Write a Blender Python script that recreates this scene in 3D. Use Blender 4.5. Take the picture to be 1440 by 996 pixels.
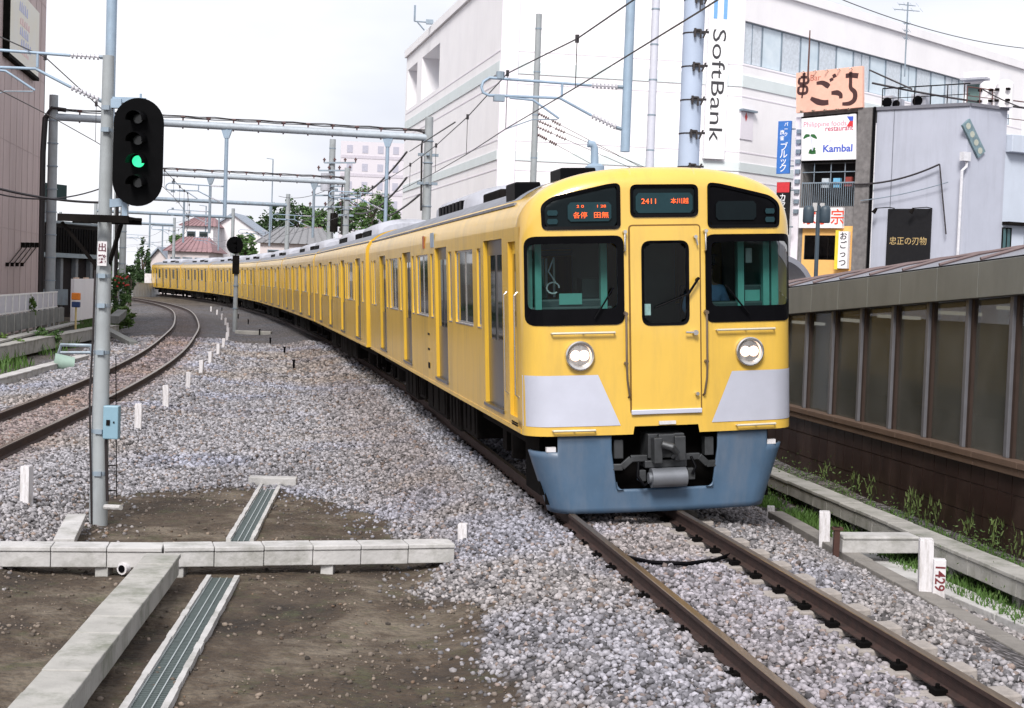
import bpy, bmesh, math, random
import numpy as np
from mathutils import Matrix, Vector
random.seed(7); RS = np.random.RandomState(11)
R = math.radians
for o in list(bpy.data.objects): bpy.data.objects.remove(o)
SC = bpy.context.scene
COL = SC.collection
# ------------------------------------------------------------------ camera
FPX = 2100.0; PITCH = R(-2.62); ROLL = R(2.0); CAM = Vector((0, 0, 2.4))
fwd = Vector((0, math.cos(PITCH), math.sin(PITCH))); r0 = Vector((1, 0, 0)); u0 = r0.cross(fwd)
RT = r0*math.cos(ROLL)+u0*math.sin(ROLL); UP = -r0*math.sin(ROLL)+u0*math.cos(ROLL)
cd = bpy.data.cameras.new('camera'); cam = bpy.data.objects.new('camera', cd); COL.objects.link(cam)
cam.matrix_world = Matrix(((RT.x, UP.x, -fwd.x, CAM.x), (RT.y, UP.y, -fwd.y, CAM.y), (RT.z, UP.z, -fwd.z, CAM.z), (0, 0, 0, 1)))
cd.sensor_width = 36; cd.lens = 36*FPX/1440; cd.clip_start = 0.1; cd.clip_end = 3000
SC.camera = cam
# ------------------------------------------------------------------ world and sun (overcast)
SUN_EL, SUN_AZ = R(42), R(192)      # azimuth clockwise from +Y: behind the camera
w = bpy.data.worlds.new('World'); SC.world = w; w.use_nodes = True
nt = w.node_tree; nt.nodes.clear()
out = nt.nodes.new('ShaderNodeOutputWorld'); bg = nt.nodes.new('ShaderNodeBackground')
sky = nt.nodes.new('ShaderNodeTexSky'); sky.sky_type = 'NISHITA'; sky.sun_disc = False
sky.sun_elevation = SUN_EL; sky.sun_rotation = SUN_AZ; sky.dust_density = 3.0
tc = nt.nodes.new('ShaderNodeTexCoord'); mp = nt.nodes.new('ShaderNodeMapping'); mp.inputs['Scale'].default_value = (1, 1, 2.6)
ns = nt.nodes.new('ShaderNodeTexNoise'); ns.inputs['Scale'].default_value = 2.6; ns.inputs['Detail'].default_value = 5
cr = nt.nodes.new('ShaderNodeValToRGB'); cr.color_ramp.elements[0].position = .34; cr.color_ramp.elements[1].position = .60
cr.color_ramp.elements[0].color = (7.0, 7.2, 8.0, 1); cr.color_ramp.elements[1].color = (9.7, 9.7, 10.1, 1)
mx = nt.nodes.new('ShaderNodeMixRGB'); mx.inputs[0].default_value = .88
nt.links.new(tc.outputs['Generated'], mp.inputs[0]); nt.links.new(mp.outputs[0], ns.inputs['Vector'])
nt.links.new(ns.outputs['Fac'], cr.inputs[0]); nt.links.new(sky.outputs[0], mx.inputs[1]); nt.links.new(cr.outputs[0], mx.inputs[2])
nt.links.new(mx.outputs[0], bg.inputs[0]); bg.inputs[1].default_value = 0.072
nt.links.new(bg.outputs[0], out.inputs[0])
sd = bpy.data.lights.new('sun', 'SUN'); sd.energy = 2.3; sd.angle = R(18); sd.color = (1, .965, .92)
so = bpy.data.objects.new('sun', sd); COL.objects.link(so)
sdir = Vector((math.sin(SUN_AZ)*math.cos(SUN_EL), math.cos(SUN_AZ)*math.cos(SUN_EL), math.sin(SUN_EL)))
so.rotation_euler = sdir.to_track_quat('Z', 'Y').to_euler()
SC.view_settings.view_transform = 'Standard'; SC.view_settings.look = 'None'; SC.view_settings.gamma = 1.0
SC.view_settings.exposure = 0.80
try: SC.view_settings.use_curve_mapping = False
except Exception: pass
SC.render.engine = 'CYCLES'
SC.cycles.max_bounces = 6; SC.cycles.transparent_max_bounces = 12

# ------------------------------------------------------------------ surveying helpers (picture point -> place in the world)
def ray(x, y): return fwd+RT*((x-720)/FPX)-UP*((y-498)/FPX)
def gp(x, y, z=0.0):
    d = ray(x, y); return CAM+d*((z-CAM.z)/d.z)
def at(x, y, Y):
    d = ray(x, y); return CAM+d*(Y/d.y)

# ------------------------------------------------------------------ materials
MT = {}
def mat(name, col, rough=.7, metal=0., var=.12, scale=6., bump=0., bscale=None, col2=None, spec=.5, coat=0., emit=None, estr=1., alpha=None, stretch=None, dirt=None):
    if name in MT: return MT[name]
    m = bpy.data.materials.new(name); m.use_nodes = True; n = m.node_tree; b = n.nodes['Principled BSDF']
    b.inputs['Roughness'].default_value = rough; b.inputs['Metallic'].default_value = metal
    b.inputs['Specular IOR Level'].default_value = spec; b.inputs['Coat Weight'].default_value = coat
    b.inputs['Coat Roughness'].default_value = .06
    t = n.nodes.new('ShaderNodeTexCoord'); src = t.outputs['Object']
    if stretch:
        mpn = n.nodes.new('ShaderNodeMapping'); mpn.inputs['Scale'].default_value = stretch
        n.links.new(src, mpn.inputs[0]); src = mpn.outputs[0]
    nz = n.nodes.new('ShaderNodeTexNoise'); nz.inputs['Scale'].default_value = scale; nz.inputs['Detail'].default_value = 6; nz.inputs['Roughness'].default_value = .62
    n.links.new(src, nz.inputs['Vector'])
    rp = n.nodes.new('ShaderNodeValToRGB'); rp.color_ramp.elements[0].position = .3; rp.color_ramp.elements[1].position = .7
    c2 = col2 if col2 else tuple(min(1, c*(1+var)) for c in col)
    c1 = col if col2 else tuple(c*(1-var) for c in col)
    rp.color_ramp.elements[0].color = (*c1, 1); rp.color_ramp.elements[1].color = (*c2, 1)
    n.links.new(nz.outputs['Fac'], rp.inputs[0])
    last = rp.outputs[0]
    if dirt:   # streaky stains: (colour, amount, scale vector)
        mp2 = n.nodes.new('ShaderNodeMapping'); mp2.inputs['Scale'].default_value = dirt[2]
        n.links.new(t.outputs['Object'], mp2.inputs[0])
        n2 = n.nodes.new('ShaderNodeTexNoise'); n2.inputs['Scale'].default_value = 1; n2.inputs['Detail'].default_value = 8; n2.inputs['Roughness'].default_value = .7
        n.links.new(mp2.outputs[0], n2.inputs['Vector'])
        r2 = n.nodes.new('ShaderNodeMapRange'); r2.inputs[1].default_value = .48; r2.inputs[2].default_value = .72; r2.inputs[4].default_value = dirt[1]
        n.links.new(n2.outputs['Fac'], r2.inputs[0])
        m2 = n.nodes.new('ShaderNodeMixRGB'); m2.inputs[2].default_value = (*dirt[0], 1)
        n.links.new(r2.outputs[0], m2.inputs[0]); n.links.new(last, m2.inputs[1]); last = m2.outputs[0]
    n.links.new(last, b.inputs['Base Color'])
    if bump:
        bn = n.nodes.new('ShaderNodeBump'); bn.inputs['Strength'].default_value = bump; bn.inputs['Distance'].default_value = .02
        nb = n.nodes.new('ShaderNodeTexNoise'); nb.inputs['Scale'].default_value = bscale or scale*4; nb.inputs['Detail'].default_value = 5
        n.links.new(src, nb.inputs['Vector']); n.links.new(nb.outputs['Fac'], bn.inputs['Height']); n.links.new(bn.outputs[0], b.inputs['Normal'])
    if emit:
        b.inputs['Emission Color'].default_value = (*emit, 1); b.inputs['Emission Strength'].default_value = estr
    MT[name] = m; return m
def glass_mat(name, tint=(.75, .9, .88), refl=1.0):
    if name in MT: return MT[name]
    m = bpy.data.materials.new(name); m.use_nodes = True; n = m.node_tree; n.nodes.clear()
    o = n.nodes.new('ShaderNodeOutputMaterial'); tr = n.nodes.new('ShaderNodeBsdfTransparent'); tr.inputs[0].default_value = (*tint, 1)
    gl = n.nodes.new('ShaderNodeBsdfGlossy'); gl.inputs['Roughness'].default_value = .02
    fr = n.nodes.new('ShaderNodeFresnel'); fr.inputs[0].default_value = 1.5
    mu = n.nodes.new('ShaderNodeMath'); mu.operation = 'MULTIPLY'; mu.inputs[1].default_value = refl
    mi = n.nodes.new('ShaderNodeMixShader'); n.links.new(fr.outputs[0], mu.inputs[0]); n.links.new(mu.outputs[0], mi.inputs[0]); n.links.new(tr.outputs[0], mi.inputs[1])
    n.links.new(gl.outputs[0], mi.inputs[2]); n.links.new(mi.outputs[0], o.inputs[0]); MT[name] = m; return m

YEL = mat('train yellow', (.70, .445, .075), .27, var=.04, scale=1.5, coat=.8, dirt=((.36, .25, .08), .34, (3.2, 3.2, .45)))
YELS = mat('train yellow side', (.66, .40, .04), .22, var=.10, scale=1.2, coat=.0, spec=.38, stretch=(1, 1, .25), bump=.05, bscale=1.4, dirt=((.30, .21, .05), .55, (2.2, 2.2, .35)))  # darker copy for the side; olive streaks paint in its streaky reflections
SIL = mat('brushed steel panel', (.66, .68, .79), .36, .45, var=.05, scale=3)
STEEL = mat('steel door', (.15, .15, .16), .28, .8, var=.12, scale=2, stretch=(1, 1, .3))
SKIRT = mat('blue grey skirt paint', (.066, .118, .19), .42, var=.10, scale=2.5, dirt=((.22, .22, .24), .35, (2.0, 2.0, .5)))
ROOFG = mat('train roof grey', (.20, .21, .24), .6, var=.2, scale=2, dirt=((.07, .06, .06), .6, (1, 3, 1)))
ACG = mat('roof unit grey', (.40, .41, .46), .5, var=.12, scale=2, dirt=((.12, .11, .11), .6, (2, 2, .6)))
BLK = mat('black rubber', (.003, .003, .004), .45, var=.2, spec=.05)
DARK = mat('underfloor black', (.004, .0035, .0035), .85, var=.3, scale=5, spec=.05)
SOOT = mat('underfloor grime', (.009, .0075, .007), .9, var=.5, scale=4, spec=.08)
DGL = mat('dark side glass', (.012, .018, .018), .04, var=.3, scale=1.0, spec=.8)
GUN = mat('gunmetal coupler', (.055, .058, .062), .5, .5, var=.25, scale=8)
CHR = mat('bright metal', (.62, .60, .58), .25, .9, var=.08)
TEAL = mat('cab green paint', (.09, .25, .225), .5, var=.08)
TEALD = mat('cab dark panel', (.018, .030, .033), .5, var=.2)
LENS = mat('lit headlamp', (1, .9, .8), .2, emit=(1.0, .62, .42), estr=1.5)
CONC = mat('weathered concrete', (.34, .33, .31), .85, var=.16, scale=3, bump=.25, bscale=30, dirt=((.085, .10, .06), .8, (2.2, 2.2, 1.2)))
CONCW = mat('pale concrete', (.46, .45, .445), .8, var=.12, scale=3, bump=.3, bscale=25, dirt=((.16, .16, .13), .75, (2.4, 2.4, 3.0)))
POLEC = mat('concrete pole', (.30, .325, .34), .7, var=.10, scale=3, bump=.1, dirt=((.18, .18, .18), .5, (3, 3, .8)))
STL = mat('galvanised steel', (.24, .30, .36), .5, .2, var=.12, scale=5, dirt=((.16, .13, .12), .5, (5, 5, 1)))
STLB = mat('pale blue steel', (.28, .37, .47), .5, .1, var=.10, scale=4, dirt=((.2, .22, .24), .4, (4, 4, .8)))
WHT = mat('white stake paint', (.64, .62, .64), .7, var=.08, scale=8, bump=.2, dirt=((.26, .23, .20), .7, (3, 3, 2.2)))
INS = mat('brown insulator', (.10, .05, .05), .3, var=.2)
INSW = mat('grey insulator', (.45, .44, .48), .3, var=.1)
CABLE = mat('dark cable', (.018, .013, .014), .6, var=.2)
WIRE = mat('overhead wire', (.03, .025, .028), .5, var=.2)
RAILS = mat('rusty rail side', (.048, .022, .017), .8, var=.35, scale=12, col2=(.022, .012, .010))
RAILH = mat('rail head', (.20, .145, .10), .32, .7, var=.25, scale=4, stretch=(8, .4, 8))
SLP = mat('concrete sleeper', (.30, .27, .25), .9, var=.2, scale=9, bump=.3)

# ------------------------------------------------------------------ mesh builder
WLOC = {}
class MB:
    def __init__(s, M=None): s.v = []; s.f = []; s.m = []; s.M = M; s.mi = 0
    def add(s, vs, fs, m=None):
        k = len(s.v)
        if s.M is not None: vs = [s.M @ Vector(p) for p in vs]
        s.v += [tuple(p) for p in vs]; s.f += [tuple(i+k for i in f) for f in fs]; s.m += [s.mi if m is None else m]*len(fs)
        return s
    def box(s, x0, x1, y0, y1, z0, z1, m=None):
        return s.add([(x0, y0, z0), (x1, y0, z0), (x1, y1, z0), (x0, y1, z0), (x0, y0, z1), (x1, y0, z1), (x1, y1, z1), (x0, y1, z1)],
                     [(0, 3, 2, 1), (4, 5, 6, 7), (0, 1, 5, 4), (1, 2, 6, 5), (2, 3, 7, 6), (3, 0, 4, 7)], m)
    def bar(s, p0, p1, wd, ht=None, m=None):       # rectangular bar between two points
        p0 = Vector(p0); p1 = Vector(p1); d = (p1-p0).normalized(); up = Vector((0, 0, 1))
        if abs(d.z) > .95: up = Vector((0, 1, 0))
        a = d.cross(up).normalized()*(wd/2); b = a.cross(d).normalized()*((ht or wd)/2)
        vs = [p0-a-b, p0+a-b, p0+a+b, p0-a+b, p1-a-b, p1+a-b, p1+a+b, p1-a+b]
        return s.add(vs, [(0, 3, 2, 1), (4, 5, 6, 7), (0, 1, 5, 4), (1, 2, 6, 5), (2, 3, 7, 6), (3, 0, 4, 7)], m)
    def tube(s, pts, r, n=8, m=None, caps=True):
        pts = [Vector(p) for p in pts]; rs = r if isinstance(r, (list, tuple)) else [r]*len(pts); vs = []; fs = []
        ref = None
        for i, p in enumerate(pts):
            d = (pts[min(i+1, len(pts)-1)]-pts[max(i-1, 0)])
            d = d.normalized() if d.length > 1e-9 else Vector((0, 0, 1))
            if ref is None: ref = Vector((0, 0, 1)) if abs(d.z) < .9 else Vector((1, 0, 0))
            a = d.cross(ref).normalized(); b = a.cross(d).normalized(); ref = b
            for j in range(n):
                t = 2*math.pi*j/n; vs.append(p+a*(rs[i]*math.cos(t))+b*(rs[i]*math.sin(t)))
        for i in range(len(pts)-1):
            for j in range(n):
                k = (j+1) % n; fs.append((i*n+j, i*n+k, (i+1)*n+k, (i+1)*n+j))
        if caps: fs.append(tuple(range(n-1, -1, -1))); fs.append(tuple(range((len(pts)-1)*n, len(pts)*n)))
        return s.add(vs, fs, m)
    def poly(s, pts, m=None): return s.add(pts, [tuple(range(len(pts)))], m)
    def prism(s, pts, off, m=None):                # polygon extruded by a vector
        off = Vector(off); n = len(pts); pts = [Vector(p) for p in pts]
        vs = pts+[p+off for p in pts]
        fs = [tuple(range(n-1, -1, -1)), tuple(range(n, 2*n))]+[(i, (i+1) % n, n+(i+1) % n, n+i) for i in range(n)]
        return s.add(vs, fs, m)
    def build(s, name, mats, parent=None, smooth=None, bevel=0, local=False, loc=None):
        me = bpy.data.meshes.new(name)
        if parent is not None and not local: o0 = WLOC.get(parent.name, Vector((0, 0, 0)))
        elif loc is not None: o0 = Vector(loc)
        else: o0 = Vector((0, 0, 0))
        vs = [(a-o0[0], b-o0[1], c-o0[2]) for a, b, c in s.v]
        me.from_pydata(vs, [], s.f)
        mats = mats if isinstance(mats, (list, tuple)) else [mats]
        for q in mats: me.materials.append(q)
        if len(mats) > 1: me.polygons.foreach_set('material_index', s.m)
        me.update()
        bm = bmesh.new(); bm.from_mesh(me); bmesh.ops.recalc_face_normals(bm, faces=bm.faces); bm.to_mesh(me); bm.free()
        o = bpy.data.objects.new(name, me); COL.objects.link(o)
        if parent is not None: o.parent = parent
        if parent is not None and not local: WLOC[o.name] = o0
        elif loc is not None: o.location = loc; WLOC[o.name] = o0
        if smooth:
            me.polygons.foreach_set('use_smooth', [True]*len(me.polygons))
            try: me.set_sharp_from_angle(angle=R(smooth))
            except Exception: pass
        if bevel:
            bv = o.modifiers.new('bevel', 'BEVEL'); bv.width = bevel; bv.segments = 2; bv.limit_method = 'ANGLE'; bv.angle_limit = R(40)
        return o
def tag(o, label=None, cat=None, group=None, kind=None):
    if label: o['label'] = label
    if cat: o['category'] = cat
    if group: o['group'] = group
    if kind: o['kind'] = kind
    return o
def thing(name, label, cat, loc=(0, 0, 0), group=None, mw=None):
    o = bpy.data.objects.new(name, None); COL.objects.link(o); o.empty_display_size = .2
    if mw is not None: o.matrix_world = mw
    else: o.location = loc; WLOC[o.name] = Vector(loc)
    return tag(o, label, cat, group)
def tree_copy(o, par=None):
    c = o.copy(); COL.objects.link(c)
    if par is not None: c.parent = par
    for ch in list(o.children): tree_copy(ch, c)
    return c
def text(body, size, M, m, parent, name='lettering', ext=.004, align='CENTER', sx=1.0, bold=0.0, local=False):
    cu = bpy.data.curves.new(name, 'FONT'); cu.body = body; cu.size = size; cu.extrude = ext; cu.align_x = align; cu.align_y = 'CENTER'; cu.offset = bold; cu.resolution_u = 3
    t = bpy.data.objects.new(name, cu); me = bpy.data.meshes.new_from_object(t); bpy.data.objects.remove(t)
    me.transform(M @ Matrix.Diagonal((sx, 1, 1, 1)))
    if not local and parent is not None:
        o0 = WLOC.get(parent.name, Vector((0, 0, 0))); me.transform(Matrix.Translation(-Vector(o0)))
    me.materials.clear(); me.materials.append(m)
    o = bpy.data.objects.new(name, me); COL.objects.link(o); o.parent = parent
    return o
class Plane:                                       # vertical facade frame: u along, v up (world z), n outwards
    def __init__(s, O, ux):
        s.O = Vector(O); s.u = Vector((ux[0], ux[1], 0)).normalized(); s.n = Vector((s.u.y, -s.u.x, 0)); s.z = Vector((0, 0, 1))
        s.M = Matrix(((s.u.x, s.n.x, 0, s.O.x), (s.u.y, s.n.y, 0, s.O.y), (0, 0, 1, s.O.z), (0, 0, 0, 1)))   # columns u, n, z
    def px(s, x, y):
        d = ray(x, y); t = (s.O-CAM).dot(s.n)/d.dot(s.n); P = CAM+d*t-s.O
        return P.dot(s.u), P.z
    def box(s, mb, x0, y0, x1, y1, n0, n1, m=None):   # box whose face spans the picture points' place on the facade
        a = s.px(x0, y0); b = s.px(x1, y1); old = mb.M; mb.M = s.M
        mb.box(min(a[0], b[0]), max(a[0], b[0]), n0, n1, min(a[1], b[1]), max(a[1], b[1]), m); mb.M = old
    def tm(s, u, v, n): # matrix for text lying on the facade
        P = s.O+s.u*u+s.n*n+s.z*v
        return Matrix(((s.u.x, 0, s.n.x, P.x), (s.u.y, 0, s.n.y, P.y), (0, 1, 0, P.z), (0, 0, 0, 1)))

# ------------------------------------------------------------------ track alignments
class Path:
    def __init__(s, pts):
        P = [Vector((a, b)) for a, b in pts]; P = [2*P[0]-P[1]]+P+[2*P[-1]-P[-2]]; q = []
        for i in range(1, len(P)-2):
            for k in range(40):
                t = k/40; a, b, c, d = P[i-1], P[i], P[i+1], P[i+2]
                q.append(.5*((2*b)+(c-a)*t+(2*a-5*b+4*c-d)*t*t+(3*b-a-3*c+d)*t**3))
        q.append(P[-2]); s.q = np.array([(v.x, v.y) for v in q]); dd = np.hypot(*np.diff(s.q, axis=0).T); s.s = np.concatenate([[0], np.cumsum(dd)])
    def p(s, t):
        return Vector((float(np.interp(t, s.s, s.q[:, 0])), float(np.interp(t, s.s, s.q[:, 1]))))
    def h(s, t):
        a = s.p(t-.6); b = s.p(t+.6); d = (b-a).normalized(); return d
    def side(s, t, off):                            # off > 0: to the right of the direction of increasing distance
        p = s.p(t); d = s.h(t); return Vector((p.x+d.y*off, p.y-d.x*off))
    def sy(s, y): return float(np.interp(y, s.q[:, 1], s.s))
    def dist(s, X, Y):                              # signed lateral distance, by rows of equal y
        xs = np.interp(Y, s.q[:, 1], s.q[:, 0]); g = np.gradient(s.q[:, 0], s.q[:, 1]); sl = np.interp(Y, s.q[:, 1], g)
        return (X-xs)/np.sqrt(1+sl*sl)
PT = Path([(3.35, 2.6), (2.42, 8.6), (1.42, 15.0), (-.12, 24.3), (-1.97, 35.2), (-5.84, 54.9), (-10.08, 74.4), (-14.68, 93.9), (-19.8, 113.2), (-25.6, 132.4), (-32.3, 151.3), (-39.8, 169.9), (-48.6, 188), (-60, 208)])
PL = Path([(-5.75, 0), (-6.35, 9), (-7.45, 20.4), (-8.72, 32), (-10.42, 43.8), (-12.7, 56.6), (-16.05, 73.4), (-21.9, 98.5), (-27.3, 117.0), (-33.2, 133.5), (-40.5, 151), (-49, 169), (-59, 188), (-71, 206)])

# ------------------------------------------------------------------ ground sheet
def vnoise(X, Y, sc, seed=0):
    def h(i, j):
        n = (i*374761393+j*668265263+seed*982451653) & 0x7fffffff
        n = (n ^ (n >> 13))*1274126177 & 0x7fffffff
        return ((n ^ (n >> 16)) & 0xffff)/65535.0
    x = X/sc; y = Y/sc; i = np.floor(x).astype(np.int64); j = np.floor(y).astype(np.int64); fx = x-i; fy = y-j
    fx = fx*fx*(3-2*fx); fy = fy*fy*(3-2*fy)
    return (h(i, j)*(1-fx)+h(i+1, j)*fx)*(1-fy)+(h(i, j+1)*(1-fx)+h(i+1, j+1)*fx)*fy
def fbm(X, Y, sc, seed=0): return (vnoise(X, Y, sc, seed)+.5*vnoise(X, Y, sc/2.1, seed+1)+.25*vnoise(X, Y, sc/4.3, seed+2))/1.75
DIRT = np.array([(-5.1, 18.6), (-4.8, 19.3), (-3.6, 19.7), (-2.9, 19.8), (-2.2, 18.9), (-1.45, 17.6), (-.85, 15.6), (-.34, 12.5), (.08, 9.9), (1.6, 0), (-4.0, 0), (-4.6, 9), (-4.9, 13.9), (-4.4, 15.2), (-4.7, 16.6)])
def inpoly(X, Y, P):
    c = np.zeros(X.shape, bool); n = len(P)
    for i in range(n):
        x1, y1 = P[i]; x2, y2 = P[(i+1) % n]
        if y1 == y2: continue
        k = ((y1 > Y) != (y2 > Y)) & (X < (x2-x1)*(Y-y1)/(y2-y1)+x1); c ^= k
    return c
def smooth(a, b, x): t = np.clip((x-a)/(b-a), 0, 1); return t*t*(3-2*t)
def gmask(X, Y):
    wx = X+(fbm(X, Y, .9, 3)-.5)*.7; wy = Y+(fbm(X, Y, .9, 9)-.5)*.7
    return inpoly(wx, wy, DIRT)
def gheight(X, Y, fine=True):
    dT = np.abs(PT.dist(X, Y)); dL = PL.dist(X, Y)
    base = -.42+.09*smooth(18.5, 24, Y)
    zt = base+(-.150-base)*smooth(2.55, 1.25, dT)
    zl = base+(-.175-base)*smooth(2.6, 1.3, np.abs(dL))
    z = np.maximum(zt, zl)
    d = PT.dist(X, Y); z = np.where((Y < 60), z-smooth(.7, .8, d)*.014*smooth(1.1, 1.0, d), z)
    z = z-.12*smooth(2.55, 2.75, d)*smooth(60, 40, Y)*smooth(3.2, 3.0, d)
    z = z+.022*smooth(.44, .36, dT)*smooth(60, 40, Y)
    if fine: z = z+(fbm(X, Y, 1.3, 5)-.5)*.06*smooth(1.3, 1.9, dT)*smooth(1.3, 1.9, np.abs(dL))
    if fine: z = z+((fbm(X, Y, .42, 15)-.5)*.055+(fbm(X, Y, .16, 19)-.5)*.025)*gmask(X, Y)
    # heaped gravel between the tracks further out
    z = z+.10*np.clip(fbm(X, Y, 5, 21)-.45, 0, 1)*smooth(22, 34, Y)*smooth(1.7, 2.6, dT)*smooth(1.7, 2.4, np.abs(dL))*2
    return z
def axis(lst): return np.unique(np.concatenate([np.arange(a, b, st) for a, b, st in lst]))
gx = axis([(-900, -120, 60), (-120, -36, 6), (-36, -14, .8), (-14, 8, .10), (8, 40, 1.2), (40, 120, 8), (120, 901, 60)])
gy = axis([(-60, 4, 4), (4, 40, .10), (40, 90, .6), (90, 240, 2.5), (240, 1601, 80)])
GX, GY = np.meshgrid(gx, gy); GZ = gheight(GX, GY)
nx, ny = len(gx), len(gy)
me = bpy.data.meshes.new('ground'); me.vertices.add(nx*ny)
me.vertices.foreach_set('co', np.stack([GX, GY, GZ], -1).astype(np.float32).ravel())
ii = (np.arange(ny-1)[:, None]*nx+np.arange(nx-1)[None]).ravel(); nf = len(ii)
me.loops.add(nf*4); me.loops.foreach_set('vertex_index', np.stack([ii, ii+1, ii+1+nx, ii+nx], -1).astype(np.int32).ravel())
me.polygons.add(nf); me.polygons.foreach_set('loop_start', (np.arange(nf)*4).astype(np.int32)); me.update(calc_edges=True)
me.polygons.foreach_set('use_smooth', [True]*nf)
dm = gmask(GX, GY).astype(float)
far = smooth(110, 150, GY)+smooth(3.0, 4.5, PT.dist(GX, GY))*smooth(10, 20, GY)*0+smooth(-2.9, -4.6, PL.dist(GX, GY))
at_ = me.attributes.new('soil', 'FLOAT', 'POINT'); at_.data.foreach_set('value', np.clip(dm+far, 0, 1).astype(np.float32).ravel())
tt = np.minimum(np.abs(PL.dist(GX, GY)), 9); rust = smooth(1.2, .5, tt)
a2 = me.attributes.new('rust', 'FLOAT', 'POINT'); a2.data.foreach_set('value', rust.astype(np.float32).ravel())
ground = bpy.data.objects.new('ground', me); COL.objects.link(ground); tag(ground, kind='structure')
gm = bpy.data.materials.new('ground'); gm.use_nodes = True; n = gm.node_tree; b = n.nodes['Principled BSDF']; b.inputs['Roughness'].default_value = .95
tcn = n.nodes.new('ShaderNodeTexCoord')
def N(t, **k):
    q = n.nodes.new(t)
    for a, v in k.items(): setattr(q, a, v)
    return q
vo = N('ShaderNodeTexVoronoi'); vo.inputs['Scale'].default_value = 17; n.links.new(tcn.outputs['Object'], vo.inputs['Vector'])
rg = N('ShaderNodeValToRGB'); rg.color_ramp.elements[0].position = 0; rg.color_ramp.elements[1].position = 1
rg.color_ramp.elements[0].color = (.06, .052, .046, 1); rg.color_ramp.elements[1].color = (.31, .30, .32, 1)
sp = N('ShaderNodeSeparateColor'); n.links.new(vo.outputs['Color'], sp.inputs[0]); n.links.new(sp.outputs[0], rg.inputs[0])
mu = N('ShaderNodeMapRange'); mu.inputs[1].default_value = .25; mu.inputs[2].default_value = .62; mu.inputs[3].default_value = 1; mu.inputs[4].default_value = .25  # shade in the gaps between stones, darkened into the ground colour
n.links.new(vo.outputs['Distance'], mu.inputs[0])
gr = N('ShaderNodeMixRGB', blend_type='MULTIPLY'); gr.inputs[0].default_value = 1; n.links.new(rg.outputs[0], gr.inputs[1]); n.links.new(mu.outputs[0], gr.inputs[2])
big = N('ShaderNodeTexNoise'); big.inputs['Scale'].default_value = .35; big.inputs['Detail'].default_value = 4; n.links.new(tcn.outputs['Object'], big.inputs['Vector'])
tn = N('ShaderNodeValToRGB'); tn.color_ramp.elements[0].position = .35; tn.color_ramp.elements[1].position = .65
tn.color_ramp.elements[0].color = (.95, .86, .78, 1); tn.color_ramp.elements[1].color = (1.0, 1.03, 1.12, 1); n.links.new(big.outputs[0], tn.inputs[0])
g2 = N('ShaderNodeMixRGB', blend_type='MULTIPLY'); g2.inputs[0].default_value = 1; n.links.new(gr.outputs[0], g2.inputs[1]); n.links.new(tn.outputs[0], g2.inputs[2])
ar = N('ShaderNodeAttribute', attribute_name='rust'); g3 = N('ShaderNodeMixRGB', blend_type='MULTIPLY'); g3.inputs[2].default_value = (.90, .76, .70, 1)
n.links.new(ar.outputs['Fac'], g3.inputs[0]); n.links.new(g2.outputs[0], g3.inputs[1])
so1 = N('ShaderNodeTexNoise'); so1.inputs['Scale'].default_value = 1.1; so1.inputs['Detail'].default_value = 10; so1.inputs['Roughness'].default_value = .72; n.links.new(tcn.outputs['Object'], so1.inputs['Vector'])
sr = N('ShaderNodeValToRGB'); e = sr.color_ramp.elements; e[0].position = .33; e[0].color = (.018, .012, .008, 1); e[1].position = .68; e[1].color = (.17, .14, .105, 1)
q = sr.color_ramp.elements.new(.5); q.color = (.058, .040, .026, 1); n.links.new(so1.outputs[0], sr.inputs[0])
mo = N('ShaderNodeTexNoise'); mo.inputs['Scale'].default_value = 2.7; mo.inputs['Detail'].default_value = 9; mo.inputs['Roughness'].default_value = .75; n.links.new(tcn.outputs['Object'], mo.inputs['Vector'])
mr = N('ShaderNodeMapRange'); mr.inputs[1].default_value = .53; mr.inputs[2].default_value = .64; mr.inputs[4].default_value = .55; n.links.new(mo.outputs[0], mr.inputs[0])
ms = N('ShaderNodeMixRGB'); ms.inputs[2].default_value = (.060, .066, .028, 1); n.links.new(mr.outputs[0], ms.inputs[0]); n.links.new(sr.outputs[0], ms.inputs[1])
sr = ms
asn = N('ShaderNodeAttribute', attribute_name='soil'); mixg = N('ShaderNodeMixRGB'); n.links.new(asn.outputs['Fac'], mixg.inputs[0]); n.links.new(g3.outputs[0], mixg.inputs[1]); n.links.new(sr.outputs[0], mixg.inputs[2])
n.links.new(mixg.outputs[0], b.inputs['Base Color'])
bu = N('ShaderNodeBump'); bu.inputs['Strength'].default_value = .8; bu.inputs['Distance'].default_value = .03
fn = N('ShaderNodeTexNoise'); fn.inputs['Scale'].default_value = 22; fn.inputs['Detail'].default_value = 8; n.links.new(tcn.outputs['Object'], fn.inputs['Vector'])
ad = N('ShaderNodeMath', operation='SUBTRACT'); n.links.new(fn.outputs[0], ad.inputs[0]); n.links.new(vo.outputs['Distance'], ad.inputs[1]); n.links.new(ad.outputs[0], bu.inputs['Height']); n.links.new(bu.outputs[0], b.inputs['Normal'])
me.materials.append(gm)

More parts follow.
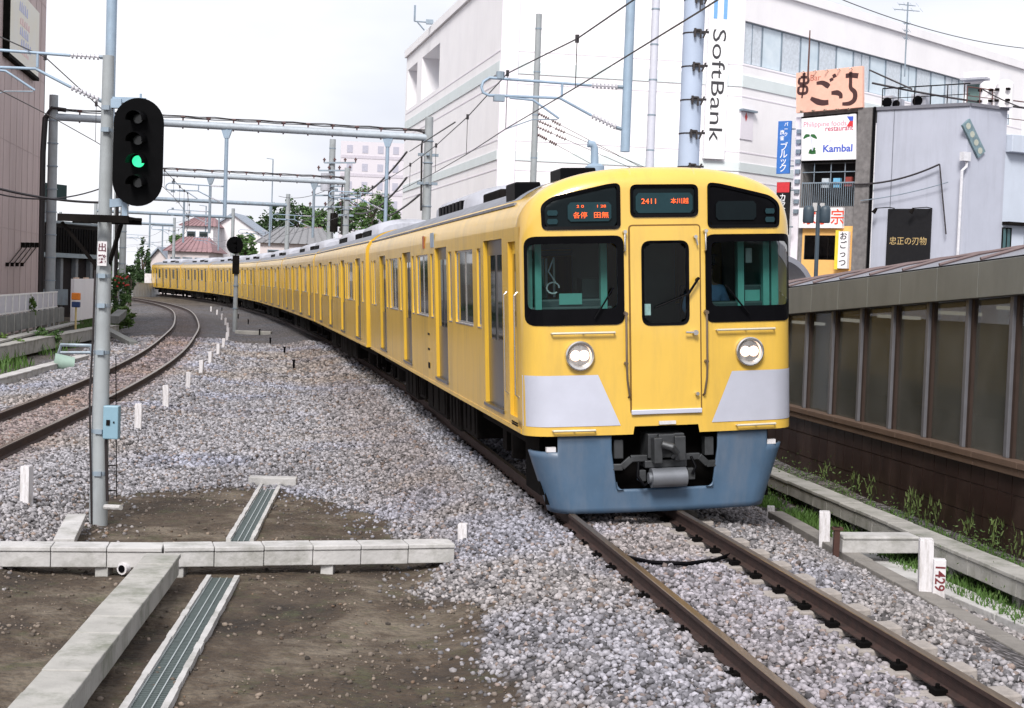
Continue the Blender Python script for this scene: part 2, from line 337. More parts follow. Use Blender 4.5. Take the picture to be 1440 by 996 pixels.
# ------------------------------------------------------------------ loose ballast stones
def rocks():
    out = []
    for k in range(10):
        bm = bmesh.new(); bmesh.ops.create_icosphere(bm, subdivisions=1, radius=1)
        rr = random.Random(k)
        v = np.array([(q.co*(rr.uniform(.68, 1.22)))[:] for q in bm.verts]); f = np.array([[x.index for x in q.verts] for q in bm.faces]); bm.free()
        out.append((v, f))
    return out
RK = rocks()
def scatter(name, pts, size, cols, label, cat, nz=None):
    n_ = len(pts); K = RS.randint(0, 10, n_); A = RS.normal(size=(n_, 4)); A /= np.linalg.norm(A, axis=1)[:, None]
    a, b_, c, d = A.T
    Rm = np.stack([1-2*(c*c+d*d), 2*(b_*c-a*d), 2*(b_*d+a*c), 2*(b_*c+a*d), 1-2*(b_*b_+d*d), 2*(c*d-a*b_), 2*(b_*d-a*c), 2*(c*d+a*b_), 1-2*(b_*b_+c*c)], -1).reshape(-1, 3, 3)
    S = size[:, None]*RS.uniform(.65, 1.25, (n_, 3))
    V = np.empty((n_, 12, 3), np.float32); F = np.empty((n_, 20, 3), np.int32)
    for k in range(10):
        m_ = K == k; v, f = RK[k]
        V[m_] = np.einsum('nij,nvj->nvi', Rm[m_], v[None]*S[m_][:, None, :])*np.array([1, 1, .85])
        F[m_] = f[None]
    V += pts[:, None, :]; F += (np.arange(n_)*12)[:, None, None].astype(np.int32)
    me = bpy.data.meshes.new(name); me.vertices.add(n_*12); me.vertices.foreach_set('co', V.ravel())
    me.loops.add(n_*60); me.loops.foreach_set('vertex_index', F.ravel()); me.polygons.add(n_*20); me.polygons.foreach_set('loop_start', (np.arange(n_*20)*3).astype(np.int32))
    me.update(calc_edges=True)
    ca = me.attributes.new('stone', 'FLOAT_COLOR', 'POINT'); C4 = np.ones((n_, 12, 4), np.float32); C4[:, :, :3] = cols[:, None, :]; ca.data.foreach_set('color', C4.ravel())
    o = bpy.data.objects.new(name, me); COL.objects.link(o); me.materials.append(stone_mat()); return tag(o, label, cat, kind='stuff')
def stone_mat():
    if 'stone' in MT: return MT['stone']
    m = bpy.data.materials.new('ballast stone'); m.use_nodes = True; n = m.node_tree; b = n.nodes['Principled BSDF']; b.inputs['Roughness'].default_value = .9
    a = n.nodes.new('ShaderNodeAttribute'); a.attribute_name = 'stone'; t = n.nodes.new('ShaderNodeTexCoord'); z = n.nodes.new('ShaderNodeTexNoise'); z.inputs['Scale'].default_value = 40; z.inputs['Detail'].default_value = 3
    n.links.new(t.outputs['Object'], z.inputs['Vector']); r = n.nodes.new('ShaderNodeMapRange'); r.inputs[1].default_value = .3; r.inputs[2].default_value = .7; r.inputs[3].default_value = .72; r.inputs[4].default_value = 1.18
    n.links.new(z.outputs[0], r.inputs[0]); mm = n.nodes.new('ShaderNodeMixRGB'); mm.blend_type = 'MULTIPLY'; mm.inputs[0].default_value = 1
    n.links.new(a.outputs['Color'], mm.inputs[1]); n.links.new(r.outputs[0], mm.inputs[2]); n.links.new(mm.outputs[0], b.inputs['Base Color']); MT['stone'] = m; return m
def stone_cols(X, Y, lo=.28):
    n_ = len(X); v = RS.uniform(0, 1, n_)**.8*(1-lo)+lo; v *= 1.22
    p1 = fbm(X, Y, 3.2, 31); p2 = fbm(X, Y, 2.2, 77)
    base = np.array([.345, .335, .36])[None]*v[:, None]
    warm = smooth(.50, .72, p1)[:, None]; base = base*(1-warm)+base*np.array([.97, .90, .80])*warm
    cool = smooth(.50, .72, p2)[:, None]*.9; base = base*(1-cool*.8)+base*np.array([.98, 1.05, 1.22])*cool*.8
    k = RS.uniform(0, 1, n_); base[k < .08] *= np.array([.75, .62, .52]); base[k > .80] *= .42; base[(k > .86) & (k < .89)] *= 1.35
    # brake dust browns the stones nearest each running line
    dT = np.abs(PT.dist(X, Y)); dL = np.abs(PL.dist(X, Y))
    r = smooth(1.3, .4, dL)[:, None]; base = base*(1-r)+base*np.array([.82, .68, .62])*r
    s_ = (smooth(1.15, 1.35, dT)*smooth(3.2, 1.6, dT)*smooth(14, 20, Y))[:, None]*.55; base = base*(1-s_)+base*np.array([.62, .52, .45])*s_  # shade alongside the train, painted into the stone colours
    r = smooth(1.1, .3, dT)[:, None]*.6; base = base*(1-r)+base*np.array([1.0, .93, .90])*r
    nr = smooth(19, 12, Y)[:, None]; base = base*(1-nr)+base*np.array([.97, .925, .86])*nr
    return np.clip(base, .015, .8)
def cand(x0, x1, y0, y1, dens):
    n_ = int((x1-x0)*(y1-y0)*dens); return RS.uniform(x0, x1, n_), RS.uniform(y0, y1, n_)
def onrail(X, Y):
    a = np.abs(np.abs(PT.dist(X, Y))-.585) < .085; c = np.abs(np.abs(PL.dist(X, Y))-.585) < .085; return a | c
def visible(X, Y): r = X/np.maximum(Y, .1); return (r > -.40) & (r < .40)
PX, PY, PS = [], [], []
for y0, y1, dens, sz in ((8, 12, 850, .0262), (12, 16, 820, .0262), (16, 21, 680, .0285), (21, 28, 470, .0325), (28, 40, 270, .040), (40, 60, 120, .055)):
    X, Y = cand(-.42*y1, .30*y1, y0, y1, dens); d = PT.dist(X, Y); dl = PL.dist(X, Y)
    k = visible(X, Y) & ~gmask(X, Y) & ~onrail(X, Y) & (d < 2.55) & (dl > -2.9)
    tD = (np.abs(X+3.0) < 0)
    X, Y = X[k], Y[k]; PX.append(X); PY.append(Y); PS.append(np.full(len(X), sz)*RS.uniform(.5, 1.3, len(X)))
X = np.concatenate(PX); Y = np.concatenate(PY); S = np.concatenate(PS)
Z = gheight(X, Y)+S*.15+RS.uniform(-.3, .55, len(X))*S
# sleepers stay partly clear: thin out the stones lying on them
tS = np.interp(Y, PT.q[:, 1], PT.s); ph = np.abs((tS/.62) % 1-.5); dT = np.abs(PT.dist(X, Y))
k = ~((ph < .17) & (dT < 1.02) & (RS.uniform(0, 1, len(X)) < .6) & (PT.dist(X, Y) > .66))
X, Y, Z, S = X[k], Y[k], Z[k], S[k]
scatter('ballast', np.stack([X, Y, Z], -1), S, stone_cols(X, Y), 'grey crushed stone ballast heaped around both railway tracks', 'ballast')
X, Y = cand(-6, 2, 8, 20.5, 620); k = gmask(X, Y) & visible(X, Y); X, Y = X[k], Y[k]; near = np.zeros(len(X))
for rad in (.15, .35, .7):
    for a_ in np.arange(0, 6.28, .785): near += ~gmask(X+rad*np.cos(a_), Y+rad*np.sin(a_))
k = RS.uniform(0, 1, len(X)) < (near/24)**1.3*.9; X, Y = X[k], Y[k]; S = RS.uniform(.010, .030, len(X))
scatter('loose_gravel', np.stack([X, Y, gheight(X, Y)+S*.2], -1), S, stone_cols(X, Y)*.85, 'loose gravel spilled from the ballast over the rim of the brown earth', 'gravel')
X, Y = cand(-6, 2, 8, 20.5, 170); k = gmask(X, Y) & visible(X, Y); X, Y = X[k], Y[k]
k = fbm(X, Y, .8, 55)+RS.uniform(-.16, .16, len(X)) > .50; X, Y = X[k], Y[k]; S = .005+.022*RS.uniform(0, 1, len(X))**4
c = stone_cols(X, Y, .2)*np.array([.60, .52, .42])
scatter('rubble', np.stack([X, Y, gheight(X, Y)+S*.3], -1), S, c, 'small stones and clods strewn over the bare brown earth', 'rubble')

# ------------------------------------------------------------------ railway tracks
def gz(x, y): return float(gheight(np.array([x]), np.array([y]))[0])
def track(path, name, label, s0, s1, cant, sleepers, prof_detail=True):
    c0 = path.p(s0); t = thing(name, label, 'railway track', (c0.x, c0.y, -.2))
    prof = [(-.064, -.153), (.064, -.153), (.064, -.142), (.012, -.128), (.012, -.045), (.034, -.034), (.034, -.004), (.028, 0), (-.028, 0), (-.034, -.004), (-.034, -.034), (-.012, -.045), (-.012, -.128), (-.064, -.142)]
    for sg in (-1, 1):
        mb = MB(); n_ = len(prof); ss = []; s = s0
        while s < s1: ss.append(s); s += 1.0 if s < 60 else 2.5
        vs = []; fs = []; ms = []
        for s in ss:
            for a, z in prof:
                q = path.side(s, sg*.585+a); vs.append((q.x, q.y, z+(cant*(.5+.5*sg))))
        for i in range(len(ss)-1):
            for j in range(n_):
                k = (j+1) % n_; fs.append((i*n_+j, i*n_+k, (i+1)*n_+k, (i+1)*n_+j)); ms.append(1 if 5 <= j <= 8 and j != 5 and j != 9 else 0)
        for f_, m_ in zip(fs, ms): mb.f.append(f_); mb.m.append(m_)
        mb.v = vs; mb.build('rail', [RAILS, RAILH], t)
    proto = None
    for i in range(sleepers):
        s = s0+2.2+i*.62; p = path.p(s); h = path.h(s)
        if p.y < 7.6: continue
        if proto is None:
            mb = MB(); mb.box(-1.0, 1.0, -.115, .115, -.33, -.155)
            proto = mb.build('sleeper', SLP, t, bevel=.012, local=True); o = proto
            for sg in (-1, 1):
                for q in (-1, 1):
                    if not cant: continue
                    cb = MB()
                    cb.box(sg*.585+q*.10-.045, sg*.585+q*.10+.045, -.05, .05, -.158, -.115); cb.tube([(sg*.585+q*.105, 0, -.12), (sg*.585+q*.105, 0, -.085)], .016, 6)
                    cb.build('rail_clip', DARK, o, local=True, bevel=.006)
        else: o = tree_copy(proto, t)
        L0 = WLOC[t.name]; o.location = (p.x-L0.x, p.y-L0.y, cant*.5-L0.z); o.rotation_euler = (0, -math.atan2(cant, 1.17), math.atan2(-h.x, h.y))
    return t
track(PT, 'railway_track', 'rusty rails the yellow train runs on, set in pale grey ballast', 4.0, 190, .055, 26)
track(PL, 'railway_track', 'empty brown curving track beside the concrete signal mast', 8.0, 205, 0.0, 70)

# ------------------------------------------------------------------ concrete troughs, drains, stakes
def strip_piece(p0, p1, wd, z0, z1, mb, gap=.006, lid=None):
    # sections of a concrete trough laid end to end, each with a slight misalignment
    p0 = Vector(p0); p1 = Vector(p1); L = (p1-p0).length; n_ = max(1, round(L/.5)); d = (p1-p0)/n_
    for i in range(n_):
        a = p0+d*i; b_ = p0+d*(i+1)-d.normalized()*gap; j = random.uniform(-.004, .004)
        mb.bar((a.x, a.y, (z0+z1-.045)/2+j), (b_.x, b_.y, (z0+z1-.045)/2+j), wd-.03, z1-z0-.045)
        if lid is not None: lid.bar((a.x, a.y, z1-.022+j), (b_.x, b_.y, z1-.022+j), wd, .042)
def trough(name, label, pts, wd, h, top, m, feet=True):
    t = thing(name, label, 'cable trough', (pts[0][0], pts[0][1], top-h))
    a, l = MB(), MB()
    for i in range(len(pts)-1):
        p0 = Vector(pts[i]); p1 = Vector(pts[i+1]); strip_piece(p0, p1, wd, top[0]-h if isinstance(top, tuple) else top-h, top, a, lid=l)
        if feet:
            L = (p1-p0).length
            for k in range(int(L/1.4)+1):
                q = p0+(p1-p0)*min(.97, (k*1.4+.15)/L); a.bar((q.x, q.y, top-h-.16), (q.x, q.y, top-h+.01), .12, .2)
    a.build('channel', m, t, bevel=.008); l.build('lid', m, t, bevel=.008); return t
P = lambda x, y, z: tuple(gp(x, y, z))[:2]
a = P(-330, 763, -.13); b_ = P(575, 765, -.13)
t = trough('cable_trough', 'raised pale concrete cable trough crossing the brown earth to the small white stake', [a, P(230, 766, -.13), P(636, 761, -.13)], .30, .19, -.13, CONCW)
a = P(230, 779, -.13); b_ = P(38, 1010, -.13); d = (Vector(b_)-Vector(a))
e2 = Vector(a)+d*2.0
trough('cable_trough', 'grey concrete cable trough with mossy side running alongside the grated drain', [a, tuple(e2)], .31, .2, -.125, CONC)
trough('cable_trough', 'short concrete trough stub at the foot of the signal mast', [P(90, 757, -.2), P(108, 722, -.2)], .2, .12, -.2, CONCW, feet=False)
# pipe elbow beside the trough
mb = MB(); q = gp(172, 800, -.33); mb.tube([q, q+Vector((.10, .22, .02)), q+Vector((.16, .38, .05))], .045, 12); mb.tube([q+Vector((-.004, -.008, 0)), q+Vector((.02, .05, .0))], .056, 12)
hole = MB(); hole.tube([q+Vector((-.006, -.013, 0)), q+Vector((.0, .001, 0))], .036, 12)
t = thing('drain_pipe', 'stubby white plastic pipe end lying against the mossy trough', 'pipe', q); mb.build('pipe', WHT, t, smooth=40); hole.build('opening', BLK, t)
GRN = mat('drain grating', (.105, .13, .13), .45, .35, var=.15, scale=20)
def drain(label, pa, pb, wd, nseg):
    A, B = Vector(pa).to_3d(), Vector(pb).to_3d(); zz = -.395; A.z = B.z = zz
    t = thing('drain_channel', label, 'drain', A); d = (B-A).normalized(); s = Vector((d.y, -d.x, 0))
    for sg in (-1, 1):
        k = MB(); L = (B-A).length; n_ = int(L/.18)
        for i in range(n_):
            o = s*(sg*(wd/2-.022)); w2 = .044+random.uniform(-.008, .010)
            k.bar(A+d*(L*i/n_)+o, A+d*(L*(i+1)/n_)+o, w2, .06)
        k.build('concrete_edge', CONCW, t)
    L = (B-A).length; n_ = nseg; g_ = MB(); bars = MB()
    gw = wd-.09
    g_.bar(A-Vector((0, 0, .02)), B-Vector((0, 0, .02)), gw, .02)
    g_.build('grating', GRN, t)
    bars_ = MB()
    for off in (-.5, -.19, .12, .5): bars_.bar(A+s*off*gw*.96+Vector((0, 0, .0)), B+s*off*gw*.96+Vector((0, 0, .0)), .008, .016)
    bars_.build('bearer', mat('grating bearer', (.42, .46, .46), .4, .4), t)
    for i in range(int(L/.045)):
        p = A+d*(.045*i); bars.bar(p-s*gw*.49+Vector((0, 0, -.003)), p+s*gw*.49+Vector((0, 0, -.003)), .010, .010)
    bars.build('cross_bars', GRN, t)
    return t
c = lambda x, y: gp(x, y, -.40)
A = (c(292, 814)+c(335, 814))/2; B = (c(172, 996)+c(240, 996))/2; B = A+(B-A)*1.7
drain('long grated drain channel between the mossy trough and the bare earth', A.xy, B.xy, .30, 9)
A = (c(364, 683)+c(398, 683))/2; B = (c(320, 762)+c(355, 762))/2
drain('short grated drain channel behind the raised trough, ending at a concrete block', A.xy, B.xy, .29, 5)
q = c(382, 684); mb = MB(Matrix.Translation((q.x, q.y+.10, 0)) @ Matrix.Rotation(R(3), 4, 'Z')); mb.box(-.32, .32, -.09, .11, -.5, -.285)
tag(mb.build('kerb_block', CONCW, bevel=.015), 'pale concrete block lying across the far end of the short drain', 'concrete block')
STK = [(37, 708, .36, .105), (194, 604, .37, .11), (233, 573, .37, .11), (264, 546, .30, .10), (283, 526, .30, .10), (296, 512, .30, .10), (307, 500, .32, .10), (314, 490, .30, .10), (318.5, 481, .32, .10), (321, 473, .32, .10), (320, 465, .32, .10), (317, 457, .32, .1), (312, 450, .32, .1), (305, 443, .3, .1), (297, 438, .3, .1)]
pr_ = None
lab = ['thick white stake in the ballast nearest the signal mast, standing alone on its near side', 'white stake just beyond the blue box of the signal mast', 'white stake third in the row curving away along the empty track', 'white stake fourth in the row curving away along the empty track', 'white stake fifth in the row curving away along the empty track', 'white stake sixth in the row curving away along the empty track']
for i, (x, y, h, wd) in enumerate(STK):
    q = gp(x, y, -.36)
    for _ in range(6): q = gp(x, y, gz(q.x, q.y)+.01)
    if pr_ is None:
        mb = MB(); mb.prism([(-.5, -.5, -.25), (.5, -.5, -.25), (.5, .5, -.25), (-.5, .5, -.25)], (0, 0, 1.22)); mb.prism([(-.46, -.46, .97), (.46, -.46, .97), (.46, .46, .97), (-.46, .46, .97)], (0, 0, .03))
        o = mb.build('boundary_stake', WHT); pr_ = o
    else: o = pr_.copy(); COL.objects.link(o)
    o.location = q; o.scale = (wd, wd, h+.06); o.rotation_euler = (R(random.uniform(-2, 2)), R(random.uniform(-2.5, 2.5)), R(random.uniform(-15, 15)))
    tag(o, lab[i] if i < len(lab) else 'far white stake in the close-set row beside the empty curving track', 'stake', 'white stakes along the inside of the curve')
def stake(x, y, z, h, wd, label):
    o = pr_.copy(); COL.objects.link(o); o.location = gp(x, y, z); o.scale = (wd, wd, h); o.rotation_euler = (0, R(-1.5), R(-9)); tag(o, label, 'stake', 'white stakes beside the train'); return o
stake(651, 770, -.33, .25, .095, 'short white stake at the tapered end of the raised cable trough')
stake(1159, 762, -.30, .34, .115, 'white stake in the ballast beside the short concrete trough bridge')
s3 = stake(1301, 833, -.30, .50, .125, 'tallest white stake standing in front of the numbered marker post')
stake(1084, 723, -.33, .10, .09, 'stub of a white stake poking out under the train skirt')
# numbered marker
q = gp(1319, 836, -.30); t = thing('marker_post', 'small white marker post with dark red number 1429 painted down its side', 'marker post', q)
mb = MB(Matrix.Translation(q) @ Matrix.Rotation(R(-9), 4, 'Z')); mb.box(-.055, .055, -.055, .055, -.2, .33); mb.build('post', WHT, t, bevel=.006)
RED = mat('painted dark red', (.16, .02, .025), .7)
M = Matrix.Translation(q) @ Matrix.Rotation(R(-9), 4, 'Z') @ Matrix(((0, 1, 0, 0.0), (0, 0, -1, -.0575), (-1, 0, 0, .165), (0, 0, 0, 1)))
text('1429', .125, M, RED, t, 'number', .001, sx=1.0, bold=.002)

# ------------------------------------------------------------------ the train
W_ = 1.49; ZB = .865; LCAR = 19.55
def ztop(X): return 3.08+.61*(1-min(1, abs(X)/W_)**2.6)**(1/2.2)
def dfront(X, Z=2.0):
    X = abs(X); d = .11*(X/W_)**2; r = .27
    if X > W_-r: d += r-math.sqrt(max(0, r*r-(X-(W_-r))**2))
    t = ztop(X)-Z; r2 = .24
    if t < r2: t = max(t, 0); d += (r2-math.sqrt(max(0, r2*r2-(r2-t)**2)))*.9
    return d
def rpoly(pts, r, seg=5):
    out = []; n_ = len(pts)
    for i in range(n_):
        p = Vector(pts[i]); a = (Vector(pts[i-1])-p); c = (Vector(pts[(i+1) % n_])-p); rr = min(r, a.length*.48, c.length*.48)
        a = p+a.normalized()*rr; c = p+c.normalized()*rr
        for k in range(seg+1):
            t = k/seg; out.append((a*(1-t)**2+p*2*t*(1-t)+c*t*t))
    return out
def densify(P, st=.06):
    out = []
    for i in range(len(P)):
        a, b_ = P[i], P[(i+1) % len(P)]; k = max(1, int((b_-a).length/st))
        for j in range(k): out.append(a+(b_-a)*(j/k))
    return out
def inset(P, w):
    n_ = len(P); out = []; A = sum(P[i].x*P[(i+1) % n_].y-P[(i+1) % n_].x*P[i].y for i in range(n_)); sg = 1 if A > 0 else -1
    for i in range(n_):
        t = (P[(i+1) % n_]-P[i-1]).normalized(); out.append(P[i]+Vector((-t.y, t.x))*w*sg)
    return out
def onf(p, off): return (p.x, dfront(p.x, p.y)-off, p.y)       # a point on the front mask, proud by off
def match(P, Q):    # for every point of outline P the point of outline Q nearest to it
    out = []
    for p in P:
        bp, bd = None, 1e9
        for i in range(len(Q)):
            a, b_ = Q[i], Q[(i+1) % len(Q)]; ab = b_-a; t = max(0, min(1, (p-a).dot(ab)/max(ab.length_squared, 1e-12))); q = a+ab*t
            if (p-q).length < bd: bd = (p-q).length; bp = q
        out.append(bp)
    return out
def ring(mb, P, Q, o1, o2, depth=.05):
    if len(P) != len(Q): Q = match(P, Q)
    n_ = len(P); vs = [onf(p, o1) for p in P]+[onf(q, o2) for q in Q]+[(x, y+depth, z) for x, y, z in [onf(p, o1) for p in P]]+[(x, y+depth, z) for x, y, z in [onf(q, o2) for q in Q]]
    fs = []
    for i in range(n_):
        k = (i+1) % n_; fs += [(i, k, n_+k, n_+i), (i, 2*n_+i, 2*n_+k, k), (n_+i, n_+k, 3*n_+k, 3*n_+i)]
    mb.add(vs, fs)
def sheet(mb, P, off, nz=14):    # a conforming sheet filling a convex-ish outline: horizontal scan strips
    ys = [p.y for p in P]; y0, y1 = min(ys), max(ys); rows = []
    for i in range(nz+1):
        y = y0+(y1-y0)*(i/nz)*.9998+.0001*(y1-y0); xs = []
        for k in range(len(P)):
            a, b_ = P[k], P[(k+1) % len(P)]
            if (a.y > y) != (b_.y > y): xs.append(a.x+(b_.x-a.x)*(y-a.y)/(b_.y-a.y))
        if len(xs) < 2: continue
        xa, xb = min(xs), max(xs); rows.append([(xa+(xb-xa)*j/36, y) for j in range(37)])
    vs = []; fs = []
    for r_ in rows:
        for x, z in r_: vs.append((x, dfront(x, z)-off, z))
    for i in range(len(rows)-1):
        for j in range(36): fs.append((i*37+j, i*37+j+1, (i+1)*37+j+1, (i+1)*37+j))
    mb.add(vs, fs)
def weld(o, ang):
    bm = bmesh.new(); bm.from_mesh(o.data); bmesh.ops.remove_doubles(bm, verts=bm.verts, dist=.0005); bmesh.ops.recalc_face_normals(bm, faces=bm.faces); bm.to_mesh(o.data); bm.free()
    o.data.polygons.foreach_set('use_smooth', [True]*len(o.data.polygons)); o.data.set_sharp_from_angle(angle=R(ang))
V2 = lambda *a: [Vector(p) for p in a]
WS_L = densify(rpoly(V2((-1.465, 2.03), (-.445, 2.03), (-.445, 2.965), (-1.465, 2.965)), .10))
WS_R = [Vector((-p.x, p.y)) for p in WS_L]
GL_L = densify(rpoly(V2((-1.44, 2.20), (-.515, 2.20), (-.515, 2.885), (-1.44, 2.885)), .07))
DR_W = densify(rpoly(V2((-.26, 2.01), (.26, 2.01), (.26, 2.905), (-.26, 2.905)), .10))
DP_C = densify(rpoly(V2((-.37, 3.15), (.37, 3.15), (.37, 3.495), (-.37, 3.495)), .07))
DP_L = densify(rpoly(V2((-1.30, 3.03), (-.475, 3.03), (-.475, 3.515), (-.60, 3.505), (-1.20, 3.375), (-1.31, 3.29)), .06))
mir = lambda P: [Vector((-p.x, p.y)) for p in P]
def inside(P, x, y):
    c = False
    for i in range(len(P)):
        a, b_ = P[i], P[(i+1) % len(P)]
        if (a.y > y) != (b_.y > y) and x < (b_.x-a.x)*(y-a.y)/(b_.y-a.y)+a.x: c = not c
    return c
DOORS = [2.13, 6.83, 11.53, 16.23]; DW = .66
def side_openings(lead):
    D = [(c_-DW, c_+DW, 1.02, 2.98) for c_ in DOORS]; Wn = []
    for i in range(3):
        m_ = (DOORS[i]+DOORS[i+1])/2; Wn += [(m_-.80, m_+.80, 1.92, 2.90), (m_-1.48, m_-1.16, 1.92, 2.90), (m_+1.16, m_+1.48, 1.92, 2.90)]
    Wn.append((17.75, 18.45, 1.92, 2.90))
    Wn.append((18.7, 18.98, 1.92, 2.90))
    if not lead: Wn.append((.55, 1.0, 1.92, 2.90))
    else: D.append((.62, 1.08, 1.02, 2.93))
    return D, Wn
def side_wall(mb, sx, y0, y1, holes, zt=3.08):
    ys = sorted({y0, y1, *[h[0] for h in holes], *[h[1] for h in holes]}); zs = sorted({ZB, zt, *[h[2] for h in holes], *[h[3] for h in holes]})
    for i in range(len(ys)-1):
        for j in range(len(zs)-1):
            yc, zc = (ys[i]+ys[i+1])/2, (zs[j]+zs[j+1])/2
            if any(h[0] < yc < h[1] and h[2] < zc < h[3] for h in holes): continue
            mb.poly([(sx*W_, ys[i], zs[j]), (sx*W_, ys[i+1], zs[j]), (sx*W_, ys[i+1], zs[j+1]), (sx*W_, ys[i], zs[j+1])])
    for h in holes:
        e_ = sx*(W_-.07); a, b_, c_, d_ = h
        for q in (((a, c_), (b_, c_)), ((b_, c_), (b_, d_)), ((b_, d_), (a, d_)), ((a, d_), (a, c_))):
            mb.poly([(sx*W_, q[0][0], q[0][1]), (sx*W_, q[1][0], q[1][1]), (e_, q[1][0], q[1][1]), (e_, q[0][0], q[0][1])])
def roof_pts(n_=28): return [W_*math.sin(math.pi*(i/n_-.5)) for i in range(n_+1)]
def carriage_body(lead, par):
    mb = MB(); D, Wn = side_openings(lead); y0 = .38 if lead else .0
    side_wall(mb, -1, y0, LCAR, D+Wn); side_wall(mb, 1, y0, LCAR, [])
    # cream-yellow cantrail strip up to the gutter
    xs = roof_pts(28); low = [x for x in xs if abs(x) >= 1.30]
    yst = [y0, 1.4, LCAR] if lead else [y0, LCAR]
    for i in range(len(xs)-1):
        x0_, x1_ = xs[i], xs[i+1]
        if max(abs(x0_), abs(x1_)) > 1.36 or lead:
            ye = LCAR if max(abs(x0_), abs(x1_)) > 1.36 else 1.05
            a0 = dfront(x0_, ztop(x0_)) if lead else 0; a1 = dfront(x1_, ztop(x1_)) if lead else 0
            mb.poly([(x0_, a0, ztop(x0_)), (x1_, a1, ztop(x1_)), (x1_, ye, ztop(x1_)), (x0_, ye, ztop(x0_))], 1 if not (max(abs(x0_), abs(x1_)) > 1.36) else 0)
    # end walls
    for ye in ([LCAR] if lead else [0., LCAR]):
        mb.poly([(-W_, ye, ZB), (W_, ye, ZB)]+[(x, ye, ztop(x)) for x in reversed(xs)])
    mb.poly([(-W_, y0, ZB), (W_, y0, ZB), (W_, LCAR, ZB), (-W_, LCAR, ZB)])
    # bottom edge strip bends inward a little
    for sx in (-1, 1): mb.bar((sx*(W_+.002), y0+.02, ZB+.03), (sx*(W_+.002), LCAR, ZB+.03), .012, .05)
    b = mb.build('lead_carriage' if lead else 'carriage', [YELS, YEL], par, smooth=35, local=True); weld(b, 35)
    if lead:
        f = MB(); gx_ = sorted({*[round(W_*math.sin(math.pi/2*i/30), 4) for i in range(-30, 31)], -.35, .35, -.38, .38, *[k*.014 for k in range(-105, 106)]}); gx_ = [x for i, x in enumerate(gx_) if i == 0 or x-gx_[i-1] > .003 or abs(abs(x)-.35) < 1e-6]
        holes = [inset(H, .012) for H in (WS_L, WS_R, DR_W, DP_C, DP_L, mir(DP_L))]
        vid = {}; vs = []; fs = []
        NZ = 190
        def zz(x, j):
            z0_ = .95 if abs(x) <= .3501 else ZB
            if j == 0: return z0_
            t = j/NZ; lin = .96+(3.0-.96)*(j-1)/(140-1) if j <= 140 else 3.0+(ztop(x)-3.0)*(1-(1-(j-140)/(NZ-140))**1.5)
            return lin
        for i, x in enumerate(gx_):
            for j in range(NZ+1): vid[i, j] = len(vs); z = zz(x, j); vs.append((x, dfront(x, z), z))
        VA = np.array(vs); inn = np.zeros(len(vs), bool)
        for H in holes: inn |= inpoly(VA[:, 0], VA[:, 2], [tuple(h_) for h_ in H])
        for i in range(len(gx_)-1):
            for j in range(NZ):
                q = [vid[i, j], vid[i+1, j], vid[i+1, j+1], vid[i, j+1]]
                if all(inn[k] for k in q): continue
                fs.append(tuple(q))
        f.add(vs, fs); f.build('front_mask', YEL, b, smooth=50, local=True)
    return b, D, Wn
def add_side_parts(b, D, Wn, lead):
    for i, (a, c_, z0, z1) in enumerate(D):
        crew = lead and i == 4; x = -(W_-.05); m = MB()
        if crew:
            m.box(x-.005, x+.02, a, c_, z0, z1); o = m.build('crew_door', YELS, b, local=True)
            g = MB(); g.box(x-.012, x-.004, a+.10, c_-.10, 2.0, 2.8); g.build('crew_door_glass', DGL, b, local=True)
            for yy in (a-.09, c_+.09):
                h = MB(); h.tube([(-W_-.001, yy, 1.25), (-W_-.035, yy, 1.28), (-W_-.035, yy, 2.35), (-W_-.001, yy, 2.38)], .011, 6)
                h.build('crew_handrail', CHR, b, local=True)
            continue
        mid = (a+c_)/2
        m.box(x, x+.03, a, mid-.008, z0, z1); m.box(x, x+.03, mid+.008, c_, z0, z1)
        m.box(x-.0, x+.012, mid-.008, mid+.008, z0, z1)
        m.box(-(W_+.02), -(W_-.05), a-.02, c_+.02, z0-.035, z0)
        o = m.build('door', STEEL, b, local=True)
        g = MB()
        for q in ((a+.10, mid-.09), (mid+.09, c_-.10)): g.box(x-.006, x-.001, q[0], q[1], 1.80, 2.80)
        g.build('door_glass', DGL, b, local=True)
    for i, (a, c_, z0, z1) in enumerate(Wn):
        x = -(W_-.035); fr = MB()
        for q in ((a, a+.025, z0, z1), (c_-.025, c_, z0, z1), (a+.025, c_-.025, z0, z0+.03), (a+.025, c_-.025, z1-.025, z1)):
            fr.box(x-.012, x+.02, *q)
        if c_-a > 1: fr.box(x-.010, x+.02, (a+c_)/2-.025, (a+c_)/2+.025, z0+.03, z1-.025)
        fr.box(-(W_+.006), x-.012, a, c_, z0-.012, z0+.004)
        g = MB(); g.box(x-.001, x+.006, a+.02, c_-.02, z0+.02, z1-.02)
        g.build('window', DGL, b, local=True); fr.build('window_frame', CHR, b, local=True)
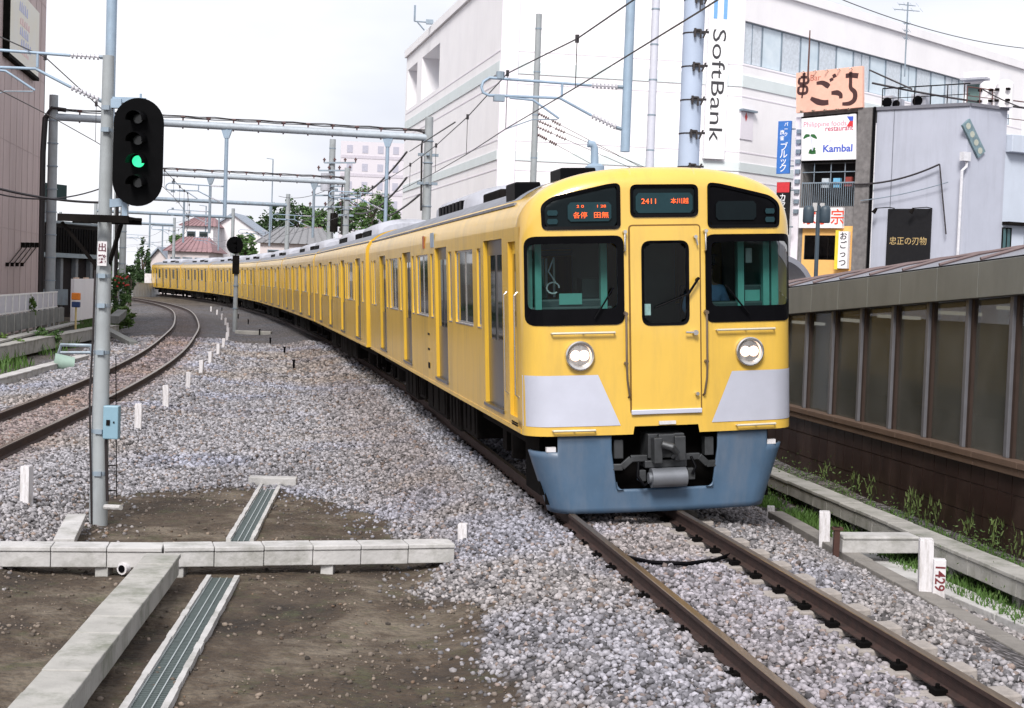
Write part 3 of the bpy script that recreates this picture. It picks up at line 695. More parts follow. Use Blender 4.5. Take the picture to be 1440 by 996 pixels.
def roof_and_under(b, lead, unit):
    xs = [x for x in roof_pts(28) if abs(x) <= 1.40]; y0 = 1.05 if lead else .02
    m = MB()
    for i in range(len(xs)-1): m.poly([(xs[i], y0, ztop(xs[i])+.002), (xs[i+1], y0, ztop(xs[i+1])+.002), (xs[i+1], LCAR-.02, ztop(xs[i+1])+.002), (xs[i], LCAR-.02, ztop(xs[i])+.002)])
    for sx in (-1, 1): m.bar((sx*1.40, y0, ztop(1.40)+.012), (sx*1.40, LCAR-.02, ztop(1.40)+.012), .03, .03)
    m.build('roof', ROOFG, b, smooth=40, local=True)
    # air-conditioning units: rounded grey covers with louvred dark ends
    def ac(yc, L, h=.42, hw=.95, dark=True):
        q = MB(); n_ = 12; sec = []
        for i in range(n_+1):
            t = math.pi*(i/n_); X = -hw*math.cos(t); Z = 3.44+(h+.16)*(math.sin(t)**.45); sec.append((X, Z))
        for k, (ya, sc_) in enumerate(((yc-L/2, .80), (yc-L/2+.25, 1), (yc+L/2-.25, 1), (yc+L/2, .80))):
            for X, Z in sec: q.v.append((X*sc_, ya, 3.44+(Z-3.44)*sc_))
        for k in range(3):
            for i in range(n_): q.f.append((k*(n_+1)+i, k*(n_+1)+i+1, (k+1)*(n_+1)+i+1, (k+1)*(n_+1)+i)); q.m.append(0)
        q.f += [tuple(range(n_+1)), tuple(range(3*(n_+1), 4*(n_+1)))]; q.m += [0, 0]
        q.build('roof_unit', ACG, b, smooth=45, local=True)
        g = MB()
        for k in range(7): g.box(-hw-.012, -hw+.10, yc-L*.32+k*L*.095, yc-L*.32+k*L*.095+L*.055, 3.50, 3.74)
        g.build('louvre', BLK if dark else ACG, b, local=True)
    if lead: ac(9.6, 4.4, .36); 
    else: ac(5.2, 3.4); ac(13.2, 4.4)
    if not lead:
        g = MB(); g.box(-.8, .8, 9.0, 10.4, 3.6, 3.80); g.build('vent_box', SOOT, b, local=True, bevel=.03)
    else:
        for sx in (-1,):
            g = MB(); g.box(-1.32, -1.02, 1.5, 2.1, 3.3, 3.62); g.build('vent_box', BLK, b, local=True, bevel=.02)
            g = MB(); g.box(-.83, -.42, 1.3, 1.9, 3.6, 3.765); g.build('vent_box', BLK, b, local=True, bevel=.02)
        g = MB(); g.box(-.9, .9, 5.0, 6.4, 3.55, 3.74)
        g.build('vent_box', SOOT, b, local=True, bevel=.03)
    # underframe
    u = MB(); u.box(-1.2, 1.2, .9 if lead else .3, LCAR-.3, .62, ZB)
    for a, c_, z in ((4.9, 6.2, .32), (6.5, 7.6, .26), (8.0, 10.4, .30), (10.8, 11.6, .38), (12.0, 14.0, .28)):
        u.box(-1.28, 1.28, a, c_, z, .80)
        for k in range(3): u.box(-1.30, -1.27, a+.1+k*(c_-a)/3.2, a+(c_-a)/3.6+k*(c_-a)/3.2, z+.06, .74)
    u.build('underframe', SOOT, b, local=True, bevel=.015)
    for yc in (2.9, LCAR-2.9):
        g = MB()
        for sx in (-1, 1):
            g.box(sx*.92-.06, sx*.92+.06, yc-1.45, yc+1.45, .38, .56); g.tube([(sx*.98, yc, .30), (sx*.98, yc, .80)], .18, 10)
            for q in (-1.05, 1.05):
                g.tube([(sx*.52, yc+q, .42), (sx*.64, yc+q, .42)], .42, 24); g.box(sx*.96-.1, sx*.96+.1, yc+q-.14, yc+q+.14, .28, .56)
        for q in (-1.05, 1.05): g.tube([(-.9, yc+q, .42), (.9, yc+q, .42)], .07, 8)
        g.build('bogie', SOOT, b, smooth=40, local=True)

th0 = math.atan(.1817); cantA = R(3.0)
lead_O = Vector((1.715, 15.80, .03))
# frames of the cars: front-left bottom edge points strung along the surveyed curve
edge = [(.0, 15.8), (-3.46, 35.1), (-7.33, 54.75), (-11.55, 74.3), (-16.15, 93.75), (-21.25, 113.1), (-27.05, 132.25), (-33.75, 151.1), (-41.2, 169.6)]
train = thing('train', 'long yellow commuter train with silver corner panels coming round the curve', 'train', (0, 0, 0))
def car_matrix(i):
    if i == 0: return Matrix.Translation(lead_O) @ Matrix.Rotation(th0, 4, 'Z') @ Matrix.Rotation(-cantA, 4, 'Y')
    a = Vector(edge[i]); c_ = Vector(edge[i+1]); d = (c_-a).normalized(); th = math.atan2(-d.x, d.y)
    p = a+Vector((math.cos(th), math.sin(th)))*(W_+.09)+d*.12
    return Matrix.Translation((p.x, p.y, .03)) @ Matrix.Rotation(th, 4, 'Z') @ Matrix.Rotation(-cantA*.85, 4, 'Y')
leadb, D, Wn = carriage_body(True, train); add_side_parts(leadb, D, Wn, True); roof_and_under(leadb, True, None)
leadb.matrix_local = car_matrix(0)
car, D, Wn = carriage_body(False, train); add_side_parts(car, D, Wn, False); roof_and_under(car, False, None)
g = MB(); g.box(-.75, .75, -.26, .0, 1.0, 3.35); g.build('gangway', BLK, car, local=True)
car.matrix_local = car_matrix(1)
for i in range(2, 8):
    c_ = tree_copy(car, train); c_.matrix_local = car_matrix(i)
def lp(mb, name, m, smooth=None, bevel=0): return mb.build(name, m, leadb, local=True, smooth=smooth, bevel=bevel)
# windscreens
WGL = glass_mat('windscreen glass', (.62, .80, .78), .45)
for P_, G_ in ((WS_L, GL_L), (WS_R, mir(GL_L))):
    m = MB(); ring(m, P_, G_, .012, .004, .04); lp(m, 'windscreen_frame', BLK)
    m = MB(); sheet(m, G_, .0); lp(m, 'windscreen', WGL, smooth=60)
m = MB(); Q = inset(DR_W, .03); ring(m, DR_W, Q, .022, .014, .04); lp(m, 'door_window_frame', BLK)
m = MB(); sheet(m, Q, .006); lp(m, 'door_window', WGL, smooth=60)
LED = mat('orange led', (.9, .12, .02), .5, emit=(.9, .10, .02), estr=.75)
DSP = mat('display panel', (.006, .010, .012), .3, var=.1, spec=.1); DSPG = mat('display lit field', (.016, .040, .048), .3, var=.1, spec=.1)
for P_, nm in ((DP_C, 'destination_display'), (DP_L, 'service_display'), (mir(DP_L), 'blank_display')):
    m = MB(); Q = inset(P_, .035); ring(m, P_, Q, .014, .002, .05)
    lp(m, 'display_frame', BLK)
    m = MB(); sheet(m, Q, -.015, 10); lp(m, nm, DSP if nm != 'blank_display' else BLK)
def fquad(x0, x1, z0, z1, off, r=.03): return densify(rpoly(V2((x0, z0), (x1, z0), (x1, z1), (x0, z1)), r))
m = MB(); sheet(m, fquad(-.31, .31, 3.195, 3.405, 0), .004, 6); lp(m, 'display_field', DSPG)
m = MB(); sheet(m, fquad(-1.03, -.57, 3.115, 3.315, 0), .004, 6); lp(m, 'display_field', DSPG)
m = MB(); sheet(m, fquad(.57, 1.03, 3.115, 3.315, 0), .002, 6); lp(m, 'display_field', DSP)
for sx in (-1, 1):
    for z in (3.09, 3.18):
        m = MB(); sheet(m, fquad(sx*1.19-.055, sx*1.19+.055, z, z+.055, 0, .01), .004, 3); lp(m, 'marker_lamp', DSPG)
def ft(body, x, z, size, sx=1.0):
    y = dfront(x, z)-.012; M = Matrix(((1, 0, 0, x), (0, 0, 1, y), (0, 1, 0, z), (0, 0, 0, 1)))
    return text(body, size, M, LED, leadb, 'led_text', .001, sx=sx, local=True)
ft('2411', -.165, 3.315, .078, 1.15); ft('本川越', .165, 3.315, .066, 1.0)
ft('各停', -.90, 3.175, .07, 1.1); ft('田無', -.68, 3.175, .07, 1.2); ft('2 0', -.90, 3.27, .04, 1.6); ft('1 28', -.68, 3.27, .04, 1.5)
# front door: thin seam ring and the raised leaf
seam = densify(rpoly(V2((-.395, 1.07), (.395, 1.07), (.395, 3.075), (-.395, 3.075)), .05)); leaf = inset(seam, .018)
m = MB(); ring(m, seam, leaf, .003, .003, .01); lp(m, 'door_seam', mat('seam shadow brown', (.16, .085, .01), .7))
holes_leaf = inset(DR_W, -.002)
m = MB(); n1 = len(leaf)
A_ = leaf; B_ = []
for p in A_:    # match each outline point with a point on the window outline by direction from the window centre
    c_ = Vector((0, 2.45)); d = (p-c_).normalized(); best = max(DR_W, key=lambda q: (q-c_).normalized().dot(d)); B_.append(best)
vs = [onf(p, .014) for p in A_]+[onf(p, .014) for p in B_]+[onf(p, -.004) for p in A_]
m.add(vs, [(i, (i+1) % n1, n1+(i+1) % n1, n1+i) for i in range(n1)]+[(i, 2*n1+i, 2*n1+(i+1) % n1, (i+1) % n1) for i in range(n1)])
lp(m, 'front_door', YEL, smooth=30)
m = MB(); m.box(-.385, .385, -.03, .02, 1.075, 1.125); lp(m, 'door_sill', SIL, bevel=.006)
for sx in (-1, 1):
    m = MB(); sheet(m, V2((sx*1.488, .965), (sx*.50, .965), (sx*.735, 1.505), (sx*1.488, 1.505)), .007, 8)
    lp(m, 'corner_panel', SIL, smooth=60)
    m = MB(); y = dfront(.93)-.01
    for k, (r0_, r1_, ya, yb) in enumerate(((.158, .150, y+.03, y-.05), (.150, .118, y-.05, y-.055), (.118, .108, y-.055, y-.02))):
        pass
    m = MB(); n_ = 32; prof = [(.155, .03), (.155, -.045), (.143, -.056), (.122, -.05), (.110, -.02)]
    vs = []; fs = []
    for r_, yy in prof:
        for k in range(n_): t = 2*math.pi*k/n_; vs.append((sx*.93+r_*math.cos(t), y+yy, 1.712+r_*math.sin(t)))
    for i in range(len(prof)-1):
        for k in range(n_): fs.append((i*n_+k, i*n_+(k+1) % n_, (i+1)*n_+(k+1) % n_, (i+1)*n_+k))
    m.add(vs, fs); lp(m, 'headlight_rim', CHR, smooth=40)
    m = MB(); m.tube([(sx*.93, y-.018, 1.712), (sx*.93, y+.03, 1.712)], .112, 28); lp(m, 'headlight', mat('lamp reflector', (.7, .66, .62), .18, .9, var=.25, scale=20), smooth=40)
    for q in (-1, 1):
        m = MB(); m.tube([(sx*.93+q*.046, y-.034, 1.712), (sx*.93+q*.046, y-.015, 1.712)], [.046, .058], 16); lp(m, 'lamp_bulb', LENS, smooth=40)
    # horizontal hand rails under the windscreens and below the panels
    for (xa, xb, z) in ((.56, 1.22, 1.95), (.78, 1.22, .925)):
        m = MB(); pts = [(sx*(xa+(xb-xa)*k/6), dfront(xa+(xb-xa)*k/6)-.055, z) for k in range(7)]; m.tube(pts, .0125, 8)
        for k in (0, 3, 6):
            x = sx*(xa+(xb-xa)*k/6); m.tube([(x, dfront(x)-.055, z), (x, dfront(x)+.005, z)], .009, 6)
        lp(m, 'step_rail', mat('pale rail', (.62, .57, .45), .4, .3), smooth=50)
    # upright grab rails beside the door
    x = sx*.44; m = MB()
    m.tube([(x, dfront(x)-.01, 2.16), (x, dfront(x)-.06, 2.13), (x, dfront(x)-.06, 1.60), (x-sx*.005, dfront(x)-.06, 1.45), (x-sx*.03, dfront(x)-.05, 1.28), (x-sx*.03, dfront(x), 1.26)], .0115, 8)
    m.tube([(x, dfront(x)-.0, 1.62), (x, dfront(x)-.06, 1.62)], .02, 6); m.tube([(x, dfront(x), 2.14), (x, dfront(x)-.07, 2.14)], .022, 8)
    lp(m, 'grab_rail', mat('brown steel', (.16, .12, .09), .4, .5), smooth=50)
    m = MB(); m.tube([(x, dfront(x)-.01, 3.01), (x, dfront(x)-.045, 3.0), (x, dfront(x)-.045, 2.80), (x, dfront(x)-.01, 2.79)], .011, 8); m.tube([(x, 0.02, 3.0), (x, -.06, 3.0)], .02, 8); lp(m, 'grab_handle', CHR, smooth=50)
    # windscreen wipers
    px_ = sx*.75 if sx < 0 else .86
    m = MB(); a = Vector((px_+(-.02 if sx < 0 else .07), 2.10)); c_ = Vector((px_+(.18 if sx < 0 else -.20), 2.42))
    m.tube([(a.x, dfront(a.x)-.05, a.y), (c_.x, dfront(c_.x)-.05, c_.y)], .010, 6); lp(m, 'wiper', BLK)
m = MB(); m.tube([(.22, -.07, 2.32), (.34, -.08, 2.50)], .014, 6); m.tube([(-.12, -.035, 2.20), (.24, -.06, 2.34)], .009, 6); m.tube([(.34, 0, 2.48), (.34, -.08, 2.50)], .018, 6); lp(m, 'wiper', BLK)
m = MB(); m.tube([(.30, -.07, 1.93), (.20, -.075, 1.935)], .012, 8); m.tube([(.31, .0, 1.93), (.31, -.08, 1.93)], .028, 10); lp(m, 'door_handle', CHR, smooth=40)
m = MB(); m.tube([(.325, 0, 2.94), (.325, -.06, 2.94)], .02, 8); m.tube([(.325, -.05, 2.94), (.345, -.05, 2.85)], .01, 6)
m.tube([(.33, 0, 1.28), (.33, -.06, 1.28)], .02, 8); lp(m, 'latch', CHR, smooth=40)
m = MB(); m.box(-.09, .09, -.045, -.012, .965, 1.0); lp(m, 'name_plate', WHT)
# skirt: curved plan, tapered, with notches and the coupler opening
def plan(u):    # u: signed arc position on the skirt plan, half-width 1.45 with rounded corners, then back along the sides
    s_ = abs(u); sg = 1 if u >= 0 else -1; Wk = 1.41; r = .32; L1 = Wk-r; L2 = L1+r*math.pi/2
    if s_ <= L1: x = s_; y = .11*(s_/W_)**2
    elif s_ <= L2: t = (s_-L1)/r; x = L1+r*math.sin(t); y = .11*(L1/W_)**2+r*(1-math.cos(t))
    else: x = Wk; y = .11*(L1/W_)**2+r+(s_-L2)
    return sg*x, y
us = sorted({*[k*.06 for k in range(-27, 28)], -1.66, 1.66, -.585, .585, -1.16, 1.16, *[k*.06+.03 for k in range(-27, 27)]}); zs = [0.02, .08, .16, .24, .27, .32, .40, .48, .56, .62, .685, .74, .80, .868]
open_ = densify(rpoly(V2((-.585, .27), (.585, .27), (.585, 1.2), (-.585, 1.2)), .085))
m = MB(); vid = {}
def sk(u, z):
    x, y = plan(u); k = 1-.155*((.69-z)/.69) if z < .69 else 1; return (x*k, y*(1)+.06+(.05*(.69-z)), z)
for i, u in enumerate(us):
    for j, z in enumerate(zs): vid[i, j] = len(m.v); m.v.append(sk(u, z))
for i in range(len(us)-1):
    for j in range(len(zs)-1):
        uc, zc = (us[i]+us[i+1])/2, (zs[j]+zs[j+1])/2
        if abs(uc) < .585 and zc > .27: continue
        if abs(uc) > 1.16 and zc > .685: continue
        m.f.append((vid[i, j], vid[i+1, j], vid[i+1, j+1], vid[i, j+1])); m.m.append(0)
# rounded lower corners of the opening
for sx in (-1, 1):
    n_ = 6; cx, cz, r_ = sx*.50, .355, .085; c0 = sk(sx*.585, .27); vs = [(c0[0], c0[1], c0[2])]+[(sk(cx+sx*r_*math.sin(t), .3)[0], c0[1], cz-r_*math.cos(t)) for t in [math.pi/2*k/n_ for k in range(n_+1)]]
    m.add(vs, [(0, k+1, k+2) for k in range(n_)])
o = lp(m, 'skirt', SKIRT, smooth=45); sm = o.modifiers.new('thickness', 'SOLIDIFY'); sm.thickness = .03; sm.offset = -1
m = MB(); m.box(-1.25, 1.25, .36, .40, .10, .94); m.box(-1.3, -.62, .40, 1.2, .2, .86); lp(m, 'bulkhead', DARK)
# coupler
c = MB()
c.box(-.20, .20, .02, .40, .60, .86); c.box(-.17, -.08, -.12, .06, .56, .83); c.box(.06, .18, -.10, .06, .58, .84); c.box(-.10, .08, -.05, .05, .70, .86)
c.tube([(-.10, -.16, .77), (.0, -.20, .74), (.06, -.17, .68), (.02, -.12, .62)], [.04, .045, .035, .025], 8)
c.box(-.24, .22, .0, .3, .50, .58); lp(c, 'coupler', GUN, bevel=.012)
c = MB(); c.tube([(-.19, -.04, .40), (.19, -.04, .40)], .105, 20); c.tube([(-.22, -.04, .40), (-.19, -.04, .40)], .06, 12); lp(c, 'coupler_cylinder', mat('grey cylinder', (.17, .18, .20), .4, .4), smooth=40)
for sx in (-1, 1):
    c = MB()
    c.bar((sx*.58, .12, .51), (sx*.46, .10, .51), .06, .07); c.bar((sx*.47, .10, .51), (sx*.37, .08, .60), .06, .07); c.bar((sx*.38, .08, .60), (sx*.20, .08, .60), .06, .07)
    c.box(sx*.50-.05, sx*.50+.05, .10, .22, .60, .80); c.box(sx*.27-.04, sx*.27+.04, .0, .1, .36, .48)
    lp(c, 'coupler_bracket', GUN, bevel=.008)
c = MB(); c.tube([(-.30, .05, .56), (-.33, -.02, .42), (-.26, -.03, .32), (-.18, .02, .36)], .018, 8); lp(c, 'air_hose', BLK, smooth=50); c = MB(); c.tube([(.28, .05, .6), (.31, -.02, .5), (.27, -.02, .42)], .016, 8); lp(c, 'air_hose', BLK, smooth=50)
for sx in (-1, 1):
    c = MB(); c.box(sx*1.22-.05, sx*1.22+.05, .16, .22, .69, .74); lp(c, 'jack_pad', WHT)
# whistle and aerial on the cab roof
c = MB(); c.tube([(-.22, 2.2, 3.66), (-.22, 2.2, 3.84), (-.22, 2.2, 3.87)], [.115, .115, .07], 16); c.tube([(-.22, 2.2, 3.86), (-.22, 2.2, 4.05), (-.24, 2.2, 4.10), (-.30, 2.2, 4.11)], .045, 10); lp(c, 'roof_aerial', STLB, smooth=40)
# cab interior
c = MB(); c.box(-1.42, 1.42, .45, 1.75, 1.28, 1.32); lp(c, 'cab_floor', TEALD)
c = MB()
for x0_, x1_, z0_, z1_ in ((-1.42, -1.05, 1.3, 3.05), (-.62, -.28, 1.3, 3.05), (-1.05, -.62, 1.3, 2.1), (-1.05, -.62, 2.85, 3.05), (.30, .62, 1.3, 3.05), (1.2, 1.42, 1.3, 3.05), (.62, 1.2, 1.3, 2.2), (.62, 1.2, 2.9, 3.05), (-.28, .30, 2.95, 3.05), (-.28, -.2, 1.3, 2.95), (.2, .3, 1.3, 2.95)): c.box(x0_, x1_, 1.72, 1.76, z0_, z1_)
lp(c, 'cab_bulkhead', TEALD)
c = MB()
for x in (-1.40, 1.36): c.box(x-.02, x+.06, .45, 1.7, 1.3, 3.05)
for x in (-1.28, -.56, .60, .98, 1.27): c.box(x-.035, x+.035, .42, .50, 2.0, 3.05)
c.box(-1.40, 1.40, 1.2, 1.70, 3.03, 3.05); c.box(-1.22, -.96, 1.66, 1.72, 1.9, 2.75); lp(c, 'cab_frame', TEAL)
c = MB(); c.box(-1.30, -.50, .46, .80, 1.3, 2.30); c.box(.48, 1.36, .46, .85, 1.3, 2.24); c.box(-1.35, -.46, .44, .5, 2.02, 2.22); c.box(1.0, 1.28, .50, .62, 2.24, 2.42); lp(c, 'control_desk', TEALD, bevel=.02)
c = MB(); c.box(-1.05, -.80, .442, .458, 2.24, 2.36); c.box(1.05, 1.22, .49, .498, 2.24, 2.36); lp(c, 'desk_card', TEAL)
c = MB()
for x in (-.93, -.84, -.03, .05): c.box(x-.012, x+.012, 1.70, 1.715, 2.3, 2.75)
lp(c, 'cab_strip', mat('pale cab strip', (.7, .72, .72), .5))
c = MB(); c.box(-.24, -.15, .035, .04, 2.12, 2.24); lp(c, 'cab_notice', WHT)
c = MB(); c.tube([(-1.08+.07*math.cos(t_), .62, 2.42+.06*math.sin(t_)) for t_ in [2*math.pi*k/14 for k in range(13)]], .009, 6); c.tube([(-1.05, .62, 2.48), (-1.12, .66, 2.60), (-1.05, .70, 2.75)], .008, 6); lp(c, 'handset_cord', WHT)
c = MB(); c.box(-.98, -.66, 1.70, 1.715, 2.15, 2.28); c.box(-1.02, -.62, 1.70, 1.715, 2.78, 2.84); lp(c, 'bulkhead_window', DSPG)
c = MB(); c.box(.62, .70, .60, .62, 2.72, 2.84); c.box(1.10, 1.17, .60, .62, 2.66, 2.82); lp(c, 'cab_card', WHT)
c = MB(); c.box(-.74, -.52, .70, .95, 2.30, 2.52); c.box(-1.30, -1.12, .70, .90, 2.30, 2.44); lp(c, 'cab_instrument', TEALD, bevel=.01)
c = MB(); c.box(-1.1, -.2, 4.0, 4.1, 1.3, 3.0); 
# small things along the side of the lead car: indicator lamps, side displays and number plates
c = MB(); c.box(-W_-.012, -W_, 8.75, 8.95, 3.0, 3.20); lp(c, 'side_indicator', mat('indicator orange', (.35, .09, .02), .4))
c = MB(); c.box(-W_-.008, -W_, 7.55, 7.95, 3.0, 3.22); lp(c, 'side_display', mat('side display', (.25, .33, .42), .3))
c = MB()
for yy, z in ((8.3, 1.62), (8.3, 1.38), (8.3, 1.15)): c.box(-W_-.006, -W_, yy, yy+.22, z-.06 if z < 1.2 else z, z+.03)
lp(c, 'side_plate', SOOT)
c = MB(); c.box(-W_-.006, -W_, .62, .98, .95, .965); c.box(-W_-.006, -W_, .62, .98, .925, .94); lp(c, 'step_slot', SOOT)

# ------------------------------------------------------------------ driver
def person_driver():
    O = lead_O; Mx = car_matrix(0); pass
    t = thing('person', 'train driver in a pale blue short-sleeved shirt and dark cap seated behind the windscreen', 'person', mw=Mx @ Matrix.Translation((.80, 1.12, 1.42)))
    joints = [(0, .05, .50), (0, .03, .72), (0, .0, .92), (0, 0, 1.02), (0, -.02, 1.16), (0, -.02, 1.26),
              (-.17, .0, .93), (-.25, -.04, .72), (-.20, -.28, .66), (.17, 0, .93), (.25, -.04, .72), (.20, -.28, .66),
              (-.11, .02, .48), (-.14, -.38, .50), (-.13, -.40, .06), (.11, .02, .48), (.14, -.38, .50), (.13, -.40, .06)]
    ed = [(0, 1), (1, 2), (2, 3), (3, 4), (4, 5), (2, 6), (6, 7), (7, 8), (2, 9), (9, 10), (10, 11), (0, 12), (12, 13), (13, 14), (0, 15), (15, 16), (16, 17)]
    rad = [.15, .15, .155, .06, .09, .07, .085, .055, .035, .085, .055, .035, .10, .07, .05, .10, .07, .05]
    me = bpy.data.meshes.new('body'); me.from_pydata(joints, ed, []); o = bpy.data.objects.new('body', me); COL.objects.link(o)
    md = o.modifiers.new('s', 'SKIN'); bm = bmesh.new(); bm.from_mesh(me); ly = bm.verts.layers.skin.verify(); bm.verts.ensure_lookup_table()
    for i, v in enumerate(bm.verts): v[ly].radius = (rad[i], rad[i]*(.8 if i < 3 else 1)); v[ly].use_root = (i == 0)
    bm.to_mesh(me); bm.free(); o.modifiers.new('ss', 'SUBSURF').levels = 2; o.modifiers['ss'].render_levels = 2
    dg = bpy.context.evaluated_depsgraph_get(); m2 = bpy.data.meshes.new_from_object(o.evaluated_get(dg)); bpy.data.objects.remove(o)
    skin = mat('skin', (.42, .24, .17), .6); shirt = mat('pale blue shirt', (.25, .42, .75), .8); trs = mat('dark trousers', (.02, .022, .035), .8)
    m2.materials.clear()
    for q in (skin, shirt, trs): m2.materials.append(q)
    for p in m2.polygons:
        c = p.center; p.use_smooth = True
        p.material_index = 2 if c.z < .56 and not (abs(c.x) > .16 and c.y < -.1 and c.z > .6) else (0 if c.z > 1.0 or (abs(c.x) > .15 and c.y < -.12) else 1)
    b_ = bpy.data.objects.new('body', m2); COL.objects.link(b_); b_.parent = t
    h = MB(); n_ = 12; vs = []; fs = []
    for k, (r_, z) in enumerate(((.098, 1.22), (.105, 1.26), (.102, 1.31), (.115, 1.33), (.10, 1.345), (.0, 1.35))):
        for j in range(n_): vs.append((r_*math.cos(2*math.pi*j/n_), -.02+r_*1.05*math.sin(2*math.pi*j/n_), z))
    for k in range(5):
        for j in range(n_): fs.append((k*n_+j, k*n_+(j+1) % n_, (k+1)*n_+(j+1) % n_, (k+1)*n_+j))
    h.add(vs, fs); h.poly([(-.08, -.10, 1.25), (.08, -.10, 1.25), (.06, -.18, 1.235), (-.06, -.18, 1.235)]); h.build('cap', trs, t, smooth=50, local=True)
    f = MB()
    for sx in (-1, 1): f.tube([(sx*.035, -.108, 1.19), (sx*.035, -.118, 1.19)], .012, 8)
    f.build('eyes', BLK, t, local=True)
    f = MB(); f.tube([(0, -.10, 1.19), (0, -.135, 1.155), (0, -.10, 1.145)], [.010, .016, .012], 6); f.build('nose', skin, t, local=True, smooth=60)
    f = MB(); f.box(-.025, .025, -.115, -.10, 1.115, 1.122); f.build('mouth', RED, t, local=True)
    for sx in (-1, 1):
        f = MB(); f.tube([(sx*.20, -.27, .66), (sx*.20, -.33, .655), (sx*.195, -.37, .65)], [.032, .04, .03], 8)
        for k in range(4):
            x = sx*.20+(-.03+.02*k); f.tube([(x, -.36, .655), (x, -.40, .65+.004*k), (x, -.425, .63), (x, -.42, .612)], [.010, .009, .008, .007], 6)
        f.tube([(sx*.20-sx*.03, -.31, .65), (sx*.20-sx*.055, -.35, .645), (sx*.20-sx*.05, -.385, .64)], [.012, .010, .008], 6); f.build('hand', skin, t, local=True, smooth=60)
    s_ = MB(); s_.box(-.24, .24, -.05, .35, .36, .44); s_.box(-.22, .22, .26, .34, .44, 1.0); s_.box(-.05, .05, .1, .2, 0, .36)
    s_.build('driver_seat', DARK, leadb, local=True, bevel=.03).matrix_local = Matrix.Translation((.80, 1.12, 1.42))
person_driver()

# ------------------------------------------------------------------ station enclosure to the right of the line
EO = Vector((5.7, 16.7, 0)); EU = Vector((-.158, .987, 0)).normalized(); EN = Vector((-EU.y, EU.x, 0))   # EU: along the wall away from the camera; EN: towards the track
ROT = Matrix(((EU.x, EN.x, 0, EO.x), (EU.y, EN.y, 0, EO.y), (0, 0, 1, 0), (0, 0, 0, 1)))          # local x along, y towards the track
encl = thing('station_enclosure', 'low station enclosure with curved metal roof, brown tiled base and hazy glass', 'station building', EO)
TILE = mat('dark brown tile', (.024, .012, .010), .4, var=.2, scale=3, spec=.3, dirt=((.10, .07, .06), .4, (1.5, 1.5, .5)))
GROUT = mat('tile grout', (.05, .035, .032), .8)
FASC = mat('grey fascia metal', (.165, .17, .158), .5, .2, var=.10, scale=1.5, dirt=((.12, .12, .11), .5, (3, 3, .7)))
RFM = mat('standing seam roof', (.22, .225, .26), .42, .5, var=.08, scale=1.5, dirt=((.16, .14, .14), .4, (1.5, 3, 3)))
LEDGE = mat('brown ledge stone', (.11, .070, .050), .6, var=.15, scale=3)
MULL = mat('grey mullion', (.13, .13, .145), .5, .2, var=.1); MULB = mat('brown gasket', (.035, .020, .015), .6)
FROST = mat('hazy wired glass', (.060, .060, .052), .14, var=.25, scale=1.1, spec=.22, col2=(.115, .115, .105), stretch=(1, 1, .7))
_n = FROST.node_tree; _b = _n.nodes['Principled BSDF']; _o = _n.nodes['Material Output']; _t = _n.nodes.new('ShaderNodeBsdfTransparent'); _m = _n.nodes.new('ShaderNodeMixShader'); _m.inputs[0].default_value = .30
_n.links.new(_b.outputs[0], _m.inputs[1]); _n.links.new(_t.outputs[0], _m.inputs[2]); _n.links.new(_m.outputs[0], _o.inputs[0])
def eroof(x): return 2.915-.0535*x      # fascia top height along the wall
X0, X1 = -9.0, 26.0
m = MB(ROT); m.box(X0, X1, -.30, 0, -.6, .56); m.build('base_wall', GROUT, encl)
m = MB(ROT); st = .335
k = X0
while k < X1:
    for (z0, z1) in ((-.6, -.12), (-.105, .24), (.255, .56)): m.box(k+.006, k+st-.006, 0.0, .012, z0, z1)
    k += st
m.build('tile_cladding', TILE, encl)
m = MB(ROT); k = X0
while k < X1: m.box(k+.003, k+1.1-.003, -.15, .10, .56, .64); m.box(k+.003, k+1.1-.003, .02, .075, .47, .56); k += 1.1
m.build('ledge', LEDGE, encl, bevel=.008)
k = X0+.45; j = 0
while k < X1:
    g = MB(ROT); zt = eroof(k)-.42; zt2 = eroof(k+1.1)-.42
    g.prism([(k+.10, -.06, .64), (k+1.0, -.06, .64), (k+1.0, -.06, zt2), (k+.10, -.06, zt)], (0, -.012, 0)); g.build('glass_panel', FROST, encl)
    f = MB(ROT); f.box(k-.045, k+.035, -.10, .02, .64, zt+.02); f.build('mullion', MULL, encl, bevel=.006)
    f = MB(ROT); f.box(k+.035, k+.10, -.075, -.015, .64, zt); f.box(k-.11, k-.045, -.075, -.02, .64, zt+.04); f.build('gasket', MULB, encl)
    k += 1.1
k = X0
m = MB(ROT); sm_ = MB(ROT)
while k < X1:
    a, b_ = eroof(k), eroof(k+1.1); m.prism([(k+.005, .12, a-.42), (k+1.095, .12, b_-.42), (k+1.095, .12, b_), (k+.005, .12, a)], (0, -.10, 0)); k += 1.1
m.build('fascia', FASC, encl, bevel=.006)
m = MB(ROT); n_ = 10
def rp(x, t):  # arched roof section: from the fascia top over to the far side
    y = .10-5.2*t; z = eroof(x)+.02+.40*math.sin(math.pi*min(t, 1))**.8*1.0; return (x, y, z)
k = X0; ks = []
while k < X1: ks.append(k); k += 1.1
for i in range(len(ks)-1):
    for j in range(n_):
        t0, t1 = j/n_, (j+1)/n_; m.poly([rp(ks[i], t0), rp(ks[i+1], t0), rp(ks[i+1], t1), rp(ks[i], t1)])
m.build('roof', RFM, encl, smooth=40)
for q in ks:
    m = MB(ROT); m.tube([Vector(rp(q, j/n_))+Vector((0, 0, .018)) for j in range(n_//2+2)], .022, 6); m.build('roof_seam', mat('roof seam brown', (.13, .09, .09), .6), encl)
m = MB(ROT); m.box(X0, X1, -5.15, -5.0, -.5, 2.0); m.build('rear_wall', FASC, encl)
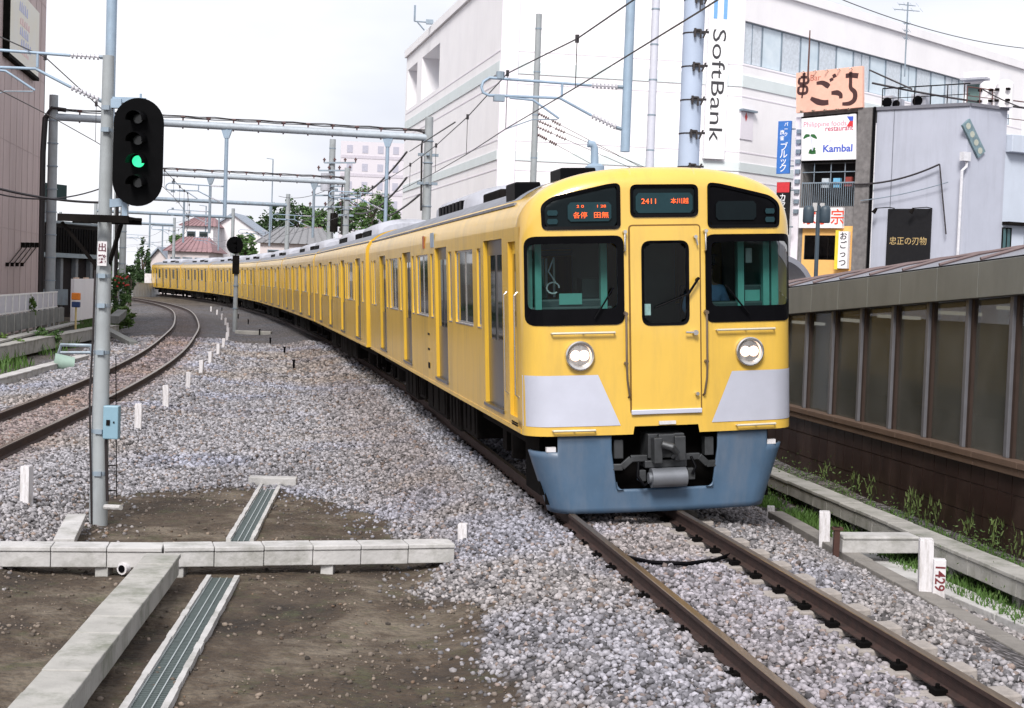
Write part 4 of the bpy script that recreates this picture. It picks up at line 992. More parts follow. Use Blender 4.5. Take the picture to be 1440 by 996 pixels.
m = MB(ROT); m.box(X0, X1, -5.0, -.3, .2, .25); m.build('floor_slab', CONC, encl)
for q in range(-8, 24, 2):
    m = MB(ROT); z = eroof(q)-.50; m.box(q, q+1.2, -1.5, -1.3, z, z+.05); m.build('ceiling_lamp', mat('tube lamp', (.8, .8, .75), .5, emit=(.9, .9, .8), estr=1.0), encl)
for q, wd, hh, cc in ((-2.6, .5, 1.3, (.30, .28, .24)), (.6, .7, .9, (.10, .12, .14)), (2.9, .35, .7, (.55, .55, .5)), (4.6, 1.1, 1.1, (.16, .15, .12)), (7.1, .6, 1.5, (.20, .21, .22)), (9.4, .8, 1.0, (.32, .30, .25))):
    m = MB(ROT); m.box(q, q+wd, -4.98, -4.9, .7, .7+hh); m.build('wall_poster', mat('poster %g' % q, cc, .7, var=.3, scale=3), encl)
# trough, slabs and grass between the track and the enclosure
A = gp(1080, 659, -.10); B = gp(1440, 806, -.10); dd = (B-A)
trough('cable_trough', 'mossy concrete cable trough running below the brown tiled wall', [(A-dd*1.2).xy, (B+dd*.8).xy], .30, .20, -.10, CONC, feet=True)
A = gp(1178, 752, -.12); B = gp(1290, 752, -.12)
t = thing('trough_bridge', 'short pale concrete trough bridging sideways to the mossy trough, rusty bracket at its end', 'trough bridge', A)
m = MB(); m.bar(A+Vector((0, 0, -.10)), B+Vector((.12, .0, -.10)), .28, .15); m.build('channel', CONCW, t, bevel=.01)
m = MB(); m.bar(A+Vector((0, 0, -.012)), B+Vector((.12, 0, -.012)), .31, .035); m.build('lid', CONCW, t, bevel=.012)
m = MB(); m.box(A.x-.07, A.x-.01, A.y-.16, A.y-.10, -.42, -.02); m.box(A.x-.09, A.x+.02, A.y-.17, A.y-.09, -.05, -.02); m.build('bracket', mat('rusty bracket', (.06, .025, .018), .8), t)
def slab(label, pa, pb, wd, z, m_, name='concrete_slab', cat='slab'):
    A, B = gp(*pa, z), gp(*pb, z); t = thing(name, label, cat, A); L = (B-A).length; n_ = max(1, int(L/1.0)); d = (B-A)/n_; q = MB()
    for i in range(n_): q.bar(A+d*i+Vector((0, 0, -.06+random.uniform(-.006, .006))), A+d*(i+1)-d.normalized()*.012+Vector((0, 0, -.06)), wd, .12)
    q.build('slab', m_, t, bevel=.01); return t
slab('long narrow grey concrete edging holding back the ballast beside the train', (1090, 718), (1500, 944), .20, -.285, mat('brown grey concrete', (.21, .195, .18), .9, var=.2, scale=4, bump=.3, bscale=30), 'edging', 'edging')
slab('flat grey concrete drain covers sunk in the grass below the mossy trough', (1205, 775), (1520, 902), .34, -.40, CONCW, 'drain_cover', 'drain cover')
GRASS = mat('grass blade', (.035, .085, .012), .7, var=.5, scale=3, col2=(.075, .15, .025))
def blades(name, label, pts, h0, h1, m_, wd=.008, cat='grass'):
    V = []; F = []
    for (x, y, z) in pts:
        h = random.uniform(h0, h1); a = random.uniform(0, 6.28); lean = random.uniform(.1, .6)*h; w_ = wd*random.uniform(.7, 1.4); b_ = random.uniform(0, 6.28)
        dx, dy = math.cos(a)*w_, math.sin(a)*w_; lx, ly = math.cos(b_)*lean, math.sin(b_)*lean; k = len(V)
        V += [(x-dx, y-dy, z), (x+dx, y+dy, z), (x+dx*.8+lx*.4, y+dy*.8+ly*.4, z+h*.6), (x-dx*.8+lx*.4, y-dy*.8+ly*.4, z+h*.6), (x+lx, y+ly, z+h)]
        F += [(k, k+1, k+2, k+3), (k+3, k+2, k+4)]
    mb = MB(); mb.v = V; mb.f = F; mb.m = [0]*len(F); o = mb.build(name, m_); return tag(o, label, cat, kind='stuff')
pts = []
for i in range(7500):
    x = random.uniform(-4.5, 12); off = random.uniform(.16, 1.25); yy = off
    p = ROT @ Vector((x, yy, -.46)); 
    cl = vnoise(np.array([x*1.0]), np.array([yy]), .55, 41)[0]
    dt = float(PT.dist(np.array([p.x]), np.array([p.y]))[0])
    if dt < 3.05: continue
    if cl+random.uniform(-.2, .2) > .44: pts.append((p.x, p.y, p.z))
blades('grass', 'tufts of green grass and weeds growing along the foot of the brown tiled wall', pts, .04, .16, GRASS, .009)
pts = []
for i in range(9000):
    x = random.uniform(-5.5, 11); p = ROT @ Vector((x, random.uniform(1.15, 1.75), -.46)); cl = vnoise(np.array([x*1.0]), np.array([1.2]), .8, 47)[0]
    dt = float(PT.dist(np.array([p.x]), np.array([p.y]))[0])
    if dt > 2.75 and cl > .35: pts.append(tuple(p))
blades('grass', 'bright green grass growing between the drain covers and the mossy trough', pts, .04, .15, GRASS, .009)
pts = []
for c_ in range(14):
    x = random.uniform(-3.5, 6); base = ROT @ Vector((x, random.uniform(.03, .12), -.42))
    for k in range(30): pts.append((base.x+random.uniform(-.08, .08), base.y+random.uniform(-.08, .08), base.z+random.uniform(0, .32)))
blades('weeds', 'taller seeding weeds standing against the brown tiles', pts, .04, .14, mat('weed', (.07, .10, .025), .8, var=.4, scale=5), .008, 'weeds')

V_, F_ = [], []
rr_ = random.Random(77)
for c_ in range(90):
    x = rr_.uniform(-4.5, 9); row = rr_.random(); y = rr_.uniform(.10, .5) if row < .45 else (rr_.uniform(1.15, 1.4) if row < .9 else rr_.uniform(.66, .74)); h_ = rr_.uniform(.08, .26)*(1.35 if row < .2 else 1); b0 = ROT @ Vector((x, y, -.44))
    if float(PT.dist(np.array([b0.x]), np.array([b0.y]))[0]) < 2.75: continue
    for k in range(rr_.randint(40, 110)):
        p = Vector((b0.x+rr_.gauss(0, .09), b0.y+rr_.gauss(0, .13), b0.z+abs(rr_.gauss(0, h_*.6)))); s_ = rr_.uniform(.010, .026)
        e1 = Vector((rr_.gauss(0, 1), rr_.gauss(0, 1), rr_.gauss(0, .8))).normalized(); e2 = e1.cross(Vector((rr_.gauss(0, 1), rr_.gauss(0, 1), rr_.gauss(0, 1)))).normalized(); k0 = len(V_)
        V_ += [tuple(p-e1*s_), tuple(p-e2*s_*.45), tuple(p+e1*s_), tuple(p+e2*s_*.45)]; F_.append((k0, k0+1, k0+2, k0+3))
mb = MB(); mb.v = V_; mb.f = F_; mb.m = [0]*len(F_); tag(mb.build('weeds', mat('weed leaf', (.030, .070, .014), .7, var=.5, scale=4, col2=(.085, .13, .03))), 'low tangled leafy weeds between the brown wall and the mossy trough', 'weeds', kind='stuff')

# ------------------------------------------------------------------ overhead line equipment
def perp(path, s): h = path.h(s); return Vector((h.y, -h.x, 0)), Vector((h.x, h.y, 0))
def insulator(mb, p0, p1, r=.05, n_=7):
    p0 = Vector(p0); p1 = Vector(p1); mb.tube([p0, p1], r*.35, 6)
    for i in range(n_):
        q = p0+(p1-p0)*((i+.5)/n_); d = (p1-p0).normalized()*.012; mb.tube([q-d, q+d], r, 10)
def cantilever(par, P0, ax, zt, reach, det=2, m_=None):
    """bracket arm reaching from the post at P0 along ax; zt: height of its top tube"""
    P0 = Vector(P0); f = lambda u, z, o=0: (P0.x+ax.x*u, P0.y+ax.y*u, z); m_ = m_ or STLB; r = .024
    a = MB(); n_ = 8 if det > 1 else 5
    a.tube([f(.62, zt), f(reach-.10, zt+.03), f(reach, zt-.04), f(reach+.03, zt-.13), f(reach, zt-.22), f(reach-.10, zt-.26), f(1.15, zt-.24), f(.60, zt-.50)], r, n_)
    a.tube([f(1.12, zt-.22), f(1.12, zt)], r*.9, n_)
    a.tube([f(2.0, zt-.28), f(1.60, zt-.30), f(1.15, zt-.58)], r*.8, n_); a.build('bracket_arm', m_, par, smooth=50)
    i_ = MB(); insulator(i_, f(.16, zt), f(.62, zt), .048); i_.build('insulator', INSW, par)
    i_ = MB(); insulator(i_, f(.16, zt-.68), f(.60, zt-.50), .048); i_.build('insulator', INSW, par)
    if det > 0:
        c = MB(); c.tube([f(.08, zt), f(.17, zt)], .035, 6); c.tube([f(.08, zt-.70), f(.17, zt-.68)], .035, 6)
        c.tube([f(2.05, zt-.80), f(1.6, zt-.62), f(1.18, zt-.60)], .012, 6); c.tube([f(reach-.28, zt+.02), f(reach-.28, zt+.14)], .07, 8); c.bar(f(reach-.36, zt-.30), f(reach-.18, zt-.30), .12, .10)
        c.build('clamp', STL, par)
def band(mb, x, y, z, r): mb.tube([(x, y, z-.02), (x, y, z+.02)], r, 14)
def gantry(Y, xl, xr, hb, label, drops, det=2, rp_=.18, zlow=4.75, boxy=True):
    s = PT.sy(Y); ax, al = perp(PT, s); c = PT.p(s); c3 = Vector((c.x, c.y, 0))
    L = c3+ax*xl; Rr = c3+ax*xr
    t = thing('gantry', label, 'gantry', L, 'gantries carrying the overhead line')
    for Q in (L, Rr):
        p = MB(); p.tube([(Q.x, Q.y, -.5), (Q.x, Q.y, hb+.9)], [rp_*1.12, rp_*.9], 14 if det else 8); o = p.build('pole', POLEC, t, smooth=50)
        if det:
            b_ = MB()
            for z in np.arange(1.0, hb, .95): band(b_, Q.x, Q.y, z, rp_*1.15)
            b_.build('pole_bands', STL, o)
    b_ = MB(); b_.tube([(L.x, L.y, hb), (Rr.x, Rr.y, hb)], .155, 12); b_.build('beam', STL if not det else mat('beam grey', (.40, .45, .50), .5, .1, var=.1, dirt=((.2, .2, .2), .4, (1, 1, 4))), t, smooth=50)
    if det:
        n_ = int((Rr-L).length/1.1); cl = MB(); k_ = MB()
        for i in range(1, n_+1):
            q = L+(Rr-L)*(i/(n_+1)); cl.tube([(q.x, q.y, hb-.2), (q.x, q.y, hb+.34)], .035, 6); cl.tube([(q.x-.09, q.y, hb+.3), (q.x+.09, q.y, hb+.3)], .05, 6)
        cl.build('beam_clamps', INS, t)
        for dz in (.25, .30, .34):
            k_.tube([Vector((L.x, L.y, hb+dz))+(Rr-L)*(i/24)+Vector((0, .05*math.sin(i*1.7+dz*40), .018*math.sin(i*2.6+dz*20))) for i in range(25)], .020, 5)
        for Q, sg in ((L, -1), (Rr, 1)):
            e_ = ax*sg
            pts_ = [Vector((Q.x, Q.y, hb+.28))-e_*.5, Vector((Q.x, Q.y, hb+.2))-e_*.22, Vector((Q.x, Q.y, hb-.35))-e_*.30, Vector((Q.x, Q.y, hb-2.0))-e_*.26, Vector((Q.x, Q.y, hb-3.2))-e_*.24]
            if sg < 0: pts_ = [Vector((Q.x, Q.y, hb+.3))-e_*.5, Vector((Q.x, Q.y, hb+.35)), Vector((Q.x, Q.y, hb-.1))+e_*.30, Vector((Q.x, Q.y, hb-1.5))+e_*.36, Vector((Q.x, Q.y, -.4))+e_*.34]
            k_.tube(pts_, .045 if sg > 0 else .10, 6)
            if sg < 0: k_.tube([p_+Vector((0, -.25, 0)) for p_ in pts_], .07, 6)
        k_.build('cable_run', CABLE, t)
        h = MB()
        for z in (hb-.75, hb-2.0): h.bar(Rr-ax*.45+Vector((0, 0, z)), Rr+ax*.45+Vector((0, 0, z)), .14, .12); h.bar(Rr+Vector((0, -.35, z)), Rr+Vector((0, .35, z)), .14, .10)
        h.build('crossarm', STL, t)
    for (off, zd, zt) in drops:
        Q = c3+ax*off; d = MB(); d.tube([(Q.x, Q.y, zd), (Q.x, Q.y, hb-.1)], .082, 10)
        if det: d.prism([(Q.x-.22, Q.y-.09, hb-.15), (Q.x+.22, Q.y-.09, hb-.15), (Q.x+.10, Q.y-.09, hb-.5), (Q.x-.10, Q.y-.09, hb-.5)], (0, .18, 0))
        d.build('drop_post', STLB if det > 1 else STL, t, smooth=50)
        cantilever(t, (Q.x, Q.y, 0), -ax, zt, 2.45, det)
    return t
# the gantry nearest the camera: its beam passes above the picture
s = PT.sy(25); ax, al = perp(PT, s); c = PT.p(s)
gantry(25, -12.5, 13, 8.7, 'nearest gantry, only its hanging posts, bracket arms and cable-covered column in view', [(2.05, 4.72, 5.80), (-6.40, 4.72, 5.80)], 2, .17)
# cable brackets on its column
t = thing('bracket_column', 'broad pale blue column with a ladder of small dark cable brackets above the cab', 'column', (2.95, 26.1, 0))
m = MB(); m.tube([(2.95, 26.1, -.5), (2.95, 26.1, 9.5)], .185, 20); m.build('shaft', mat('pale column blue', (.40, .47, .60), .6, var=.06, scale=2), t, smooth=50)
for i in range(9):
    z = 4.55+i*.575; m = MB(); m.tube([(2.95, 26.1, z), (2.95, 26.1, z+.022)], .192, 20); m.box(2.95-.03, 3.19, 25.86, 25.90, z-.005, z+.03)
    m.box(2.93, 2.965, 25.83, 25.88, z-.08, z+.07); m.box(3.03, 3.06, 25.83, 25.88, z-.10, z+.05); m.bar((3.09, 25.85, z-.09), (3.15, 25.85, z+.06), .035, .03); m.box(2.93, 3.05, 25.84, 25.87, z+.03, z+.06)
    m.build('cable_bracket', CABLE, t)
gantry(65, -11.7, 4.1, 8.75, 'first fully visible gantry with a grey tube beam wrapped in cables', [(2.3, 4.9, 6.2), (-4.6, 4.9, 6.2)], 2, .20)
gantry(91, -9.6, 3.6, 8.35, 'second gantry along the curve, its beam showing under the first', [(1.6, 4.9, 6.2), (-4.6, 4.9, 6.2)], 1, .19)
gantry(120, -10.0, 3.4, 8.25, 'third gantry along the curve above the roofs of the last cars', [(2.0, 4.9, 6.1), (-4.8, 4.9, 6.1)], 0, .19)
gantry(150, -10.0, 3.4, 8.3, 'fourth gantry along the curve in front of the red roofed house', [(2.0, 4.9, 6.1), (-4.8, 4.9, 6.1)], 0, .19)
gantry(180, -10.0, 3.4, 8.3, 'farthest gantry, a thin grey frame beyond the end of the train', [(2.0, 4.9, 6.1), (-4.8, 4.9, 6.1)], 0, .19)
def overhead(path, name, label, s0, s1, off=0, zc=5.0, zm=5.92):
    p = path.p(s0); t = thing(name, label, 'overhead line', (p.x, p.y, zm)); c = MB(); me_ = MB(); k = [path.sy(y) for y in (-3, 25, 65, 91, 120, 150, 180, 204)]
    pc = []; pm = []
    for a, b_ in zip(k[:-1], k[1:]):
        n_ = max(2, int((b_-a)/5))
        for i in range(n_):
            u = i/n_; s = a+(b_-a)*u; q = path.side(s, off+(.0)); pc.append((q.x, q.y, zc-.03*4*u*(1-u))); pm.append((q.x, q.y, zm-.42*4*u*(1-u)))
            if i % 1 == 0 and s < 120:
                d = MB(); d.tube([pc[-1], pm[-1]], .006, 4); d.tube([(q.x, q.y, pm[-1][2]-.05), (q.x, q.y, pm[-1][2]+.05)], .03, 6); d.build('dropper', WIRE, t)
    me_.tube(pm, .0105, 5); c.tube(pc, .009, 5); c.build('contact_wire', WIRE, t); me_.build('messenger_wire', WIRE, t)
overhead(PT, 'overhead_line', 'overhead line wires strung above the yellow train', 0, 200)
overhead(PL, 'overhead_line', 'overhead line wires strung above the empty curving track', 0, 200)
def wire(pa, pb, label, sag=.3, r=.012, m_=None, cat='wire', name='cable'):
    pa, pb = Vector(pa), Vector(pb); mb = MB(); mb.tube([pa+(pb-pa)*(i/16)+Vector((0, 0, -sag*4*(i/16)*(1-i/16))) for i in range(17)], r, 5)
    o = mb.build(name, m_ or WIRE, loc=tuple(pa)); return tag(o, label, cat)

# ------------------------------------------------------------------ signal mast
q = gp(138, 736, -.42); mx_, my_ = q.x, q.y
sig = thing('signal_mast', 'concrete signal mast with black oval signal head showing a green light', 'railway signal', q)
m = MB(); m.tube([(mx_, my_, -.5), (mx_, my_, 1.6), (mx_, my_, 4.78)], [.104, .086, .062], 20); m.build('mast', POLEC, sig, smooth=50)
m = MB()
for z in (.15, .62, 1.5, 2.02, 2.35, 3.96, 4.20): m.tube([(mx_, my_, z-.02), (mx_, my_, z+.02)], .105-.009*z, 16); m.box(mx_-.03, mx_+.05, my_-.12, my_-.08, z-.025, z+.025)
m.build('mast_clamps', STL, sig)
def mp_(x, y, dy=0): return at(x, y, my_+dy)       # a place in the upright plane of the mast
m = MB(); m.tube([mp_(129, 742, -.1), mp_(126, 560, -.11), mp_(131, 470, -.10), mp_(134, 380, -.1)], .012, 6); m.tube([mp_(151, 705, -.08), mp_(149, 622, -.09), mp_(152, 596, -.1)], .018, 6); m.build('mast_cable', CABLE, sig)
# head
hc = at(194, 214, my_-.22); hw = .275; hh = .59; m = MB(); n_ = 16; pts = []
for k in range(n_+1): t_ = math.pi*k/n_; pts.append((hc.x+hw*math.cos(t_), hc.y, hc.z+hh-hw+hw*math.sin(t_)))
for k in range(n_+1): t_ = math.pi+math.pi*k/n_; pts.append((hc.x+hw*math.cos(t_), hc.y, hc.z-hh+hw+hw*math.sin(t_)))
tilt = Matrix.Translation(hc) @ Matrix.Rotation(R(0), 4, 'Z') @ Matrix.Translation(-hc)
BOARD = mat('signal black', (.003, .003, .0035), .6, var=.2, spec=.04)
m.prism(pts, (0, .02, 0)); m.build('backboard', BOARD, sig, bevel=.004)
m = MB(); m.box(hc.x-.10, hc.x+.10, hc.y+.02, hc.y+.20, hc.z-.50, hc.z+.50); m.build('housing', BOARD, sig, bevel=.01)
GREEN = mat('green lamp', (.02, .5, .22), .2, emit=(.03, .62, .26), estr=1.1); OFFL = mat('unlit lens', (.03, .035, .035), .15, var=.2)
for i, py in enumerate((167, 197, 227, 257)):
    p = at(194, py, my_-.26); lit = (i == 2)
    m = MB(); r_ = .062 if lit else .052; m.tube([(p.x, p.y-.005, p.z), (p.x, p.y+.04, p.z)], r_, 20); m.build('signal_lens', GREEN if lit else OFFL, sig, smooth=40)
    h = MB(); vs = []; fs = []; K = 14
    for k in range(K+1):
        t_ = math.pi*(-.05+1.1*k/K); c_, s_ = math.cos(t_)*.095, math.sin(t_)*.095
        vs += [(p.x+c_, p.y+.04, p.z+s_), (p.x+c_*.95, p.y-.20, p.z+s_*.95-.02), (p.x+c_*.92, p.y-.20, p.z+s_*.92-.02), (p.x+c_*.94, p.y+.04, p.z+s_*.94)]
    for k in range(K):
        a = 4*k; b__ = a+4
        for q_ in range(4): fs.append((a+q_, a+(q_+1) % 4, b__+(q_+1) % 4, b__+q_))
    h.add(vs, fs); h.build('lamp_hood', BOARD, sig, smooth=40)
m = MB(); a = mp_(150, 140); b_ = mp_(205, 142); m.bar(a, b_, .05, .06); m.bar(mp_(150, 146), mp_(172, 146), .09, .10); m.tube([mp_(198, 142), mp_(198, 132)], .014, 6); m.bar(mp_(148, 287), mp_(180, 284), .09, .09); m.bar(mp_(176, 282, -.05), mp_(176, 310, -.05), .06)
m.build('head_bracket', STLB, sig)
m = MB()     # maintenance step below the head
zl = mp_(150, 309).z; xa = mp_(92, 306).x; xb = mp_(190, 311).x
for dy in (-.28, .28): m.box(xa, xb, my_+dy-.02, my_+dy+.02, zl-.04, zl+.04)
for k in range(9): x = xa+(xb-xa)*k/8; m.box(x-.012, x+.012, my_-.26, my_+.26, zl+.005, zl+.03)
m.build('step_platform', SOOT, sig)
m = MB(); c_ = mp_(146, 376)
m.bar((xa+.02, my_-.2, zl-.05), (c_.x-.06, my_, c_.z-.02), .035); m.bar((xb-.10, my_-.2, zl-.05), (c_.x+.05, my_, c_.z), .035); m.build('brace', SOOT, sig)
p = at(144, 357, my_-.12); m = MB(); m.box(p.x-.052, p.x+.052, p.y-.012, p.y, p.z-.135, p.z+.135); m.build('name_plate', WHT, sig, bevel=.004)
for k, ch in enumerate('出発'):
    M = Matrix(((1, 0, 0, p.x), (0, 0, 1, p.y-.0135), (0, 1, 0, p.z+.062-.125*k), (0, 0, 0, 1))); text(ch, .10, M, mat('maroon ink', (.09, .015, .03), .6), sig, 'plate_lettering', .001, bold=.002)
p = at(157, 594, my_-.13); m = MB(); m.box(p.x-.085, p.x+.085, p.y-.05, p.y+.07, p.z-.185, p.z+.185); m.build('junction_box', mat('pale blue box', (.20, .33, .41), .45, var=.06), sig, bevel=.012)
m = MB(); m.box(p.x-.045, p.x-.005, p.y-.062, p.y-.05, p.z-.03, p.z+.03); m.box(p.x+.03, p.x+.045, p.y-.06, p.y-.05, p.z-.005, p.z+.015); m.build('box_lock', SOOT, sig)
m = MB()
a = at(162, 525, my_); 
for k in range(8): z = .35+k*.22; 
m.tube([mp_(163, 500), mp_(164, 700)], .006, 5)
for py in (525, 560, 585, 655, 690): m.tube([mp_(149, py), mp_(163, py)], .007, 5)
m.build('mast_steps', SOOT, sig)
m = MB(); m.tube([at(148, 713, my_-.1), at(170, 714, my_-.25)], .03, 8); m.build('cable_end', CONCW, sig)

# ------------------------------------------------------------------ facades
def wall_holes(pl, u0, u1, v0, v1, holes, dep, mb=None):
    mb = mb or MB(); mb.M = pl.M
    us_ = sorted({u0, u1, *[h[0] for h in holes], *[h[1] for h in holes]}); vs_ = sorted({v0, v1, *[h[2] for h in holes], *[h[3] for h in holes]})
    for i in range(len(us_)-1):
        for j in range(len(vs_)-1):
            uc, vc = (us_[i]+us_[i+1])/2, (vs_[j]+vs_[j+1])/2
            if any(h[0] < uc < h[1] and h[2] < vc < h[3] for h in holes): continue
            mb.poly([(us_[i], 0, vs_[j]), (us_[i+1], 0, vs_[j]), (us_[i+1], 0, vs_[j+1]), (us_[i], 0, vs_[j+1])])
    for a, b_, c_, d_ in holes:
        for (p, q) in (((a, c_), (b_, c_)), ((b_, c_), (b_, d_)), ((b_, d_), (a, d_)), ((a, d_), (a, c_))): mb.poly([(p[0], 0, p[1]), (q[0], 0, q[1]), (q[0], -dep, q[1]), (p[0], -dep, p[1])])
    mb.M = None; return mb
def pbox(mb, pl, u0, u1, n0, n1, v0, v1, m=None): old = mb.M; mb.M = pl.M; mb.box(u0, u1, n0, n1, v0, v1, m); mb.M = old; return mb
def window(par, pl, u0, u1, v0, v1, n0=0., mull=1, gm=None, fm=None, sill=False):
    f = MB(); w_ = .05
    for q in ((u0, u0+w_, v0, v1), (u1-w_, u1, v0, v1), (u0+w_, u1-w_, v0, v0+w_), (u0+w_, u1-w_, v1-w_, v1)): pbox(f, pl, q[0], q[1], n0+.0, n0+.05, q[2], q[3])
    for k in range(1, mull+1): u = u0+(u1-u0)*k/(mull+1); pbox(f, pl, u-.022, u+.022, n0, n0+.045, v0+w_, v1-w_)
    if sill: pbox(f, pl, u0-.05, u1+.05, n0, n0+.12, v0-.06, v0-.001)
    o = f.build('window', fm or CHR, par)
    g = MB(); pbox(g, pl, u0+w_*.5, u1-w_*.5, n0+.006, n0+.02, v0+w_*.5, v1-w_*.5); g.build('pane', gm or DGL, o)
    return o
WHB = mat('white building render', (.86, .84, .86), .75, var=.03, scale=.6, dirt=((.70, .68, .72), .35, (.5, .5, .15)))
BAND = mat('pale green grey band', (.66, .72, .73), .7, var=.05, scale=1)
LAV = mat('pale lavender pier', (.76, .72, .78), .7, var=.03)
PGL = mat('pale curtained glass', (.48, .58, .66), .12, var=.25, scale=.8, col2=(.66, .74, .80))
PGD = mat('recess blue grey', (.30, .36, .43), .4, var=.2, scale=1.5)
A_, B_, C_, D_ = Vector((-8.1, 105.6)), Vector((-1.07, 75)), Vector((11.3, 77.1)), Vector((33.8, 101.3)); HB = 18.6
pAB = Plane((A_.x, A_.y, 0), B_-A_); pBC = Plane((B_.x, B_.y, 0), C_-B_); pCD = Plane((C_.x, C_.y, 0), D_-C_)
big = thing('department_store', 'large white department store with pale bands and a vertical name banner behind the train', 'building', (B_.x, B_.y, 0))
h1 = [*pAB.px(572, 128)][:1]; 
def pr_rect(pl, xa, ya, xb, yb): a = pl.px(xa, ya); c = pl.px(xb, yb); return (min(a[0], c[0]), max(a[0], c[0]), min(a[1], c[1]), max(a[1], c[1]))
ua, va = pAB.px(572, 154); ub, vb = pAB.px(587, 92); uc, vc = pAB.px(592, 142); ud, vd = pAB.px(619, 60)
vt = vd; holesAB = [(ua, ub, vc*.5+va*.5, vt), (uc, ud, vc*.5+va*.5, vt)]
w_ = wall_holes(pAB, 0, (B_-A_).length, -.5, HB, holesAB, 1.3)
LB, LC = (C_-B_).length, (D_-C_).length
wall_holes(pBC, 0, LB, -.5, HB, [], .3, w_); u0_, u1_ = pCD.px(1047, 60)[0], pCD.px(1424, 130)[0]; vtop = pCD.px(1080, 37.6)[1]; vbot = pCD.px(1080, 97)[1]
wall_holes(pCD, 0, LC, -.5, HB, [(u0_, u1_, vbot, vtop)], .25, w_)
w_.poly([(D_.x, D_.y, -.5), (D_.x+4, 135, -.5), (D_.x+4, 135, HB), (D_.x, D_.y, HB)]); w_.poly([(A_.x, A_.y, -.5), (-8, 135, -.5), (-8, 135, HB), (A_.x, A_.y, HB)]); w_.poly([(-8, 135, -.5), (D_.x+4, 135, -.5), (D_.x+4, 135, HB), (-8, 135, HB)])
w_.poly([(A_.x, A_.y, HB-.3), (B_.x, B_.y, HB-.3), (C_.x, C_.y, HB-.3), (D_.x, D_.y, HB-.3), (D_.x+4, 135, HB-.3), (-8, 135, HB-.3)])
w_.build('wall', WHB, big)
m = MB()
for pl, L in ((pAB, 31.4), (pBC, LB), (pCD, LC)):
    for z in (HB-.02,): pbox(m, pl, -.1 if pl is pAB else 0.02, L-.02, .002, .16, z-.5, z)
m.build('parapet', WHB, big)
for k, (pya, pyb) in enumerate(((87, 104), (213, 226))):
    v1_ = pBC.px(735, pya)[1]; v0_ = pBC.px(735, pyb)[1]; m = MB()
    pbox(m, pAB, 0.3, 31.38, .003, .05, v0_, v1_); pbox(m, pBC, .9, LB, .003, .05, v0_, v1_); pbox(m, pCD, .02, LC, .003, .05, v0_-(.0 if k else 0), v1_); m.build('band', BAND, big)
    m = MB(); 
    for z in (v0_-.5, v1_+.5): pbox(m, pBC, .9, LB, .002, .018, z, z+.06); pbox(m, pAB, .3, 31.3, .002, .018, z, z+.06); pbox(m, pCD, .02, LC, .002, .018, z, z+.06)
    m.build('string_course', LAV, big)
m = MB(); pbox(m, pBC, -.02, .88, .001, .10, -.5, HB-.5); m.build('corner_pier', LAV, big)
m = MB(); a = pBC.px(984, 100)[0]; c_ = pBC.px(1026, 100)[0]; pbox(m, pBC, a-.9, a-.02, .002, .22, -.5, HB-.6); m.build('pier', LAV, big)
for h in holesAB:
    m = MB(); pbox(m, pAB, h[0]-.01, h[1]+.01, -1.34, -1.3, h[2]-.01, h[3]+.01); o = m.build('window_recess', PGD, big)
    f = MB()
    for t_ in (.33, .66): u = h[0]+(h[1]-h[0])*t_; pbox(f, pAB, u-.12, u+.12, -1.30, -1.2, h[2], h[3])
    f.build('recess_mullion', LAV, o)
nW = 17; du = (u1_-u0_)/nW
for i in range(nW):
    window(big, pCD, u0_+du*i+.012, u0_+du*(i+1)-.012, vbot+.01, vtop-.01, -.2, 0 if i % 3 else 1, PGL if i % 2 else mat('pale blind glass', (.55, .60, .66), .2, var=.15), STL)
# name banner
a = pBC.px(992, 100)[0]; c_ = pBC.px(1021, 100)[0]; vb_ = pBC.px(1000, 224)[1]
m = MB(); pbox(m, pBC, a, c_, .002, .30, vb_, HB+.2); m.build('name_banner', mat('white banner', (.80, .80, .82), .6, var=.02), big)
def vtext(pl, px0, py0, px1, py1, body, size_u, m_, par, n0, sx=1., name='lettering'):
    a = pl.px(px0, py0); c = pl.px(px1, py1); u = (a[0]+c[0])/2; v = (a[1]+c[1])/2
    P_ = pl.O+pl.u*u+pl.n*n0+pl.z*v      # reading downwards
    M = Matrix(((0, pl.u.x, pl.n.x, P_.x), (0, pl.u.y, pl.n.y, P_.y), (-1, 0, 0, P_.z), (0, 0, 0, 1)))
    return text(body, size_u, M, m_, par, name, .002, sx=sx)
INK = mat('charcoal ink', (.03, .03, .035), .6); BLU = mat('sign light blue', (.16, .36, .68), .6); 
H_ = pBC.px(1007, 42)[1]-pBC.px(1003, 200)[1]
uw = pBC.px(1018, 100)[0]-pBC.px(996, 100)[0]
txt = vtext(pBC, 1007, 42, 1004, 200, 'SoftBank', 1.0, INK, big, .306)
d_ = txt.dimensions; zs_ = [v.co.z for v in txt.data.vertices]; span = max(zs_)-min(zs_); zc = (max(zs_)+min(zs_))/2
for v in txt.data.vertices: v.co.z = zc+(v.co.z-zc)*H_/span
for dx in (-.32, .20): m = MB(); pbox(m, pBC, (a+c_)/2+dx, (a+c_)/2+dx+.2, .302, .31, pBC.px(1008, 28)[1], HB); m.build('logo_bar', BLU, big)
m = MB(); x_ = pBC.px(1048, 155); 
q = pr_rect(pCD, 1041, 156, 1057, 198); pbox(m, pCD, q[0], q[1], .003, .05, q[2], q[3]); m.build('service_door', LAV, big)
m = MB(); pbox(m, pCD, q[0]-.1, q[1]+.1, .003, .25, q[3], q[3]+.1); m.build('door_canopy', STL, big)
m = MB(); m.poly([pCD.O+pCD.u*(q[0]+.35)+pCD.n*.06+pCD.z*(q[2]+.9+dz) + pCD.u*dx for dx, dz in ((0, .25), (.12, .5), (.24, .25), (.12, .0))]); m.build('door_mark', mat('red mark', (.5, .05, .05), .6), big)
